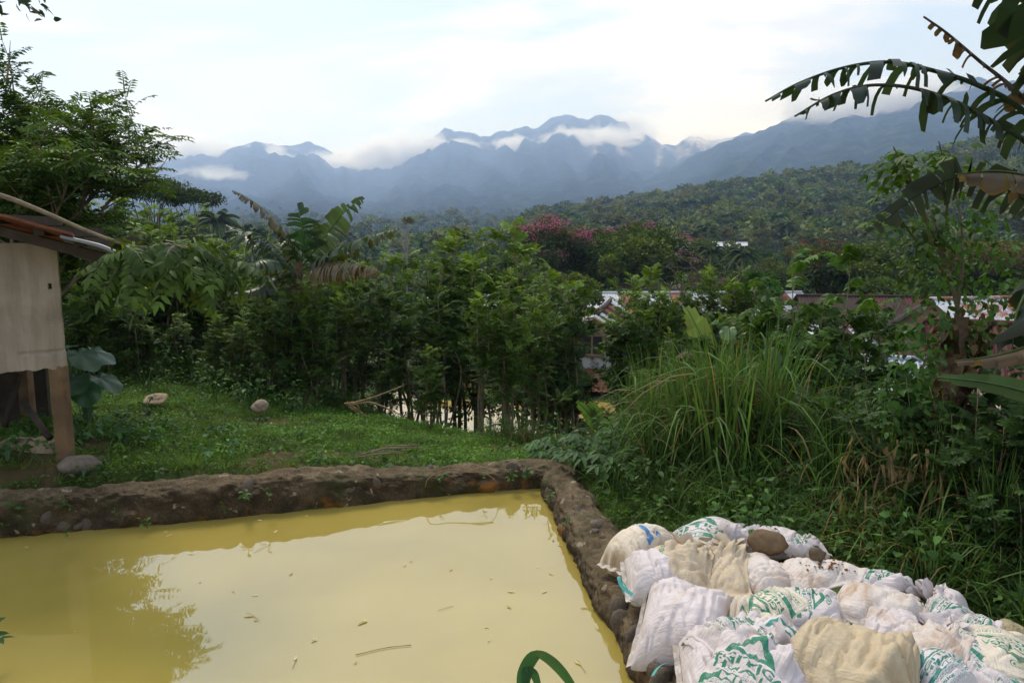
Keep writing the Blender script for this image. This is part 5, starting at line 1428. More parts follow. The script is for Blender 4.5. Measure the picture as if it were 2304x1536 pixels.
for (u, v, dy) in [(30, 200, .4), (90, 320, -.3), (10, 330, .2), (170, 330, .3), (215, 345, -.5), (60, 400, -.8), (150, 420, -.9), (230, 420, -.2), (280, 370, .6), (-60, 250, 0), (-40, 400, -.6), (120, 480, .3), (200, 500, .8), (330, 352, .9), (-120, 330, .3), (20, 480, -.3), (250, 300, 1.5), (40, 290, 1.2)]:
    e_ = at(u, v, YT + dy); m_ = bt * .45 + e_ * .55 + np.array([rt.normal(0, .2), rt.normal(0, .2), .35])
    br.append(([bt + [0, 0, rt.uniform(0, 1.2)], m_, e_], .035))
feather_tree('large leafy tree with feather leaves behind the hut roof at the left edge', bt, br, 31, .085, .034, (.24, .40), 11, np.array([.05, .105, .018]), np.array([.19, .31, .036]), twigs=12, twl=.75)
# thin bare shoots
for (pts, lab) in [([(290, 415), (345, 395), (378, 355)], 'thin bare shoot curving up above the leafy tree, right one'), ([(95, 315), (150, 270), (176, 214)], 'thin bare shoot rising through the dark flame tree'), ([(14, 190), (20, 140), (23, 92)], 'thin upright bare shoot at the far left top')]:
    P = [at(u, v, YT) for u, v in pts]; q = MB(); tube(q, spline(P, 10), np.linspace(.012, .003, 10), 5); o = q.build('bare_shoot', M['branch']); tag(o, lab, 'branch')
# long branch sagging in front of the roof with drooping leaves
bp = [at(u, v, 5.2) for u, v in [(-60, 425), (20, 446), (110, 482), (210, 525), (310, 556), (400, 552), (500, 585)]]
broot = thing('hanging_branch', 'long bare branch reaching right over the hut roof with a bunch of drooping feather leaves', 'branch', tuple(bp[0]))
sm, fm = MB(), MB(); P = spline(np.array(bp) - bp[0], 40)
tube(sm, P, np.linspace(.021, .005, 40), 7); r_ = np.random.default_rng(77)
n = 74; s = r_.uniform(.58, 1.0, n) ** .9; O = P[np.clip((s * 39).astype(int), 0, 39)]; O = O + r_.normal(0, .05, (n, 3)) * [1, 1.6, .6]
a_ = r_.uniform(0, 6.28, n); D = np.stack([np.cos(a_) * .9 + .25, np.sin(a_) * .9, r_.uniform(-.75, .15, n)], 1)
pinnate(fm, O, D, r_.uniform(.22, .42, n), 9, .105, .040, .42, leafcol(n, r_.uniform(0, .5, n), r_, np.array([.05, .092, .02]), np.array([.12, .19, .03])), r_, big=True, hang=.4)
sm.build('stem', M['branch'], broot); fm.build('foliage', M['leaf'], broot)
# sprig hanging into the top left corner
sp = [at(u, v, 2.9) for u, v in [(-160, -60), (-40, -30), (40, 0), (95, 38)]]
sroot = thing('leafy_sprig', 'dark leafy sprig hanging into the top left corner', 'branch', tuple(sp[0]))
sm, fm = MB(), MB(); P = spline(np.array(sp) - sp[0], 24); tube(sm, P, np.linspace(.007, .002, 24), 5)
n = 46; s = r_.uniform(.15, 1, n); O = P[(s * 23).astype(int)] + r_.normal(0, .035, (n, 3)) + [0, 0, .02]
leaf8(fm, O, np.stack([r_.uniform(.1, 1, n), r_.normal(0, .5, n), r_.uniform(-1, .1, n)], 1), r_.normal(0, 1, (n, 3)) + [0, 0, .5], r_.uniform(.035, .06, n), r_.uniform(.014, .022, n), col=np.array([.025, .045, .02]) * r_.uniform(.7, 1.4, (n, 1)))
sm.build('stem', M['branch'], sroot); fm.build('foliage', M['leaf'], sroot)
# taro-like plant with great leaves beside the hut
def taro(label, base, leaves, seed, col=(.025, .07, .025), name='elephant_ear_plant'):
    r_ = np.random.default_rng(seed); root = thing(name, label, 'plant', tuple(base)); B = np.asarray(base)
    for k, (tip, size, dirn) in enumerate(leaves):
        q = MB(); e_ = np.asarray(tip) - B; pts = spline([(0, 0, -.05), e_ * .5 + [0, 0, .12], e_], 8)
        tube(q, pts, np.linspace(.016, .008, 8), 5, 0, (.06, .12, .05))
        # blade: an arrow-heart outline fanned from the stalk with waves
        d_ = norm(np.asarray(dirn, float)); S = norm(np.cross(d_, [0, 0, 1.0])); Up = np.cross(S, d_)
        rings, na_ = 6, 33; V, C_ = [e_], [np.array(col) * 1.4]
        for ri in range(1, rings + 1):
            for a in np.linspace(-PI, PI, na_)[:-1]:
                rad_ = (.62 + .38 * math.cos(a)) * (1 + .12 * math.cos(2 * a)) * .95 + .08 - .30 * math.exp(-((abs(a) - PI) / .28) ** 2)
                f = ri / rings; x_ = rad_ * math.cos(a) * f; y_ = rad_ * math.sin(a) * f * .95
                zz_ = .05 * math.sin(a * 7 + k) * f ** 2 - .22 * f ** 2 * max(0, math.cos(a)) + .14 * abs(y_)
                V.append(e_ + size * (d_ * x_ + S * y_ + Up * zz_)); C_.append(np.array(col) * (.85 + .3 * f) * (1.25 if abs(math.sin(a * 5)) < .18 else 1))
        m_ = na_ - 1; tr = [(0, 1 + t_, 1 + (t_ + 1) % m_) for t_ in range(m_)]
        qd = [(1 + ri * m_ + t_, 1 + (ri + 1) * m_ + t_, 1 + (ri + 1) * m_ + (t_ + 1) % m_, 1 + ri * m_ + (t_ + 1) % m_) for ri in range(rings - 1) for t_ in range(m_)]
        q.add(V, tr, qd, 0, np.array(C_)); q.build('leaf', M['leaf_gloss'], root)
    return root
bs = at(195, 920, 7.0); bs[2] = H1(bs[0], bs[1])
taro('plant with great wavy heart shaped leaves beside the hut post', bs, [(at(180, 795, 6.9), .22, (.8, -.5, -.5)), (at(205, 790, 7.1), .22, (.9, -.1, -.35)), (at(165, 850, 6.8), .22, (.3, -.9, -.4)), (at(150, 780, 7.2), .22, (-.2, -.8, .1)), (at(190, 870, 6.9), .2, (.5, -.7, -.6)), (at(225, 850, 7.2), .22, (.9, -.3, -.4))], 5)
bs = at(1835, 1080, 5.9); bs[2] = H1(bs[0], bs[1])
taro('single great dark round leaf standing behind the tall grass', bs, [(at(1835, 960, 5.9), .25, (.1, -.45, -1)), (at(1870, 1010, 6.0), .14, (.5, -.4, -.8))], 6, (.014, .04, .018))
bs = at(1700, 830, 7.4); bs[2] = H1(bs[0], bs[1])
taro('plant with pale rounded leaves in front of the young banana', bs, [(at(1735, 790, 7.4), .16, (.1, -.6, -.7)), (at(1775, 805, 7.4), .15, (.3, -.6, -.8)), (at(1640, 740, 7.6), .13, (-.3, -.6, -.5))], 7, (.10, .17, .06))
bs = at(1820, 940, 6.6); bs[2] = H1(bs[0], bs[1])
taro('plant with broad pale green leaves right of the tall grass', bs, [(at(1805, 872, 6.6), .15, (-.2, -.6, -.7)), (at(1850, 880, 6.6), .12, (.4, -.6, -.7)), (at(1795, 915, 6.5), .13, (-.5, -.6, -.5))], 8, (.07, .13, .05))
# ================================================================== the sacks
def text_tris(s, bold=.02):
    cu = bpy.data.curves.new('lettering', 'FONT'); cu.body = s; cu.offset = bold; cu.resolution_u = 3
    ob = bpy.data.objects.new('lettering', cu); me = bpy.data.meshes.new_from_object(ob)
    me.calc_loop_triangles()
    V = np.array([v.co[:2] for v in me.vertices]).reshape(-1, 2); T = np.array([t_.vertices[:] for t_ in me.loop_triangles]).reshape(-1, 3)
    bpy.data.objects.remove(ob); bpy.data.curves.remove(cu); bpy.data.meshes.remove(me)
    return V, T
CW, CH = 440, 660
class Print:
    """Ink for one face of a sack, drawn into a pixel grid (x across the sack, y along it)."""
    def __init__(s): s.a = np.zeros((CH, CW, 4), np.float32)
    def tris(s, V, T, col):
        for t_ in T:
            p = V[list(t_)]; x0, y0 = np.floor(p.min(0)).astype(int); x1, y1 = np.ceil(p.max(0)).astype(int) + 1
            x0, y0 = max(x0, 0), max(y0, 0); x1, y1 = min(x1, CW), min(y1, CH)
            if x1 <= x0 or y1 <= y0: continue
            X_, Y_ = np.meshgrid(np.arange(x0, x1) + .5, np.arange(y0, y1) + .5)
            d = (p[1, 1] - p[2, 1]) * (p[0, 0] - p[2, 0]) + (p[2, 0] - p[1, 0]) * (p[0, 1] - p[2, 1])
            if abs(d) < 1e-9: continue
            a = ((p[1, 1] - p[2, 1]) * (X_ - p[2, 0]) + (p[2, 0] - p[1, 0]) * (Y_ - p[2, 1])) / d
            b_ = ((p[2, 1] - p[0, 1]) * (X_ - p[2, 0]) + (p[0, 0] - p[2, 0]) * (Y_ - p[2, 1])) / d
            m_ = (a >= -.001) & (b_ >= -.001) & (a + b_ <= 1.001)
            s.a[y0:y1, x0:x1][m_] = (*col, 1) if col is not None else (0, 0, 0, 0)
    def text(s, txt, cx, y, w, h, col, bold=.02):
        V, T = text_tris(txt, bold); mn, mx = V.min(0), V.max(0)
        V = (V - mn) / np.maximum(mx - mn, 1e-6) * np.array([w, h]) + np.array([cx - w / 2, y]); s.tris(V, T, col)
    def vtext(s, txt, x, cy, w, h, col, bold=.02):
        V, T = text_tris(txt, bold); mn, mx = V.min(0), V.max(0)
        V = (V - mn) / np.maximum(mx - mn, 1e-6) * np.array([w, h]); V = np.stack([x + h - V[:, 1], cy - w / 2 + V[:, 0]], 1); s.tris(V, T[:, ::-1], col)
    def poly(s, pts, col):
        V = np.array(pts, float); s.tris(V, [(0, k, k + 1) for k in range(1, len(V) - 1)], col)
    def rect(s, x0, y0, x1, y1, col): s.poly([(x0, y0), (x1, y0), (x1, y1), (x0, y1)], col)
    def ring(s, cx, cy, r0, r1, col):
        Y_, X_ = np.mgrid[0:CH, 0:CW]; d = np.hypot(X_ - cx, Y_ - cy); s.a[(d >= r0) & (d <= r1)] = (*col, 1)
    def lines(s, x0, x1, y, n, col, seed=0, dy=9):
        r_ = np.random.default_rng(seed)
        for k in range(n):
            x = x0
            while x < x1:
                w = r_.uniform(6, 22); s.rect(x, y - k * dy, min(x + w, x1), y - k * dy + 3.2, col); x += w + 5
    def image(s, name):
        im = bpy.data.images.new(name, CW, CH, alpha=True, float_buffer=False); im.colorspace_settings.name = 'Non-Color'
        im.pixels.foreach_set(s.a.ravel()); im.update(); im.pack(); return im
GREEN, TEAL, BLUE = (.035, .20, .12), (.03, .21, .19), (.06, .20, .42)
def flour_print(c, mode=0):
    p = Print()
    p.ring(220, 592, 34, 40, c); p.ring(220, 592, 18, 27, c); p.rect(200, 588, 240, 596, c)
    p.poly([(120, 385), (320, 385), (220, 555)], c); p.poly([(172, 412), (268, 412), (220, 494)], None)
    p.text('SEGITIGA', 220, 318, 330, 52, c, .03); p.text('HIJAU', 220, 258, 230, 48, c, .03)
    p.text('TEPUNG TERIGU UNTUK', 220, 240, 190, 12, c, .01)
    p.rect(40, 176, 400, 232, c); p.text('MIE', 220, 186, 100, 38, None, .035)
    p.lines(70, 370, 164, 4, c, mode); p.text('BERAT BERSIH', 150, 104, 110, 12, c, .01)
    p.text('25kg', 150, 62, 110, 36, c, .03)
    for k in range(3):
        x = 250 + k * 52; p.rect(x, 62, x + 40, 104, c); p.rect(x + 4, 66, x + 36, 100, None); p.poly([(x + 10, 94), (x + 30, 94), (x + 20, 82)], c); p.rect(x + 18, 74, x + 22, 84, c); p.rect(x + 12, 71, x + 28, 74, c)
    p.lines(70, 370, 46, 4, c, mode + 5, 8)
    return p
def kembar_print(c):
    p = Print(); p.vtext('KEMBAR', 70, 390, 260, 44, c, .02); p.lines(300, 420, 560, 2, c, 3); p.poly([(70, 220), (114, 236), (70, 252)], c); return p
def blue_print():
    p = Print(); p.text('S', 350, 470, 60, 90, BLUE, .03)
    for k in range(3):
        p.text('D0O'[k], 110 + 75 * k, 475, 56, 80, (.42, .55, .68), .02); p.text('D0O'[k], 110 + 75 * k, 484, 42, 62, None, .0)
    p.rect(60, 380, 390, 425, BLUE); p.rect(60, 330, 110, 380, BLUE); p.rect(340, 330, 390, 380, BLUE); return p
IMG = {'flour': flour_print(GREEN).image('green_print'), 'teal': flour_print(TEAL, 4).image('teal_print'), 'kembar': kembar_print((.05, .22, .12)).image('pale_green_print'), 'blue': blue_print().image('blue_print')}
def sack_mat(name, base, dirt, img=None, dcol=(.40, .27, .15), seed=0.0, wear=.4):
    m, t, b = mat_new(name)
    tco = N(t, 'ShaderNodeTexCoord'); oi = N(t, 'ShaderNodeObjectInfo'); ad = N(t, 'ShaderNodeVectorMath', operation='ADD')
    cm = N(t, 'ShaderNodeCombineXYZ'); ml = N(t, 'ShaderNodeMath', operation='MULTIPLY'); ml.inputs[1].default_value = 37.0
    L(t, oi.outputs['Random'], ml.inputs[0]); L(t, ml.outputs[0], cm.inputs[0]); L(t, tco.outputs['Object'], ad.inputs[0]); L(t, cm.outputs[0], ad.inputs[1])
    vec = ad.outputs[0]
    c = ramp(t, noise(t, 5, 5, .6, .3, vec=vec), [(.3, tuple(np.array(base) * .86)), (.7, base)])
    if img:
        uv = N(t, 'ShaderNodeUVMap'); uv.uv_map = 'UVMap'
        ti = N(t, 'ShaderNodeTexImage', extension='CLIP', interpolation='Linear'); ti.image = IMG[img]; L(t, uv.outputs[0], ti.inputs['Vector'])
        wr = N(t, 'ShaderNodeMapRange'); wr.inputs['From Min'].default_value = .34; wr.inputs['From Max'].default_value = .46; wr.inputs['To Min'].default_value = 1 - wear
        L(t, noise(t, 30, 5, .7, vec=vec), wr.inputs['Value'])
        mm = N(t, 'ShaderNodeMath', operation='MULTIPLY'); L(t, ti.outputs['Alpha'], mm.inputs[0]); L(t, wr.outputs[0], mm.inputs[1])
        c = mixc(t, mm.outputs[0], c, ti.outputs['Color'])
    dn = N(t, 'ShaderNodeMapRange', interpolation_type='SMOOTHSTEP'); dn.inputs['From Min'].default_value = .62 - dirt * .3; dn.inputs['From Max'].default_value = .85 - dirt * .25
    dn.inputs['To Max'].default_value = .75
    L(t, noise(t, 4.2, 8, .68, .6, vec=vec), dn.inputs['Value'])
    c = mixc(t, dn.outputs[0], c, dcol)
    c = mixc(t, 1.0, c, vcol(t), 'MULTIPLY')
    L(t, c, b.inputs['Base Color']); b.inputs['Roughness'].default_value = .55; b.inputs['Specular IOR Level'].default_value = .3
    wv = N(t, 'ShaderNodeTexNoise', inputs={'Scale': 15.0, 'Detail': 6.0, 'Roughness': .62, 'Distortion': 1.6}); L(t, vec, wv.inputs['Vector'])
    w1 = N(t, 'ShaderNodeTexWave', inputs={'Scale': 60.0, 'Distortion': .3}); L(t, vec, w1.inputs['Vector'])
    wl_ = N(t, 'ShaderNodeTexWave', inputs={'Scale': 5.0, 'Distortion': 14.0, 'Detail': 4.0, 'Detail Scale': 1.6, 'Detail Roughness': .6}); L(t, vec, wl_.inputs['Vector'])
    a2_ = N(t, 'ShaderNodeMath', operation='MULTIPLY_ADD'); a2_.inputs[1].default_value = .22; L(t, wl_.outputs['Fac'], a2_.inputs[0])
    ah = N(t, 'ShaderNodeMath', operation='MULTIPLY_ADD'); ah.inputs[1].default_value = .06; L(t, w1.outputs['Fac'], ah.inputs[0]); L(t, wv.outputs['Fac'], ah.inputs[2])
    L(t, ah.outputs[0], a2_.inputs[2])
    # folds: drawn out along the sack, so that they close up towards a tied neck, and slack creases across it
    uvf = N(t, 'ShaderNodeUVMap'); uvf.uv_map = 'UVMap'
    hs_ = a2_.outputs[0]
    for k_, (sx_, sy_, wt_) in enumerate([(15., 1.5, .9), (34., 3.0, .35), (3.0, 13., .3)]):
        mpf = N(t, 'ShaderNodeMapping'); mpf.inputs['Scale'].default_value = (sx_, sy_, 1); L(t, uvf.outputs[0], mpf.inputs[0])
        af = N(t, 'ShaderNodeVectorMath', operation='ADD'); L(t, mpf.outputs[0], af.inputs[0]); L(t, cm.outputs[0], af.inputs[1])
        nf_ = N(t, 'ShaderNodeTexNoise', inputs={'Scale': 1.0, 'Detail': 2.0, 'Roughness': .5, 'Distortion': .5}); L(t, af.outputs[0], nf_.inputs['Vector'])
        rf = N(t, 'ShaderNodeMapRange'); rf.inputs['From Min'].default_value = .5; rf.inputs['From Max'].default_value = .5
        sb = N(t, 'ShaderNodeMath', operation='SUBTRACT'); sb.inputs[1].default_value = .5; L(t, nf_.outputs['Fac'], sb.inputs[0])
        ab = N(t, 'ShaderNodeMath', operation='ABSOLUTE'); L(t, sb.outputs[0], ab.inputs[0])
        sq_ = N(t, 'ShaderNodeMath', operation='POWER'); sq_.inputs[1].default_value = .55; L(t, ab.outputs[0], sq_.inputs[0])
        sm_ = N(t, 'ShaderNodeMath', operation='MULTIPLY_ADD'); sm_.inputs[1].default_value = wt_ * 1.6; L(t, sq_.outputs[0], sm_.inputs[0]); L(t, hs_, sm_.inputs[2]); hs_ = sm_.outputs[0]
    bump(t, b, hs_, .36, .017)
    return m
PINKW, CREAM, WHITE, OCHRE = (.66, .585, .575), (.60, .485, .335), (.68, .63, .615), (.53, .425, .275)
SM = {'white': sack_mat('white_sacking', PINKW, .28), 'white_flour': sack_mat('white_printed_sacking', PINKW, .3, 'flour'), 'white_teal': sack_mat('white_teal_printed_sacking', WHITE, .28, 'teal'),
      'cream': sack_mat('cream_sacking', CREAM, .38, None, (.34, .2, .09)), 'cream_kembar': sack_mat('cream_printed_sacking', CREAM, .38, 'kembar', wear=.5), 'cream_blue': sack_mat('cream_blue_printed_sacking', (.70, .60, .47), .3, 'blue'),
      'cream_flour': sack_mat('cream_green_printed_sacking', (.68, .60, .48), .4, 'flour', wear=.6), 'pink_dirty': sack_mat('stained_sacking', (.66, .585, .53), .56, None, (.38, .22, .10)),
      'ochre': sack_mat('ochre_sacking', OCHRE, .45), 'olive': sack_mat('olive_sacking', (.36, .30, .17), .4)}
M['tie'] = plain_mat('teal_ribbon', [(.3, (.05, .30, .26)), (.7, (.09, .40, .34))], 9, .5, .4, bmp=.2)
M['seam'] = plain_mat('stitched_hem', [(.3, (.42, .34, .27)), (.7, (.66, .6, .55))], 30, .8, .2, bmp=.6)
M['soil_dark'] = plain_mat('dark_soil', [(.3, (.03, .02, .013)), (.7, (.09, .06, .036))], 20, .95, .1, bmp=.7)
# support heights of the pile
GX0, GY0, GC = 0.1, 1.6, .012
GNX, GNY = 330, 330
gx_, gy_ = np.meshgrid(GX0 + np.arange(GNX) * GC, GY0 + np.arange(GNY) * GC, indexing='ij')
HM = np.maximum(hgt(gx_, gy_), -.05)
sd_ = poly_sd(POND, gx_, gy_)
HM = np.where((sd_ > .02) & (sd_ < .40), np.maximum(HM, .19), HM)
def blur(A, k):
    ker = np.exp(-.5 * (np.arange(-3 * k, 3 * k + 1) / k) ** 2); ker /= ker.sum()
    A = np.apply_along_axis(lambda q_: np.convolve(np.pad(q_, 3 * k, mode='edge'), ker, 'valid'), 0, A)
    return np.apply_along_axis(lambda q_: np.convolve(np.pad(q_, 3 * k, mode='edge'), ker, 'valid'), 1, A)
def samp(A, x, y):
    fx = np.clip((np.asarray(x) - GX0) / GC, 0, GNX - 1.01); fy = np.clip((np.asarray(y) - GY0) / GC, 0, GNY - 1.01)
    ix, iy = fx.astype(int), fy.astype(int); fx, fy = fx - ix, fy - iy
    return A[ix, iy] * (1 - fx) * (1 - fy) + A[ix + 1, iy] * fx * (1 - fy) + A[ix, iy + 1] * (1 - fx) * fy + A[ix + 1, iy + 1] * fx * fy
def sgnp(a, p): return np.sign(a) * np.abs(a) ** p
SACKS = []
def sack(label, e0, e1, W_, T_, mt, ends=('seam', 'seam'), z=.42, seed=0, sink=.0, flip=False, wr=1.0, tilt=0.0, dirty_end=None, group=None, tuft_len=.09, grow=1.02):
    """A filled sack lying from photograph point e0 to e1 (both at height z); ends: seam | tied | fold."""
    global HM
    r_ = np.random.default_rng(900 + seed)
    T_ = T_ * 1.1
    a_, b_ = on(*e0, z), on(*e1, z); ctr = (a_ + b_) / 2; ax = b_ - a_; Ls = np.linalg.norm(ax[:2]) * grow; yaw = math.atan2(ax[1], ax[0])
    nu, nf = 64, 88
    u = np.sin(np.linspace(-PI / 2, PI / 2, nu) * .97) ; u = u / u[-1]
    f = np.linspace(0, 2 * PI, nf, endpoint=False)
    U, F = np.meshgrid(u, f, indexing='ij')
    w = np.full(nu, 1.0); tt = np.full(nu, 1.0); pl = np.zeros(nu)
    for sgn, e in ((-1, ends[0]), (1, ends[1])):
        s = np.clip(u * sgn, 0, 1)
        if e == 'seam':
            tt *= np.where(s > 0, np.clip(1 - s ** 3.4, 0, 1) ** .58, 1); w *= 1 + .05 * s ** 6 - .05 * sstep(.3, .8, s) * (1 - s)
        elif e == 'tied':
            g = sstep(.42, 1.0, s) ** 1.25
            w *= 1 - .90 * g; tt *= 1 - .80 * g; pl += sstep(.05, .9, s)
        else:
            tt *= np.clip(1 - s ** 5, 0.02, 1) ** .5; w *= 1 - .12 * sstep(.75, 1, s)
    W_ = W_ * .93; y = (W_ / 2) * w[:, None] * sgnp(np.cos(F), .84)
    zt = (T_ / 2) * tt[:, None] * sgnp(np.sin(F), .86)
    zt = np.where(zt < 0, zt * .62, zt) + .007 * np.sign(np.sin(F))
    kf = np.round(9 + 5 * r_.uniform()); ph = r_.uniform(0, 6)
    ple = pl[:, None] * (np.sin(F * kf + ph + 1.3 * np.sin(F * 2 + ph)) * .15 + np.sin(F * (kf * 2 + 3) + ph * 2) * .08) * wr
    y = y * (1 + ple); zt = zt * (1 + ple * 1.2)
    x = U * Ls / 2
    # slack cloth: corner-to-corner creases, sags and lumps
    q1 = fbm(x * 5 + seed, y * 6 + seed * 2, 1000 + seed, 3); q2 = fbm(x * 13 + y * 7, y * 15 - x * 6, 1100 + seed, 3)
    d_ = r_.uniform(-.9, .9); cr = np.abs(fbm((x * math.cos(d_) + y * math.sin(d_)) * 22, (y * math.cos(d_) - x * math.sin(d_)) * 4.5, 1200 + seed, 2))
    top = sstep(-.2, .5, np.sin(F))
    zt = zt + top * tt[:, None] * (q1 * .016 + q2 * .004 * wr - (.022 * np.exp(-(cr / .075) ** 2) + .012 * (1 - np.clip(np.abs(fbm((x * math.sin(d_) - y * math.cos(d_)) * 17, (x + y) * 5, 1300 + seed, 2)) * 6, 0, 1))) * wr)
    y = y + .012 * q2 * wr
    bow = r_.normal(0, .03); y = y + bow * (1 - U ** 2)
    c_, s_ = math.cos(yaw), math.sin(yaw)
    wx = ctr[0] + c_ * x - s_ * y; wy = ctr[1] + s_ * x + c_ * y
    k = max(4, int(.13 / GC)); Hs = blur(HM, k) - .035
    sup = samp(Hs, wx, wy); cen = samp(Hs, np.array([ctr[0]]), np.array([ctr[1]]))[0]
    sup = sup * .75 + cen * .25
    wz = sup + zt + T_ * .31 * .62 - sink + tilt * U * Ls / 2
    top_now = float(wz[nu // 2, nf // 4]); wz = wz + np.clip(z + .05 - top_now, -.32, .16)
    raw = samp(blur(HM, 1), wx, wy)
    wz = np.where((np.sin(F) > .25), np.maximum(wz, np.minimum(raw + .006, wz + .035)), wz)
    V = np.stack([wx, wy, wz], -1).reshape(-1, 3)
    org = np.array([ctr[0], ctr[1], float(wz.min())])
    ii = np.arange(nu - 1)[:, None]; jj = np.arange(nf)[None]
    Q = np.stack([ii * nf + jj, (ii + 1) * nf + jj, (ii + 1) * nf + (jj + 1) % nf, ii * nf + (jj + 1) % nf], -1).reshape(-1, 4)
    vv = F / PI; uu = (U + 1) / 2
    if flip: uu, vv = 1 - uu, 1 - vv
    uvm = (np.stack([vv, uu], -1).reshape(-1, 2) - .5) * 1.28 + .5
    uvm[(np.sin(F) < -.02).ravel()] = (-3, -3)
    C = np.ones((nu, nf, 3))
    if dirty_end is not None:
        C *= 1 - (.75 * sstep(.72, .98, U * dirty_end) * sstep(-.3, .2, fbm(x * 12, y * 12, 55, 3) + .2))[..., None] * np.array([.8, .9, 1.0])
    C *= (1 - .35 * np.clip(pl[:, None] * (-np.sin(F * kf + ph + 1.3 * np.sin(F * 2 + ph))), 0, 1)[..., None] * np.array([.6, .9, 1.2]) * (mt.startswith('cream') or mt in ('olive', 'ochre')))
    root = thing('sack', label, 'sack', tuple(org), 0, 1, group)
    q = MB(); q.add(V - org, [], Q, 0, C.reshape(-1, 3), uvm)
    for e_, o_ in ((0, 1), (nu - 1, -1)):
        c0 = V.reshape(nu, nf, 3)[e_].mean(0) - org; base_ = e_ * nf
        q.add([c0], None, None, 0, (1, 1, 1), [(-3, -3)]); hubn = q.n - 1
        q.f3.append(np.array([(hubn, base_ + (j_ + 1) % nf, base_ + j_) if o_ > 0 else (hubn, base_ + j_, base_ + (j_ + 1) % nf) for j_ in range(nf)])); q.m3.append(np.zeros(nf, int))
    q.build('body', SM[mt], root, True, True)
    G = V.reshape(nu, nf, 3)
    for e_, o_, kind in ((0, -1, ends[0]), (nu - 1, 1, ends[1])):
        ring_ = G[e_] - org; cen_ = ring_.mean(0)
        axd = np.array([c_ * o_, s_ * o_, 0])
        if kind == 'seam':
            hw = W_ / 2 * w[e_]; n_ = 26; ys = np.linspace(-hw, hw, n_); rowsV = []
            jt = [int(np.argmin(np.abs(y[e_] - yy) + (np.sin(f) < 0) * 9)) for yy in ys]
            for qd_ in range(3):
                rowsV.append(np.array([ring_[j_] for j_ in jt]) + axd * (.013 * qd_) + np.stack([np.zeros(n_), np.zeros(n_), .006 * np.sin(ys * 70 + qd_ + seed) - .004 * qd_], 1))
            Vs = np.vstack(rowsV); q = MB(); q.add(Vs, None, [(a0 * n_ + b0, a0 * n_ + b0 + 1, (a0 + 1) * n_ + b0 + 1, (a0 + 1) * n_ + b0) for a0 in range(2) for b0 in range(n_ - 1)]); q.build('seam', M['seam'], root)
        elif kind == 'tied':
            n_ = 40; th_ = np.linspace(0, 2 * PI, n_, endpoint=False); R0 = max(.022, np.ptp(ring_[:, 2]) * .5); rows = []
            upd = norm(axd * .75 + np.array([0, 0, r_.uniform(.35, .9)]))
            A1 = norm(np.cross(upd, [0.1, .2, 1.0])); A2 = np.cross(upd, A1)
            for k_ in range(7):
                g = k_ / 6; Rk = R0 * (.75 + .12 * k_) + tuft_len * .34 * g ** 1.3
                rr_ = Rk * (1 + (.16 + .30 * g) * np.sin(th_ * 6 + seed + 1.5 * np.sin(th_ * 2)) + .12 * g * np.sin(th_ * 13 + seed))
                sq = 1 - .45 * g
                rows.append(cen_ + upd * (tuft_len * g ** .8) + A1 * (rr_ * np.cos(th_))[:, None] + A2 * (rr_ * np.sin(th_) * sq)[:, None] + upd * (.03 * g * np.sin(th_ * 4 + seed * 2))[:, None])
            Vt = np.vstack(rows); q = MB(); q.add(Vt, None, [(a0 * n_ + b0, a0 * n_ + (b0 + 1) % n_, (a0 + 1) * n_ + (b0 + 1) % n_, (a0 + 1) * n_ + b0) for a0 in range(6) for b0 in range(n_)], 0, np.repeat(np.linspace(.75, .95, 7), n_)[:, None] * np.ones(3))
            bm_ = SM['cream'] if mt.startswith('cream') or mt == 'ochre' else SM['white']
            q.build('tuft', bm_, root)
            q = MB(); tube(q, np.array([cen_ + upd * .012 + (A1 * math.cos(a) + A2 * math.sin(a)) * R0 * 1.02 for a in np.linspace(0, 2 * PI, 19)]), .006, 5); q.build('tie', M['tie'], root)
    # the new support surface
    iu = np.linspace(0, nu - 1, 170); P_ = G[np.clip(np.round(iu).astype(int), 0, nu - 1)]
    tu, tf = np.meshgrid(np.linspace(0, nu - 1.001, 200), np.linspace(0, nf * .5 - 1, 130), indexing='ij')
    i0, j0 = tu.astype(int), tf.astype(int); fu, ff = (tu - i0)[..., None], (tf - j0)[..., None]
    PP = (G[i0, j0] * (1 - fu) * (1 - ff) + G[i0 + 1, j0] * fu * (1 - ff) + G[i0, (j0 + 1) % nf] * (1 - fu) * ff + G[i0 + 1, (j0 + 1) % nf] * fu * ff).reshape(-1, 3)
    ix = np.round((PP[:, 0] - GX0) / GC).astype(int); iy = np.round((PP[:, 1] - GY0) / GC).astype(int)
    ok = (ix >= 0) & (ix < GNX) & (iy >= 0) & (iy < GNY)
    np.maximum.at(HM, (ix[ok], iy[ok]), PP[ok, 2])
    return root
S_, Tt = 'seam', 'tied'
# back row, then forward and up
sack('plain white sack behind the printed one at the back of the pile', (1550, 1196), (1668, 1188), 0.32, 0.20, 'white', (S_, S_), seed=3)
sack('printed white sack at the back edge right of the brown rock', (1752, 1222), (1850, 1226), 0.28, 0.17, 'white_flour', (S_, S_), seed=5)
sack('white sack with a pointed folded corner at the back of the pile', (1648, 1186), (1790, 1222), 0.32, 0.22, 'white', (S_, S_), seed=4)
sack('sack with green print half hidden behind the big pinkish sack', (1925, 1284), (2070, 1330), 0.30, 0.22, 'white_flour', (S_, Tt), seed=28)
sack('lowest white sack at the back right of the pile', (2090, 1346), (2200, 1386), 0.28, 0.19, 'white_flour', (Tt, S_), seed=23)
sack('olive grey sack at the far right edge of the pile', (2225, 1408), (2330, 1446), 0.28, 0.20, 'olive', (S_, S_), seed=26)
sack('white sack lettered SEGITIGA HIJAU with a green MIE band, at the back', (1540, 1236), (1596, 1172), 0.50, 0.24, 'white_flour', (S_, S_), seed=2)
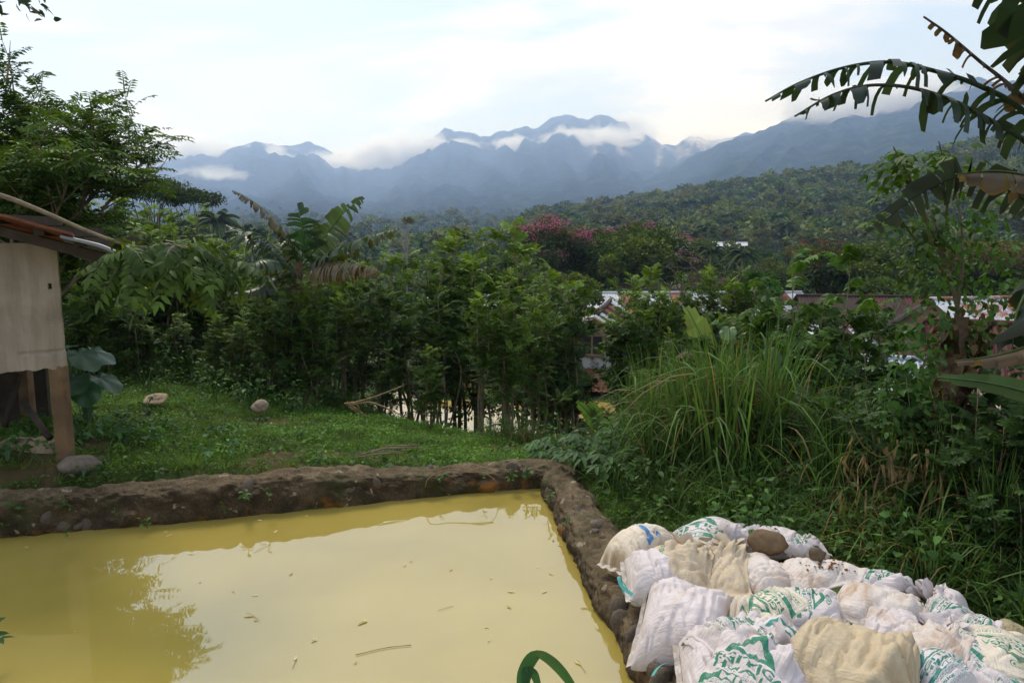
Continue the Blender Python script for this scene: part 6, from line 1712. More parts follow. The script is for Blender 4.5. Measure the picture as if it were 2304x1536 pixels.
sack('cream sack with blue lettering and a dark muddy end, nearest the wall at the back', (1388, 1218), (1486, 1196), 0.36, 0.30, 'cream_blue', (S_, S_), seed=1, dirty_end=-1, grow=1.0)
sack('plain white sack with a pointed corner beside the wall, second row', (1414, 1262), (1525, 1264), 0.36, 0.27, 'white', (S_, S_), seed=6)
sack('pinkish sack with a torn brown stain between the cream and the rust stained sack', (1682, 1240), (1762, 1312), 0.26, 0.24, 'pink_dirty', (S_, S_), seed=9)
sack('wide pinkish sack with rusty crumbs and a small stone on it', (1764, 1296), (1946, 1276), 0.38, 0.27, 'pink_dirty', (S_, S_), seed=10)
sack('plain cream sack gathered at the top, middle of the second row', (1652, 1322), (1645, 1250), 0.29, 0.29, 'cream', ('fold', Tt), seed=8, z=.40, tilt=.42, tuft_len=.07)
sack('cream sack lettered KEMBAR gathered and tied at the top', (1530, 1318), (1546, 1246), 0.36, 0.32, 'cream_kembar', ('fold', Tt), seed=7, z=.40, tilt=.5, tuft_len=.085)
sack('flat printed sack squeezed under the tied and the big pinkish sack', (1744, 1352), (1888, 1372), 0.32, 0.18, 'white_flour', (S_, S_), seed=13)
sack('big pinkish cream sack with creases at the right of the pile', (1880, 1338), (2104, 1400), 0.40, 0.31, 'pink_dirty', (S_, Tt), seed=14)
sack('white sack with green print at the right edge of the pile', (2150, 1400), (2250, 1440), 0.28, 0.22, 'white_flour', (S_, S_), seed=24)
sack('printed sack at the extreme right of the pile beneath the olive one', (2240, 1430), (2310, 1520), 0.28, 0.22, 'cream_flour', (S_, Tt), seed=25)
sack('large plain white sack with a stitched hem overhanging the wall', (1446, 1336), (1636, 1370), .46, .34, 'white', (S_, S_), seed=11, z=.40)
sack('plain white sack tucked under the printed ones beside the wall', (1540, 1478), (1665, 1486), .46, .24, 'white', (S_, S_), seed=15, z=.38)
sack('cream sack with faded upside down lettering, its knot facing the camera', (1792, 1352), (1650, 1376), 0.34, 0.30, 'cream_flour', (S_, Tt), seed=12)
sack('crumpled white sack with an open brown stained mouth in the middle right', (1945, 1404), (2090, 1440), 0.31, 0.23, 'white', (S_, Tt), seed=21, tuft_len=.12)
sack('bulky white sack with a squared end at the lower right', (2092, 1432), (2262, 1500), 0.38, 0.33, 'white_flour', (Tt, S_), seed=22)
sack('white sack with large green SEGITIGA HIJAU lettering and triangle in front of the plain one', (1604, 1450), (1758, 1418), 0.42, 0.31, 'white_flour', (S_, Tt), seed=16, z=.46)
sack('white sack printed 25kg standing gathered beside the big ochre one', (1724, 1530), (1790, 1404), 0.34, 0.30, 'white_teal', (S_, Tt), seed=18, z=.48)
sack('sack with a bold MIE band at the bottom right of the ochre one', (2180, 1540), (2030, 1470), 0.36, 0.28, 'white_teal', (S_, S_), seed=20, z=.5)
sack('lowest printed sack in the right corner of the photo', (2200, 1540), (2320, 1500), .40, .24, 'white_flour', (S_, S_), seed=29, z=.4)
sack('small white sack with dark blue ink at the back right of the pile', (2098, 1338), (2170, 1362), .28, .2, 'white', (Tt, S_), seed=32)
sack('small plain sack squeezed between the ochre sack and the bulky one', (2085, 1470), (2120, 1410), .30, .24, 'pink_dirty', (S_, Tt), seed=33, z=.46)
sack('faded printed sack at the right edge below the olive one', (2262, 1440), (2306, 1536), .30, .26, 'cream_flour', (S_, S_), seed=34)
sack('largest ochre cream sack with long creases running to its knot, bottom centre', (1796, 1418), (2078, 1530), .66, .44, 'ochre', ('fold', Tt), seed=19, z=.58, grow=1.0)
sack('printed white sack nearest the camera with a great green triangle', (1610, 1552), (1748, 1482), 0.44, 0.31, 'white_flour', (S_, Tt), seed=17, z=.5)
sack('white sack at the bottom edge between the triangle sack and the ochre one', (1715, 1640), (1850, 1590), .40, .26, 'white', (S_, S_), seed=30, z=.38)
def rest_on(u, v, z, rad=.0):
    ox, oy = [g_.ravel() for g_ in np.meshgrid(np.linspace(-rad, rad, 5), np.linspace(-rad, rad, 5))]
    for _ in range(8):
        p = on(u, v, z); z = .5 * z + .5 * float(np.percentile(samp(HM, p[0] + ox, p[1] + oy), 85))
    return p[0], p[1], z
for lab, u, v, r_, sd2, colr, sc in [('large brown rock resting on the sacks at the back of the pile', 1725, 1236, .085, 31, (1.0, .8, .55), (1.05, .9, .85)), ('small grey brown stone lying on the rust stained sack', 1834, 1256, .047, 34, (.8, .68, .56), (1, .9, .95))]:
    x_, y_, z_ = rest_on(u, v, .5, r_ * .8); V, F = rock_arrays(sd2, 3, .55, .85); q = MB(); q.add(V * r_ * np.array(sc), F, None, 0, colr); o = q.build('rock', M['rock']); o.location = (x_, y_, z_ + r_ * .55); tag(o, lab, 'rock')
rc = np.random.default_rng(8); q = MB()
V, F = rock_arrays(77, 1, .3, .6)
for k in range(60):
    u, v = rc.normal(1875, 32), rc.normal(1268, 9); x_, y_, z_ = rest_on(u, v, .45); q.add(V * rc.uniform(.003, .010) + [x_, y_, z_ + .003], F, None, 0, np.array([1.6, .75, .3]) * rc.uniform(.6, 1.3))
tag(q.build('soil_crumbs', M['rock']), 'rusty soil crumbs scattered on the wide pinkish sack', None, None, 'stuff')
# ================================================================== lawn, thicket, small things
def uv_of(P):
    P = np.asarray(P, float) - [0, 0, CAM_H]; c, s = math.cos(PITCH), math.sin(PITCH)
    d = P[:, 1] * c - P[:, 2] * s; u_ = P[:, 1] * s + P[:, 2] * c
    return 1152 + FPX * P[:, 0] / d, 768 - FPX * u_ / d, d
rl = np.random.default_rng(55)
def tuft(seed, n, h, wd, col, lean=.5, droop=.6, seg=3):
    r_ = np.random.default_rng(seed); q = MB(); a = r_.uniform(0, 6.28, n); ro = .05 * np.sqrt(r_.uniform(0, 1, n))
    O = np.stack([np.cos(a) * ro, np.sin(a) * ro, np.full(n, -.01)], 1); le = np.abs(r_.normal(0, lean, n))
    blades(q, O, np.stack([np.cos(a) * le, np.sin(a) * le, np.ones(n)], 1), h * r_.uniform(.4, 1.1, n), wd * r_.uniform(.6, 1.3, n), droop * r_.uniform(.3, 1.2, n), np.array(col) * r_.uniform(.6, 1.4, (n, 1)), seg, rng=r_)
    return q.arrays()
def herb(seed, n, h, ls, col, spread=.08, aspect=.6, fold=.1):
    r_ = np.random.default_rng(seed); q = MB(); a = r_.uniform(0, 6.28, n); ro = spread * np.sqrt(r_.uniform(0, 1, n)); zz = h * r_.uniform(.15, 1, n)
    O = np.stack([np.cos(a) * ro, np.sin(a) * ro, zz], 1)
    D = np.stack([np.cos(a), np.sin(a), r_.uniform(-.5, .45, n)], 1) + r_.normal(0, .4, (n, 3))
    leaf4(q, O, D, r_.normal(0, .35, (n, 3)) + [0, 0, 1], ls * r_.uniform(.6, 1.3, n), ls * aspect * r_.uniform(.7, 1.3, n), fold=fold, col=np.array(col) * r_.uniform(.6, 1.4, (n, 1)))
    return q.arrays()
def herb8(seed, n, h, ls, col, spread=.1, aspect=.6, heart=False):
    r_ = np.random.default_rng(seed); q = MB(); a = r_.uniform(0, 6.28, n); ro = spread * np.sqrt(r_.uniform(0.05, 1, n)); zz = h * r_.uniform(.2, 1, n)
    O = np.stack([np.cos(a) * ro, np.sin(a) * ro, zz], 1)
    D = np.stack([np.cos(a), np.sin(a), r_.uniform(-.6, .3, n)], 1) + r_.normal(0, .3, (n, 3))
    leaf8(q, O, D, r_.normal(0, .3, (n, 3)) + [0, 0, 1], ls * r_.uniform(.6, 1.3, n), ls * aspect * r_.uniform(.7, 1.3, n), col=np.array(col) * r_.uniform(.65, 1.35, (n, 1)), heart=heart)
    for k in range(0, n, 2): tube(q, [(0, 0, 0), O[k] * .6 + [0, 0, .1 * h], O[k]], .0035, 3, 0, np.array(col) * 1.2, False)
    return q.arrays()
LG, LG2 = (.10, .19, .024), (.14, .23, .028)
tufts = [tuft(1, 16, .075, .006, LG), tuft(2, 14, .11, .007, LG2), tuft(3, 18, .055, .006, (.08, .17, .026)), tuft(4, 12, .17, .008, (.09, .17, .03), .45, .9)]
clov = [herb(5, 26, .05, .026, (.065, .15, .022)), herb(6, 22, .07, .034, (.08, .17, .024)), herb(7, 18, .04, .022, (.10, .18, .026))]
weed = [herb8(8, 12, .14, .058, (.055, .125, .03), .12, .7), herb8(9, 12, .10, .05, (.075, .155, .03), .10, .55), herb8(10, 14, .18, .07, (.048, .105, .038), .15, .75, True)]
def region(n, x0, x1, y0, y1, keep):
    x = rl.uniform(x0, x1, n); y = rl.uniform(y0, y1, n); k = keep(x, y); x, y = x[k], y[k]
    return np.stack([x, y, hgt(x, y)], 1)
def corridor(P, h=.5):
    u, v, d = uv_of(P + np.array([0, 0, h])); return ~((u > 880) & (u < 1400) & (v < 985) & (P[:, 1] < 18) & (rl.uniform(0, 1, len(P)) < .96))
def inview(P, m_=60):
    u, v, d = uv_of(P); return (d > .5) & (u > -m_) & (u < 2304 + m_) & (v < 1600)
pdist = lambda x, y: poly_sd(POND, x, y)
def soilness(x, y): return (sstep(-2.6, -4.2, x) * sstep(8.2, 5.6, y)) * sstep(-.25, .25, fbm(x * 1.3, y * 1.3, 31, 3))
def lawn_keep(x, y):
    return (poly_sd(CREST, x, y) < 1.2) & (pdist(x, y) > .36) & (x < 1.5) & (rl.uniform(0, 1, len(x)) > soilness(x, y) * .93) & (rl.uniform(0, 1, len(x)) > .8 * sstep(.2, .38, fbm(x * .9, y * .9, 33, 4)))
def put(mb, protos, P, s0, s1, tint=.25):
    kk = rl.integers(0, len(protos), len(P))
    for k in range(len(protos)):
        s = kk == k; m_ = int(s.sum())
        mb.scatter(protos[k], P[s], rl.uniform(0, 6.28, m_), rl.uniform(s0, s1, m_), rl.uniform(1 - tint, 1 + tint, (m_, 1)) * np.array([1, 1, 1]) * (1 + .25 * fbm(P[s][:, 0:1] * 1.1, P[s][:, 1:2] * 1.1, 91, 3)))
mb = MB()
P = region(30000, -9, 1.5, 4.7, 16, lawn_keep); P = P[inview(P)]
near = P[:, 1] < 20
put(mb, tufts[:3], P[: int(len(P) * .74)], .7, 1.5)
put(mb, clov, P[int(len(P) * .74): int(len(P) * .93)], .8, 1.5)
put(mb, [tufts[3]], P[int(len(P) * .93):], .7, 1.3)
print('lawn', len(P), mb.n)
tag(mb.build('lawn_grass', M['grass']), 'short bright grass and clover covering the bank', None, None, 'stuff')
mb = MB()
def weed_keep(x, y): return (pdist(x, y) > .42) & (x < .6) & (rl.uniform(0, 1, len(x)) < np.clip(.9 * sstep(.9, .4, pdist(x, y)) * (rl.uniform(0, 1, len(x)) < .5) + sstep(-2.4, -3.4, x) * sstep(-5.2, -4.3, x) * sstep(9, 7.5, y) * .7 + .05 + .3 * sstep(11.5, 13, y), 0, 1))
P = region(1500, -6.5, .6, 4.8, 13, weed_keep); P = P[inview(P)]
put(mb, weed, P, .6, 1.25)
tag(mb.build('lawn_weeds', M['leaf']), 'broad leaved weeds spreading over the lawn beside the hut and the wall', None, None, 'stuff')

# --- undergrowth on the slope at the right
def thick_keep(x, y):
    d = poly_sd(CREST, x, y)
    return (pdist(x, y) > .5) & ~((x > .3) & (y < 4.78 - .70 * (x - .7)))
def thick_keep2(x, y): return thick_keep(x, y) & (x > -.2 + 0 * y)
und = [herb8(21, 22, .40, .08, (.042, .095, .022), .22, .6), herb8(22, 18, .34, .085, (.05, .11, .026), .22, .85, True), herb(23, 46, .5, .06, (.045, .10, .02), .22, .5), herb(24, 40, .36, .05, (.07, .135, .028), .22, .5), tuft(25, 30, .6, .011, (.075, .14, .03), .5, .9, 4), tuft(27, 26, .45, .010, (.09, .16, .032), .5, .8, 4), tuft(28, 24, .7, .012, (.065, .12, .03), .4, .9, 4), herb8(26, 16, .5, .075, (.055, .12, .022), .2, .5)]
mb = MB()
P = region(4000, .2, 9.5, 1.5, 10.5, thick_keep); P = P[inview(P, 700)]; P = P[corridor(P, .35)]
P2 = region(1100, -9, -2.6, 11.6, 17, lambda x, y: poly_sd(CREST, x, y) > -.4)
P = np.vstack([P, P2[inview(P2)]])
put(mb, und, P, .55, 1.15, .35)
P = region(4600, -9, 13, 10.5, 42, lambda x, y: (np.hypot((x - POND2_C[0]) / POND2_R[0], (y - POND2_C[1]) / POND2_R[1]) > 1.14) & ~((x > -3.2) & (x < 2.2) & (y < 17.5) & (rl.uniform(0, 1, len(x)) < .93))); P = P[inview(P, 120)]; P = P[corridor(P)]
put(mb, und, P, .7, 1.5, .4)
print('under', mb.n)
tag(mb.build('undergrowth', M['leaf']), 'tangled low undergrowth on the slopes below the bank', None, None, 'stuff')
# --- clumps of tall grass
GR = [Proto(make_grass_clump(600 + k, **kw)) for k, kw in enumerate([dict(h=1.6, n=130, wd=.022, spread=.2, lean=.11, col=(.075, .14, .034), droop=.2), dict(h=1.15, n=100, wd=.017, spread=.24, lean=.3, col=(.075, .145, .032), droop=.6), dict(h=1.75, n=110, wd=.024, spread=.18, lean=.12, col=(.065, .125, .032), droop=.25), dict(h=.9, n=100, wd=.013, spread=.22, lean=.5, dry=.25, col=(.075, .14, .03), droop=.7), dict(h=.55, n=80, wd=.010, spread=.16, lean=.5, col=(.11, .19, .035), droop=.6)])]
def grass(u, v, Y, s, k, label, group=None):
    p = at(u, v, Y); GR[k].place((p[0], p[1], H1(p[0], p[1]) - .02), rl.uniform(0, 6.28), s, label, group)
for (u, Y, s, k, lab) in [(1650, 5.7, 1.0, 0, 'tallest clump of upright grass behind the sacks'), (1700, 5.9, 1.05, 2, 'tall grass clump right behind the tallest one'), (1590, 5.9, .9, 0, 'grass clump left of the tallest one behind the sacks'), (1530, 6.2, .85, 1, 'arching grass clump behind the blue lettered sack'), (1760, 5.5, .85, 1, 'arching grass clump in front of the great dark leaf')]:
    grass(u, 1100, Y, s, k, lab)
for (u, Y, s, k) in [(1450, 6.4, .72, 0), (1500, 6.6, .85, 2), (1550, 6.1, .85, 0), (1800, 6.0, .85, 2), (1850, 5.7, .75, 0), (1610, 6.3, .95, 2), (1475, 5.9, .6, 2), (1900, 5.4, .75, 2), (1750, 6.6, .95, 2), (1480, 6.7, .8, 1), (1440, 6.3, .6, 3), (1620, 6.6, .9, 2), (1680, 6.5, .95, 0), (1560, 6.9, .8, 0), (1730, 6.3, .9, 1), (1500, 5.8, .6, 3), (1420, 5.5, .45, 4), (1560, 5.4, .6, 3), (1620, 5.25, .6, 1), (1690, 5.2, .65, 1), (1780, 5.0, .7, 3), (1830, 5.2, .8, 1), (1880, 4.8, .7, 3), (1390, 6.2, .5, 4), (1350, 5.7, .35, 4), (1330, 5.35, .35, 4), (1460, 7.4, .8, 2)]:
    grass(u, 1100, Y, s, k, 'arching grass clump in the thicket behind the sacks', 'grass clumps in the thicket behind the sacks')
for (u, Y, s, k) in [(1950, 4.9, .85, 3), (2010, 4.7, .9, 3), (2060, 4.9, 1.0, 1), (2120, 4.6, .9, 3), (2190, 4.4, .8, 3), (2250, 4.5, .9, 1), (1920, 5.6, .9, 1), (2300, 4.2, .8, 3), (1870, 5.1, .62, 2), (1985, 5.2, .72, 0), (2085, 4.6, .66, 2), (2170, 4.7, .75, 0), (2255, 4.3, .62, 2), (1930, 4.7, 1.0, 3), (2030, 4.4, 1.0, 3), (2150, 4.2, 1.0, 3)]:
    grass(u, 1100, Y, s, k, 'dry and green hanging grass in the dark thicket at the right', 'grass in the dark thicket at the right')
for (u, Y, s, k) in [(1120, 9.6, .62, 1), (1165, 9.3, .7, 3), (1200, 9.2, .62, 3), (545, 12.9, .9, 1), (500, 13.2, .9, 3), (580, 12.8, .7, 3), (735, 12.8, .6, 3), (690, 13.0, .5, 3), (440, 13.4, .8, 1)]:
    grass(u, 1000, Y, s, k, 'long grass clump at the foot of the shrub row', 'grass clumps at the foot of the shrub row')
# --- leafy shrubs on the right, near enough for broad leaflets
BIG = [Proto(make_shrub(540 + k, **kw)) for k, kw in enumerate([dict(h=2.0, stems=5, per=34, spread=.75, ll=.105, lw=.04, leafL=(.28, .46), pairs=7, big=True, b=np.array([.075, .155, .026])), dict(h=2.0, stems=6, per=30, spread=.65, ll=.09, lw=.036, leafL=(.26, .42), pairs=8, big=True, a=np.array([.028, .066, .016]), b=np.array([.07, .14, .026])), dict(h=2.0, stems=5, per=30, spread=.8, ll=.08, lw=.038, leafL=(.24, .4), pairs=8, big=True, a=np.array([.026, .060, .016]), b=np.array([.06, .12, .024]))])]
def big(u, v, Y, k, label, wide=1.0, group=None):
    p, h = place_at(u, v, Y); s = h / 2.0; BIG[k].place(tuple(p), rl.uniform(0, 6.28), (s * wide, s * wide, s), label, group)
big(1800, 592, 8.2, 0, 'fresh green shrub with fan like leaf sprays in front of the tin roofs, left one', .8)
big(1912, 588, 8.0, 0, 'fresh green shrub with fan like leaf sprays in front of the tin roofs, right one', .75)
big(1712, 640, 8.8, 1, 'shrub with feather leaves right of the long tin roof', .8)
big(1860, 680, 7.4, 1, 'broad shrub whose leaves hide the green walled house', .9)
big(1990, 690, 7.2, 1, 'shrub between the fan leaved shrubs and the vine covered stem', .8)
big(1745, 760, 7.6, 1, 'low spreading shrub left of the green walled house', .9)
big(1940, 800, 6.4, 2, 'dark shrub left of the vine covered stem', .9)
big(2060, 900, 5.4, 2, 'dark low shrub under the vine covered stem', 1.0)
for (u, v, Y) in [(2240, 930, 4.7), (2290, 880, 5.2), (2200, 1040, 4.3), (2120, 1060, 4.6), (2290, 1080, 4.1), (2000, 1020, 5.0), (1930, 960, 5.6), (1960, 870, 5.3), (2045, 850, 5.0), (2130, 930, 4.7), (2235, 850, 4.6), (2295, 800, 4.9), (1880, 925, 5.4)]:
    big(u, v, Y, 2, 'dark leafy shrub in the shade at the right edge', 1.1, 'dark shrubs at the right edge')
big(2215, 660, 5.4, 2, 'thin dark sapling with ladder like leaves before the red roof', .35)
# cassava like plants right of the wall corner
def star_plant(label, u, v, Y, seed, n=26, ls=.15, col=(.055, .12, .04)):
    p = at(u, v, Y); z = H1(p[0], p[1]); hh = max(.3, p[2] - z); root = thing('star_leaved_plant', label, 'plant', (p[0], p[1], z)); r_ = np.random.default_rng(seed); sm, fm = MB(), MB()
    for k in range(5):
        a = r_.uniform(0, 6.28); e_ = np.array([math.cos(a) * .2, math.sin(a) * .2, hh * r_.uniform(.7, 1)]); tube(sm, spline([(0, 0, -.05), e_ * .5 + r_.normal(0, .02, 3), e_], 6), np.linspace(.012, .005, 6), 5)
        for j in range(n // 5):
            o_ = e_ * r_.uniform(.45, 1.0); b_ = r_.uniform(0, 6.28); d_ = np.array([math.cos(b_), math.sin(b_), r_.uniform(0, .5)]); tip = o_ + d_ * r_.uniform(.1, .22)
            tube(fm, [o_, tip], .003, 3, 0, np.array(col) * 1.3, False)
            nl = 6; aa = np.linspace(-1.9, 1.9, nl) + math.atan2(d_[1], d_[0]); Dl = np.stack([np.cos(aa), np.sin(aa), np.full(nl, -.25)], 1)
            leaf8(fm, np.tile(tip, (nl, 1)), Dl, np.tile([0, 0, 1.0], (nl, 1)) + r_.normal(0, .1, (nl, 3)), ls * (1 - .35 * np.abs(np.linspace(-1, 1, nl))), ls * .27, col=np.array(col) * r_.uniform(.75, 1.25), droop=.2)
    sm.build('stem', M['branch'], root); fm.build('foliage', M['leaf'], root); return root
star_plant('plant with star shaped leaves just beyond the wall corner', 1310, 1015, 6.6, 1)
star_plant('star leaved plant left of the young banana sucker', 1255, 1010, 7.4, 2)
star_plant('star leaved plant leaning towards the wall right of its corner', 1360, 1030, 6.2, 3)
star_plant('star leaved plant behind the blue lettered sack', 1400, 1020, 7.0, 4)
# --- the stem smothered in vines at the right
def vine_mass(root, path, rad, n, ls, col, seed, part='vine_leaves', hang=.4, mat='leaf'):
    r_ = np.random.default_rng(seed); P_ = np.asarray(path); K = len(P_); s = r_.uniform(0, 1, n); i0 = (s * (K - 1)).astype(int); o_ = P_[i0]; a = r_.uniform(0, 6.28, n)
    rr_ = np.interp(s, np.linspace(0, 1, len(rad)), rad) * r_.uniform(.25, 1.0, n) ** .6 * (1 + .5 * fbm(s * 9, a * .8, seed, 2))
    O = o_ + np.stack([np.cos(a) * rr_, np.sin(a) * rr_, r_.normal(0, .09, n)], 1)
    D = np.stack([np.cos(a) * .6, np.sin(a) * .6, -hang + r_.normal(0, .4, n)], 1) + r_.normal(0, .3, (n, 3))
    q = MB(); leaf8(q, O, D, np.stack([np.cos(a), np.sin(a), np.full(n, .7)], 1) + r_.normal(0, .3, (n, 3)), ls * r_.uniform(.5, 1.3, n), ls * .8 * r_.uniform(.6, 1.2, n), col=leafcol(n, r_.uniform(0, .6, n), r_, np.array(col), np.array(col) * 2.1, np.array(col) * .45), heart=True)
    q.build(part, M[mat], root)['kind'] = 'stuff'
Yv = 5.3
vp = [at(2150, 1180, Yv), at(2138, 1000, Yv), at(2150, 820, Yv), at(2158, 720, Yv), at(2130, 600, Yv), at(2098, 480, Yv)]
vb = np.array([vp[0][0], vp[0][1], H1(vp[0][0], vp[0][1])]); root = thing('vine_covered_stem', 'dead banana stem smothered in heart leaved vines before the tin roofs', 'plant', tuple(vb))
P = spline(np.array([vb] + vp) - vb, 40)
q = MB(); tube(q, P[:24], np.linspace(.085, .06, 24), 8); q.build('dead_stem', M['sheath'], root)
q = MB(); tube(q, P[20:], np.linspace(.022, .008, 20), 5); tube(q, spline(np.array(px(Yv, (2150, 720), (2165, 600), (2160, 480), (2125, 340))) - vb, 14), np.linspace(.015, .004, 14), 5); tube(q, spline(np.array(px(Yv, (2140, 640), (2090, 500), (2040, 400), (2010, 335))) - vb, 14), np.linspace(.013, .004, 14), 5); q.build('climbing_stem', M['branch'], root)
vine_mass(root, P, [.24, .18, .09, .06, .15, .26, .18], 620, .05, (.05, .115, .022), 1)
vine_mass(root, spline(np.array(px(Yv, (2230, 760), (2240, 640), (2220, 520), (2200, 480))) - vb, 20), [.12, .18, .16, .08], 230, .055, (.055, .12, .024), 2)
vine_mass(root, spline(np.array(px(Yv - .3, (2040, 1100), (2030, 950), (2060, 820), (2090, 700))) - vb, 20), [.24, .26, .2, .14], 420, .055, (.045, .105, .022), 3)
vine_mass(root, spline(np.array(px(Yv, (2100, 720), (2080, 600), (2100, 500))) - vb, 20), [.16, .22, .16], 260, .05, (.05, .09, .022), 4)
vine_mass(root, P[:26], [.22, .2, .17], 420, .07, (.09, .06, .03), 5, 'dead_vine_leaves', .9, 'dry')
for k, (u, v, s) in enumerate([(2150, 740, .32), (2160, 830, .34), (2150, 780, .3), (2135, 880, .3), (2120, 980, .28), (2165, 900, .25)]):
    p = at(u, v, Yv - .1) - vb; strips(50 + k, p, 3, s, .15, .06, (.13, .09, .06)).build('dead_leaf', M['dry'], root)
def top_spray(label, pts, seed, n, ls, Y, name='leafy_shoot'):
    P_ = spline(np.array(px(Y, *pts)), 16); root = thing(name, label, 'plant', tuple(P_[0])); r_ = np.random.default_rng(seed); q = MB(); tube(q, P_ - P_[0], np.linspace(.012, .004, 16), 5, 0, (.5, .7, .3)); q.build('stem', M['branch'], root)
    fm = MB(); s = r_.uniform(.3, 1, n) ** .7; O = P_[(s * 15).astype(int)] - P_[0]; a = r_.uniform(0, 6.28, n)
    pinnate(fm, O, np.stack([np.cos(a), np.sin(a), r_.uniform(-.2, .6, n)], 1), r_.uniform(.16, .3, n), 3, ls, ls * .52, .35, leafcol(n, r_.uniform(.1, .7, n), r_, np.array([.05, .11, .022]), np.array([.10, .18, .03])), r_, big=True, hang=.3)
    fm.build('foliage', M['leaf'], root)
top_spray('tall shoot with oval leaves rising above the vine covered stem, left one', [(2100, 560), (2060, 430), (2010, 330)], 1, 15, .085, 5.1)
top_spray('tall shoot with oval leaves rising above the vine covered stem, right one', [(2130, 520), (2130, 400), (2112, 318)], 2, 17, .08, 5.2)
top_spray('lower shoot with oval leaves left of the vine covered stem', [(2150, 640), (2060, 540), (2000, 450)], 3, 14, .075, 5.2)
# --- weeds in the joints of the wall
def wall_weed(label, u, v, z, n, ls, seed, col=(.06, .14, .03), hang=0.0, name='wall_weed', off=.0, stem=.12):
    p = on(u, v, z); r_ = np.random.default_rng(seed); root = thing(name, label, 'plant', tuple(p)); sm, fm = MB(), MB()
    for k in range(max(1, n // 5)):
        a = r_.uniform(0, 6.28); e_ = np.array([math.cos(a) * .04, -abs(math.sin(a)) * .05, stem * r_.uniform(.6, 1.1) * (1 if hang == 0 else -hang)]); P_ = spline([(0, .02, 0), e_ * .5 + [0, -.02, .01], e_], 7); tube(sm, P_, .0025, 4, 0, (.6, .9, .35), False)
        s = np.linspace(.3, 1, 5); O = P_[(s * 6).astype(int)]; b_ = r_.uniform(0, 6.28, 5)
        leaf8(fm, O, np.stack([np.cos(b_), np.sin(b_) - .3, r_.uniform(-.2, .5, 5)], 1), r_.normal(0, .3, (5, 3)) + [0, -.3, 1], ls * r_.uniform(.6, 1.2, 5), ls * .45, col=np.array(col) * r_.uniform(.7, 1.3, (5, 1)))
    sm.build('stem', M['branch'], root); fm.build('foliage', M['leaf'], root)
for k, (lab, u, v, z, n, ls) in enumerate([('weed growing from the wall face at the far left', 40, 1150, .2, 12, .06), ('weed low on the wall face at the left edge', 8, 1190, .08, 12, .055), ('small weed high on the wall right of the first one', 160, 1145, .17, 10, .045), ('small weed on the wall just above the water, left', 150, 1207, .02, 8, .04), ('weed with white flower spike at the water line', 330, 1190, .02, 12, .045), ('sprig on the wall left of the flower spike', 265, 1172, .1, 8, .04), ('upright weed on the wall face with pointed leaves', 560, 1130, .14, 12, .06), ('single small sprout right of the pointed weed', 610, 1128, .14, 6, .05), ('little fern near the water below the pointed weed', 512, 1160, .02, 6, .04), ('weed hanging on the wall under the dry vine', 988, 1085, .12, 10, .045), ('yellow green leaf cluster under the dry vine', 1085, 1078, .13, 8, .05), ('bushy weed beside the inner wall corner', 1150, 1082, .1, 20, .05), ('taller bushy weed at the inner wall corner', 1185, 1078, .1, 24, .055), ('weed on the right wall face by the corner', 1232, 1130, .08, 12, .045), ('small weed on the right wall below the corner', 1270, 1190, .08, 10, .04), ('tiny sprout at the water line left of the dry vine', 945, 1108, .01, 6, .035), ('tiny sprout at the water line near the middle of the wall', 790, 1126, .01, 6, .035)]):
    wall_weed(lab, u, v, z, n, ls, k)
wall_weed('weed leaning in at the left edge over the water', 0, 1450, .12, 14, .07, 40, (.035, .09, .025), stem=.2)
# dry vine looped over the wall
for (lab, pts, rd) in [('dry vine looped over the far wall near its corner', [(955, 1110, .02), (965, 1075, .2), (1010, 1056, .24), (1060, 1062, .23), (1110, 1060, .23), (1085, 1050, .26), (1060, 1044, .27)], .0045), ('thin dry tendril hanging from the looped vine', [(1040, 1056, .24), (1090, 1064, .23), (1118, 1085, .14), (1120, 1100, .02)], .003)]:
    P_ = spline([on(u, v, z) for u, v, z in pts], 40); q = MB(); tube(q, P_, rd, 5, 0, (1.3, 1.1, .9)); tag(q.build('dry_vine', M['branch']), lab, 'vine')
# dead branch lying at the edge of the lawn
q = MB(); rb2 = np.random.default_rng(4)
for pts in ([(775, 908), (800, 905), (850, 890), (905, 868)], [(780, 912), (830, 905), (870, 918), (915, 940)], [(785, 915), (810, 928), (835, 940)], [(780, 906), (800, 918), (820, 932)], [(790, 905), (805, 912), (812, 936)]):
    P_ = np.array([at(u, v, 9.6) for u, v in pts]); tube(q, spline(P_, 10), np.linspace(.017, .006, 10), 5, 0, (1.5, 1.25, .95))
tag(q.build('dead_branch', M['branch']), 'pale dead branch lying on the edge of the lawn', 'branch')
q = MB(); 
for k in range(7):
    a = on(790 + k * 9, 1030 - k * 3, .3); tube(q, [a, a + [rb2.uniform(.1, .25), rb2.uniform(-.05, .1), .03], a + [rb2.uniform(.25, .45), .1, .02]], .005, 4)
tag(q.build('dry_twigs', M['branch']), 'heap of dry twigs on the lawn near the wall', 'twigs')
# straggling stem slanting down in front of the thicket
q = MB(); tube(q, spline(px(6.1, (1660, 850), (1780, 880), (1880, 925), (1960, 985), (2040, 1000)), 20), .008, 5); tag(q.build('slanting_stem', M['branch']), 'thin brown stem slanting down across the thicket', 'branch')
q = MB(); tube(q, spline(px(4.6, (1912, 945), (1940, 1000), (1985, 1028), (2025, 1000)), 20), .004, 4, 0, (.8, 1.1, .4)); tag(q.build('hanging_tendril', M['branch']), 'green tendril hanging in a loop in the dark thicket', 'vine')
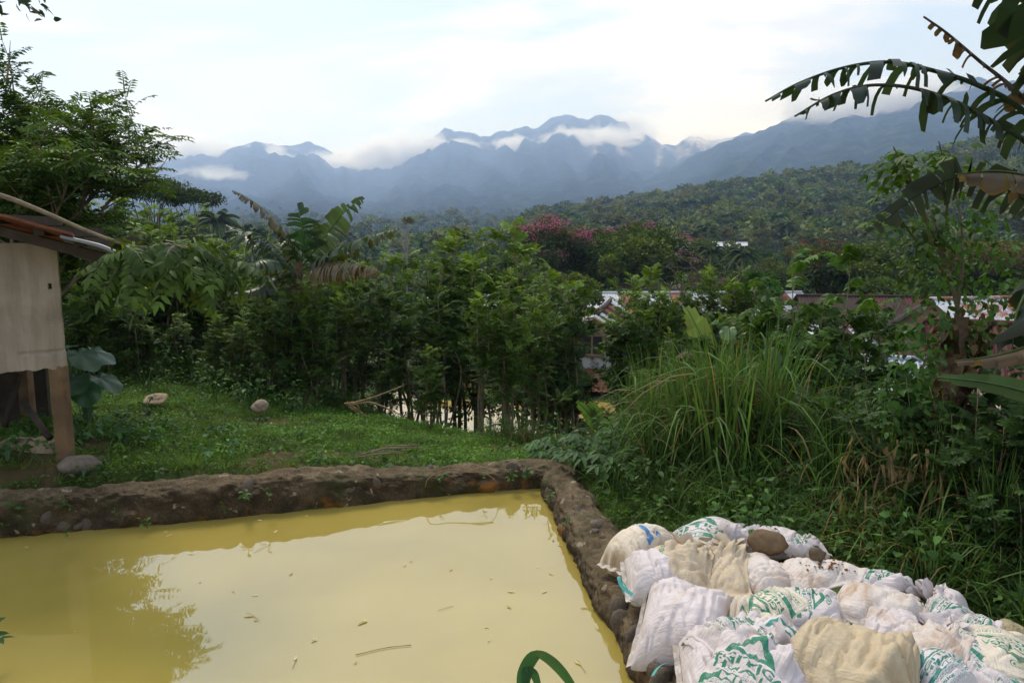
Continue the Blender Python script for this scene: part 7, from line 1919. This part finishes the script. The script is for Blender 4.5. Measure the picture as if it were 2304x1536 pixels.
# --- scraps on the wall and in the water
def ribbon(label, pts, w, up=.012):
    P_ = spline([np.array(on(u, v, z)) for u, v, z in pts], 18); T_ = norm(np.gradient(P_, axis=0)); S_n = norm(np.cross(T_, [0, 0, 1.0])); q = MB(); k = len(P_)
    q.add(np.vstack([P_ - S_n * w / 2, P_ + S_n * w / 2 + [0, 0, .012]]), None, [(i, i + 1, k + i + 1, k + i) for i in range(k - 1)]); tag(q.build('ribbon', M['tie']), label, 'ribbon')
ribbon('teal ribbon curled on the wall beside the large plain sack', [(1424, 1340, .33), (1400, 1322, .36), (1392, 1298, .40), (1402, 1310, .37), (1414, 1332, .33)], .018)
ribbon('pale teal tail of the curled ribbon', [(1400, 1330, .32), (1412, 1348, .32), (1436, 1360, .34)], .012)
ribbon('teal ribbon lying across the wall near the bottom edge', [(1468, 1522, .32), (1480, 1504, .34), (1500, 1492, .345), (1522, 1488, .34)], .016)
ribbon('whitish ribbon scrap on the wall near the corner', [(1310, 1168, .32), (1322, 1162, .33), (1334, 1166, .33)], .012)
LV = []
for k in range(4):
    r_ = np.random.default_rng(30 + k); q = MB(); n = 9; th_ = np.linspace(0, 2 * PI, n, endpoint=False); rr_ = 1 + .35 * np.sin(th_ * 2 + k) + r_.normal(0, .18, n)
    q.add(np.vstack([np.stack([np.cos(th_) * rr_, np.sin(th_) * rr_ * .55, r_.uniform(.0, .12, n)], 1), [[0, 0, .05]]]), [(n, i, (i + 1) % n) for i in range(n)], None, 0, [(.62, .54, .30), (.58, .5, .26), (.42, .36, .16), (.66, .58, .36)][k]); LV.append(q.mesh('floating_leaf', M['dry']))
fl = [(373, 1196), (380, 1204), (480, 1183), (585, 1170), (430, 1245), (450, 1308), (525, 1330), (575, 1338), (560, 1385), (575, 1392), (815, 1400), (822, 1395), (910, 1270), (1015, 1280), (925, 1262), (1105, 1300), (1150, 1330), (1260, 1226), (1245, 1215), (1210, 1275), (1225, 1330), (1095, 1410), (1145, 1365), (1100, 1440), (708, 1438), (706, 1440), (800, 1490), (665, 1480), (1300, 1490), (1190, 1490), (655, 1290), (620, 1195), (690, 1160), (1240, 1290), (168, 1420), (60, 1230)]
for k, (u, v) in enumerate(fl):
    p = on(u, v, .004); s = rl.uniform(.009, .019) * (1.7 if k in (10, 8, 16, 24) else 1); o = link('floating_leaf', LV[k % 4], None, tuple(p), (0, 0, rl.uniform(0, 6)), s); tag(o, 'pale dead leaf floating on the yellow water', 'leaf', 'dead leaves floating on the pond')
for k, pts in enumerate([[(572, 1242), (590, 1232), (606, 1226)], [(555, 1376), (568, 1383), (584, 1396)], [(658, 1502), (668, 1480)], [(800, 1472), (870, 1456), (925, 1450)], [(985, 1372), (1020, 1362)], [(1300, 1484), (1310, 1500), (1318, 1512)], [(585, 1222), (600, 1224)]]):
    q = MB(); P_ = [on(u, v, .006) for u, v in pts]; tube(q, spline(P_, 8) if len(P_) > 2 else P_, .0012 if k != 3 else .0022, 4, 0, (1.5, 1.25, .9)); tag(q.build('floating_twig', M['branch']), ['twig with leaf scraps floating near the reflected hut', 'short twig floating left of centre', 'short twig floating near the bottom edge', 'long brown stalk floating at the bottom centre', 'hair thin twig floating at the middle of the pond', 'thin twig floating beside the right wall', 'dark scrap floating by the reflected hut'][k], 'twig')
# blade of a broad grass poking up at the bottom edge
root = thing('broad_grass', 'broad green grass blade bending over at the bottom edge', 'plant', tuple(on(1200, 1600, .5)))
B = np.array(root.location)
for k, (pts, wd) in enumerate([([(1172, 1560), (1180, 1510), (1205, 1472), (1232, 1480), (1262, 1508), (1292, 1548)], .042), ([(1180, 1560), (1183, 1525), (1186, 1505), (1200, 1512), (1212, 1545)], .03)]):
    P_ = spline(np.array([at(u, v, 1.75) for u, v in pts]) - B, 24); s = np.linspace(0, 1, 24); T_ = norm(np.gradient(P_, axis=0)); S_n = norm(np.cross(T_, np.array([.1, .9, .6]))); w = wd * (.35 + .65 * np.sin(PI * np.clip(s * .92 + .04, 0, 1)) ** .7)
    q = MB(); q.add(np.vstack([P_ - S_n * w[:, None] / 2, P_ + np.array([0, -.004, 0]), P_ + S_n * w[:, None] / 2]), None, [(a * 24 + i, a * 24 + i + 1, (a + 1) * 24 + i + 1, (a + 1) * 24 + i) for a in range(2) for i in range(23)], 0, (.05, .13, .055)); q.build('blade', M['leaf_gloss'], root)

for k, (u, v, Y, n, ln) in enumerate([(1965, 1010, 4.7, 16, .34), (2080, 1030, 4.6, 22, .36), (2140, 1010, 4.7, 22, .42), (2190, 1150, 4.3, 14, .3), (1945, 1110, 4.6, 12, .26)]):
    p = at(u, v, Y); q = strips(400 + k, (0, 0, 0), n, ln, .012, .17, (.22, .16, .085))
    o = q.build('dry_straw', M['dry']); o.location = p; tag(o, ['dry straw hanging left in the dark thicket', 'dry straw hanging under the vine leaves', 'thick dry straw hanging on the vine covered stem', 'dry straw low at the right edge', 'dry straw just above the sacks at the right'][k], 'dry grass')
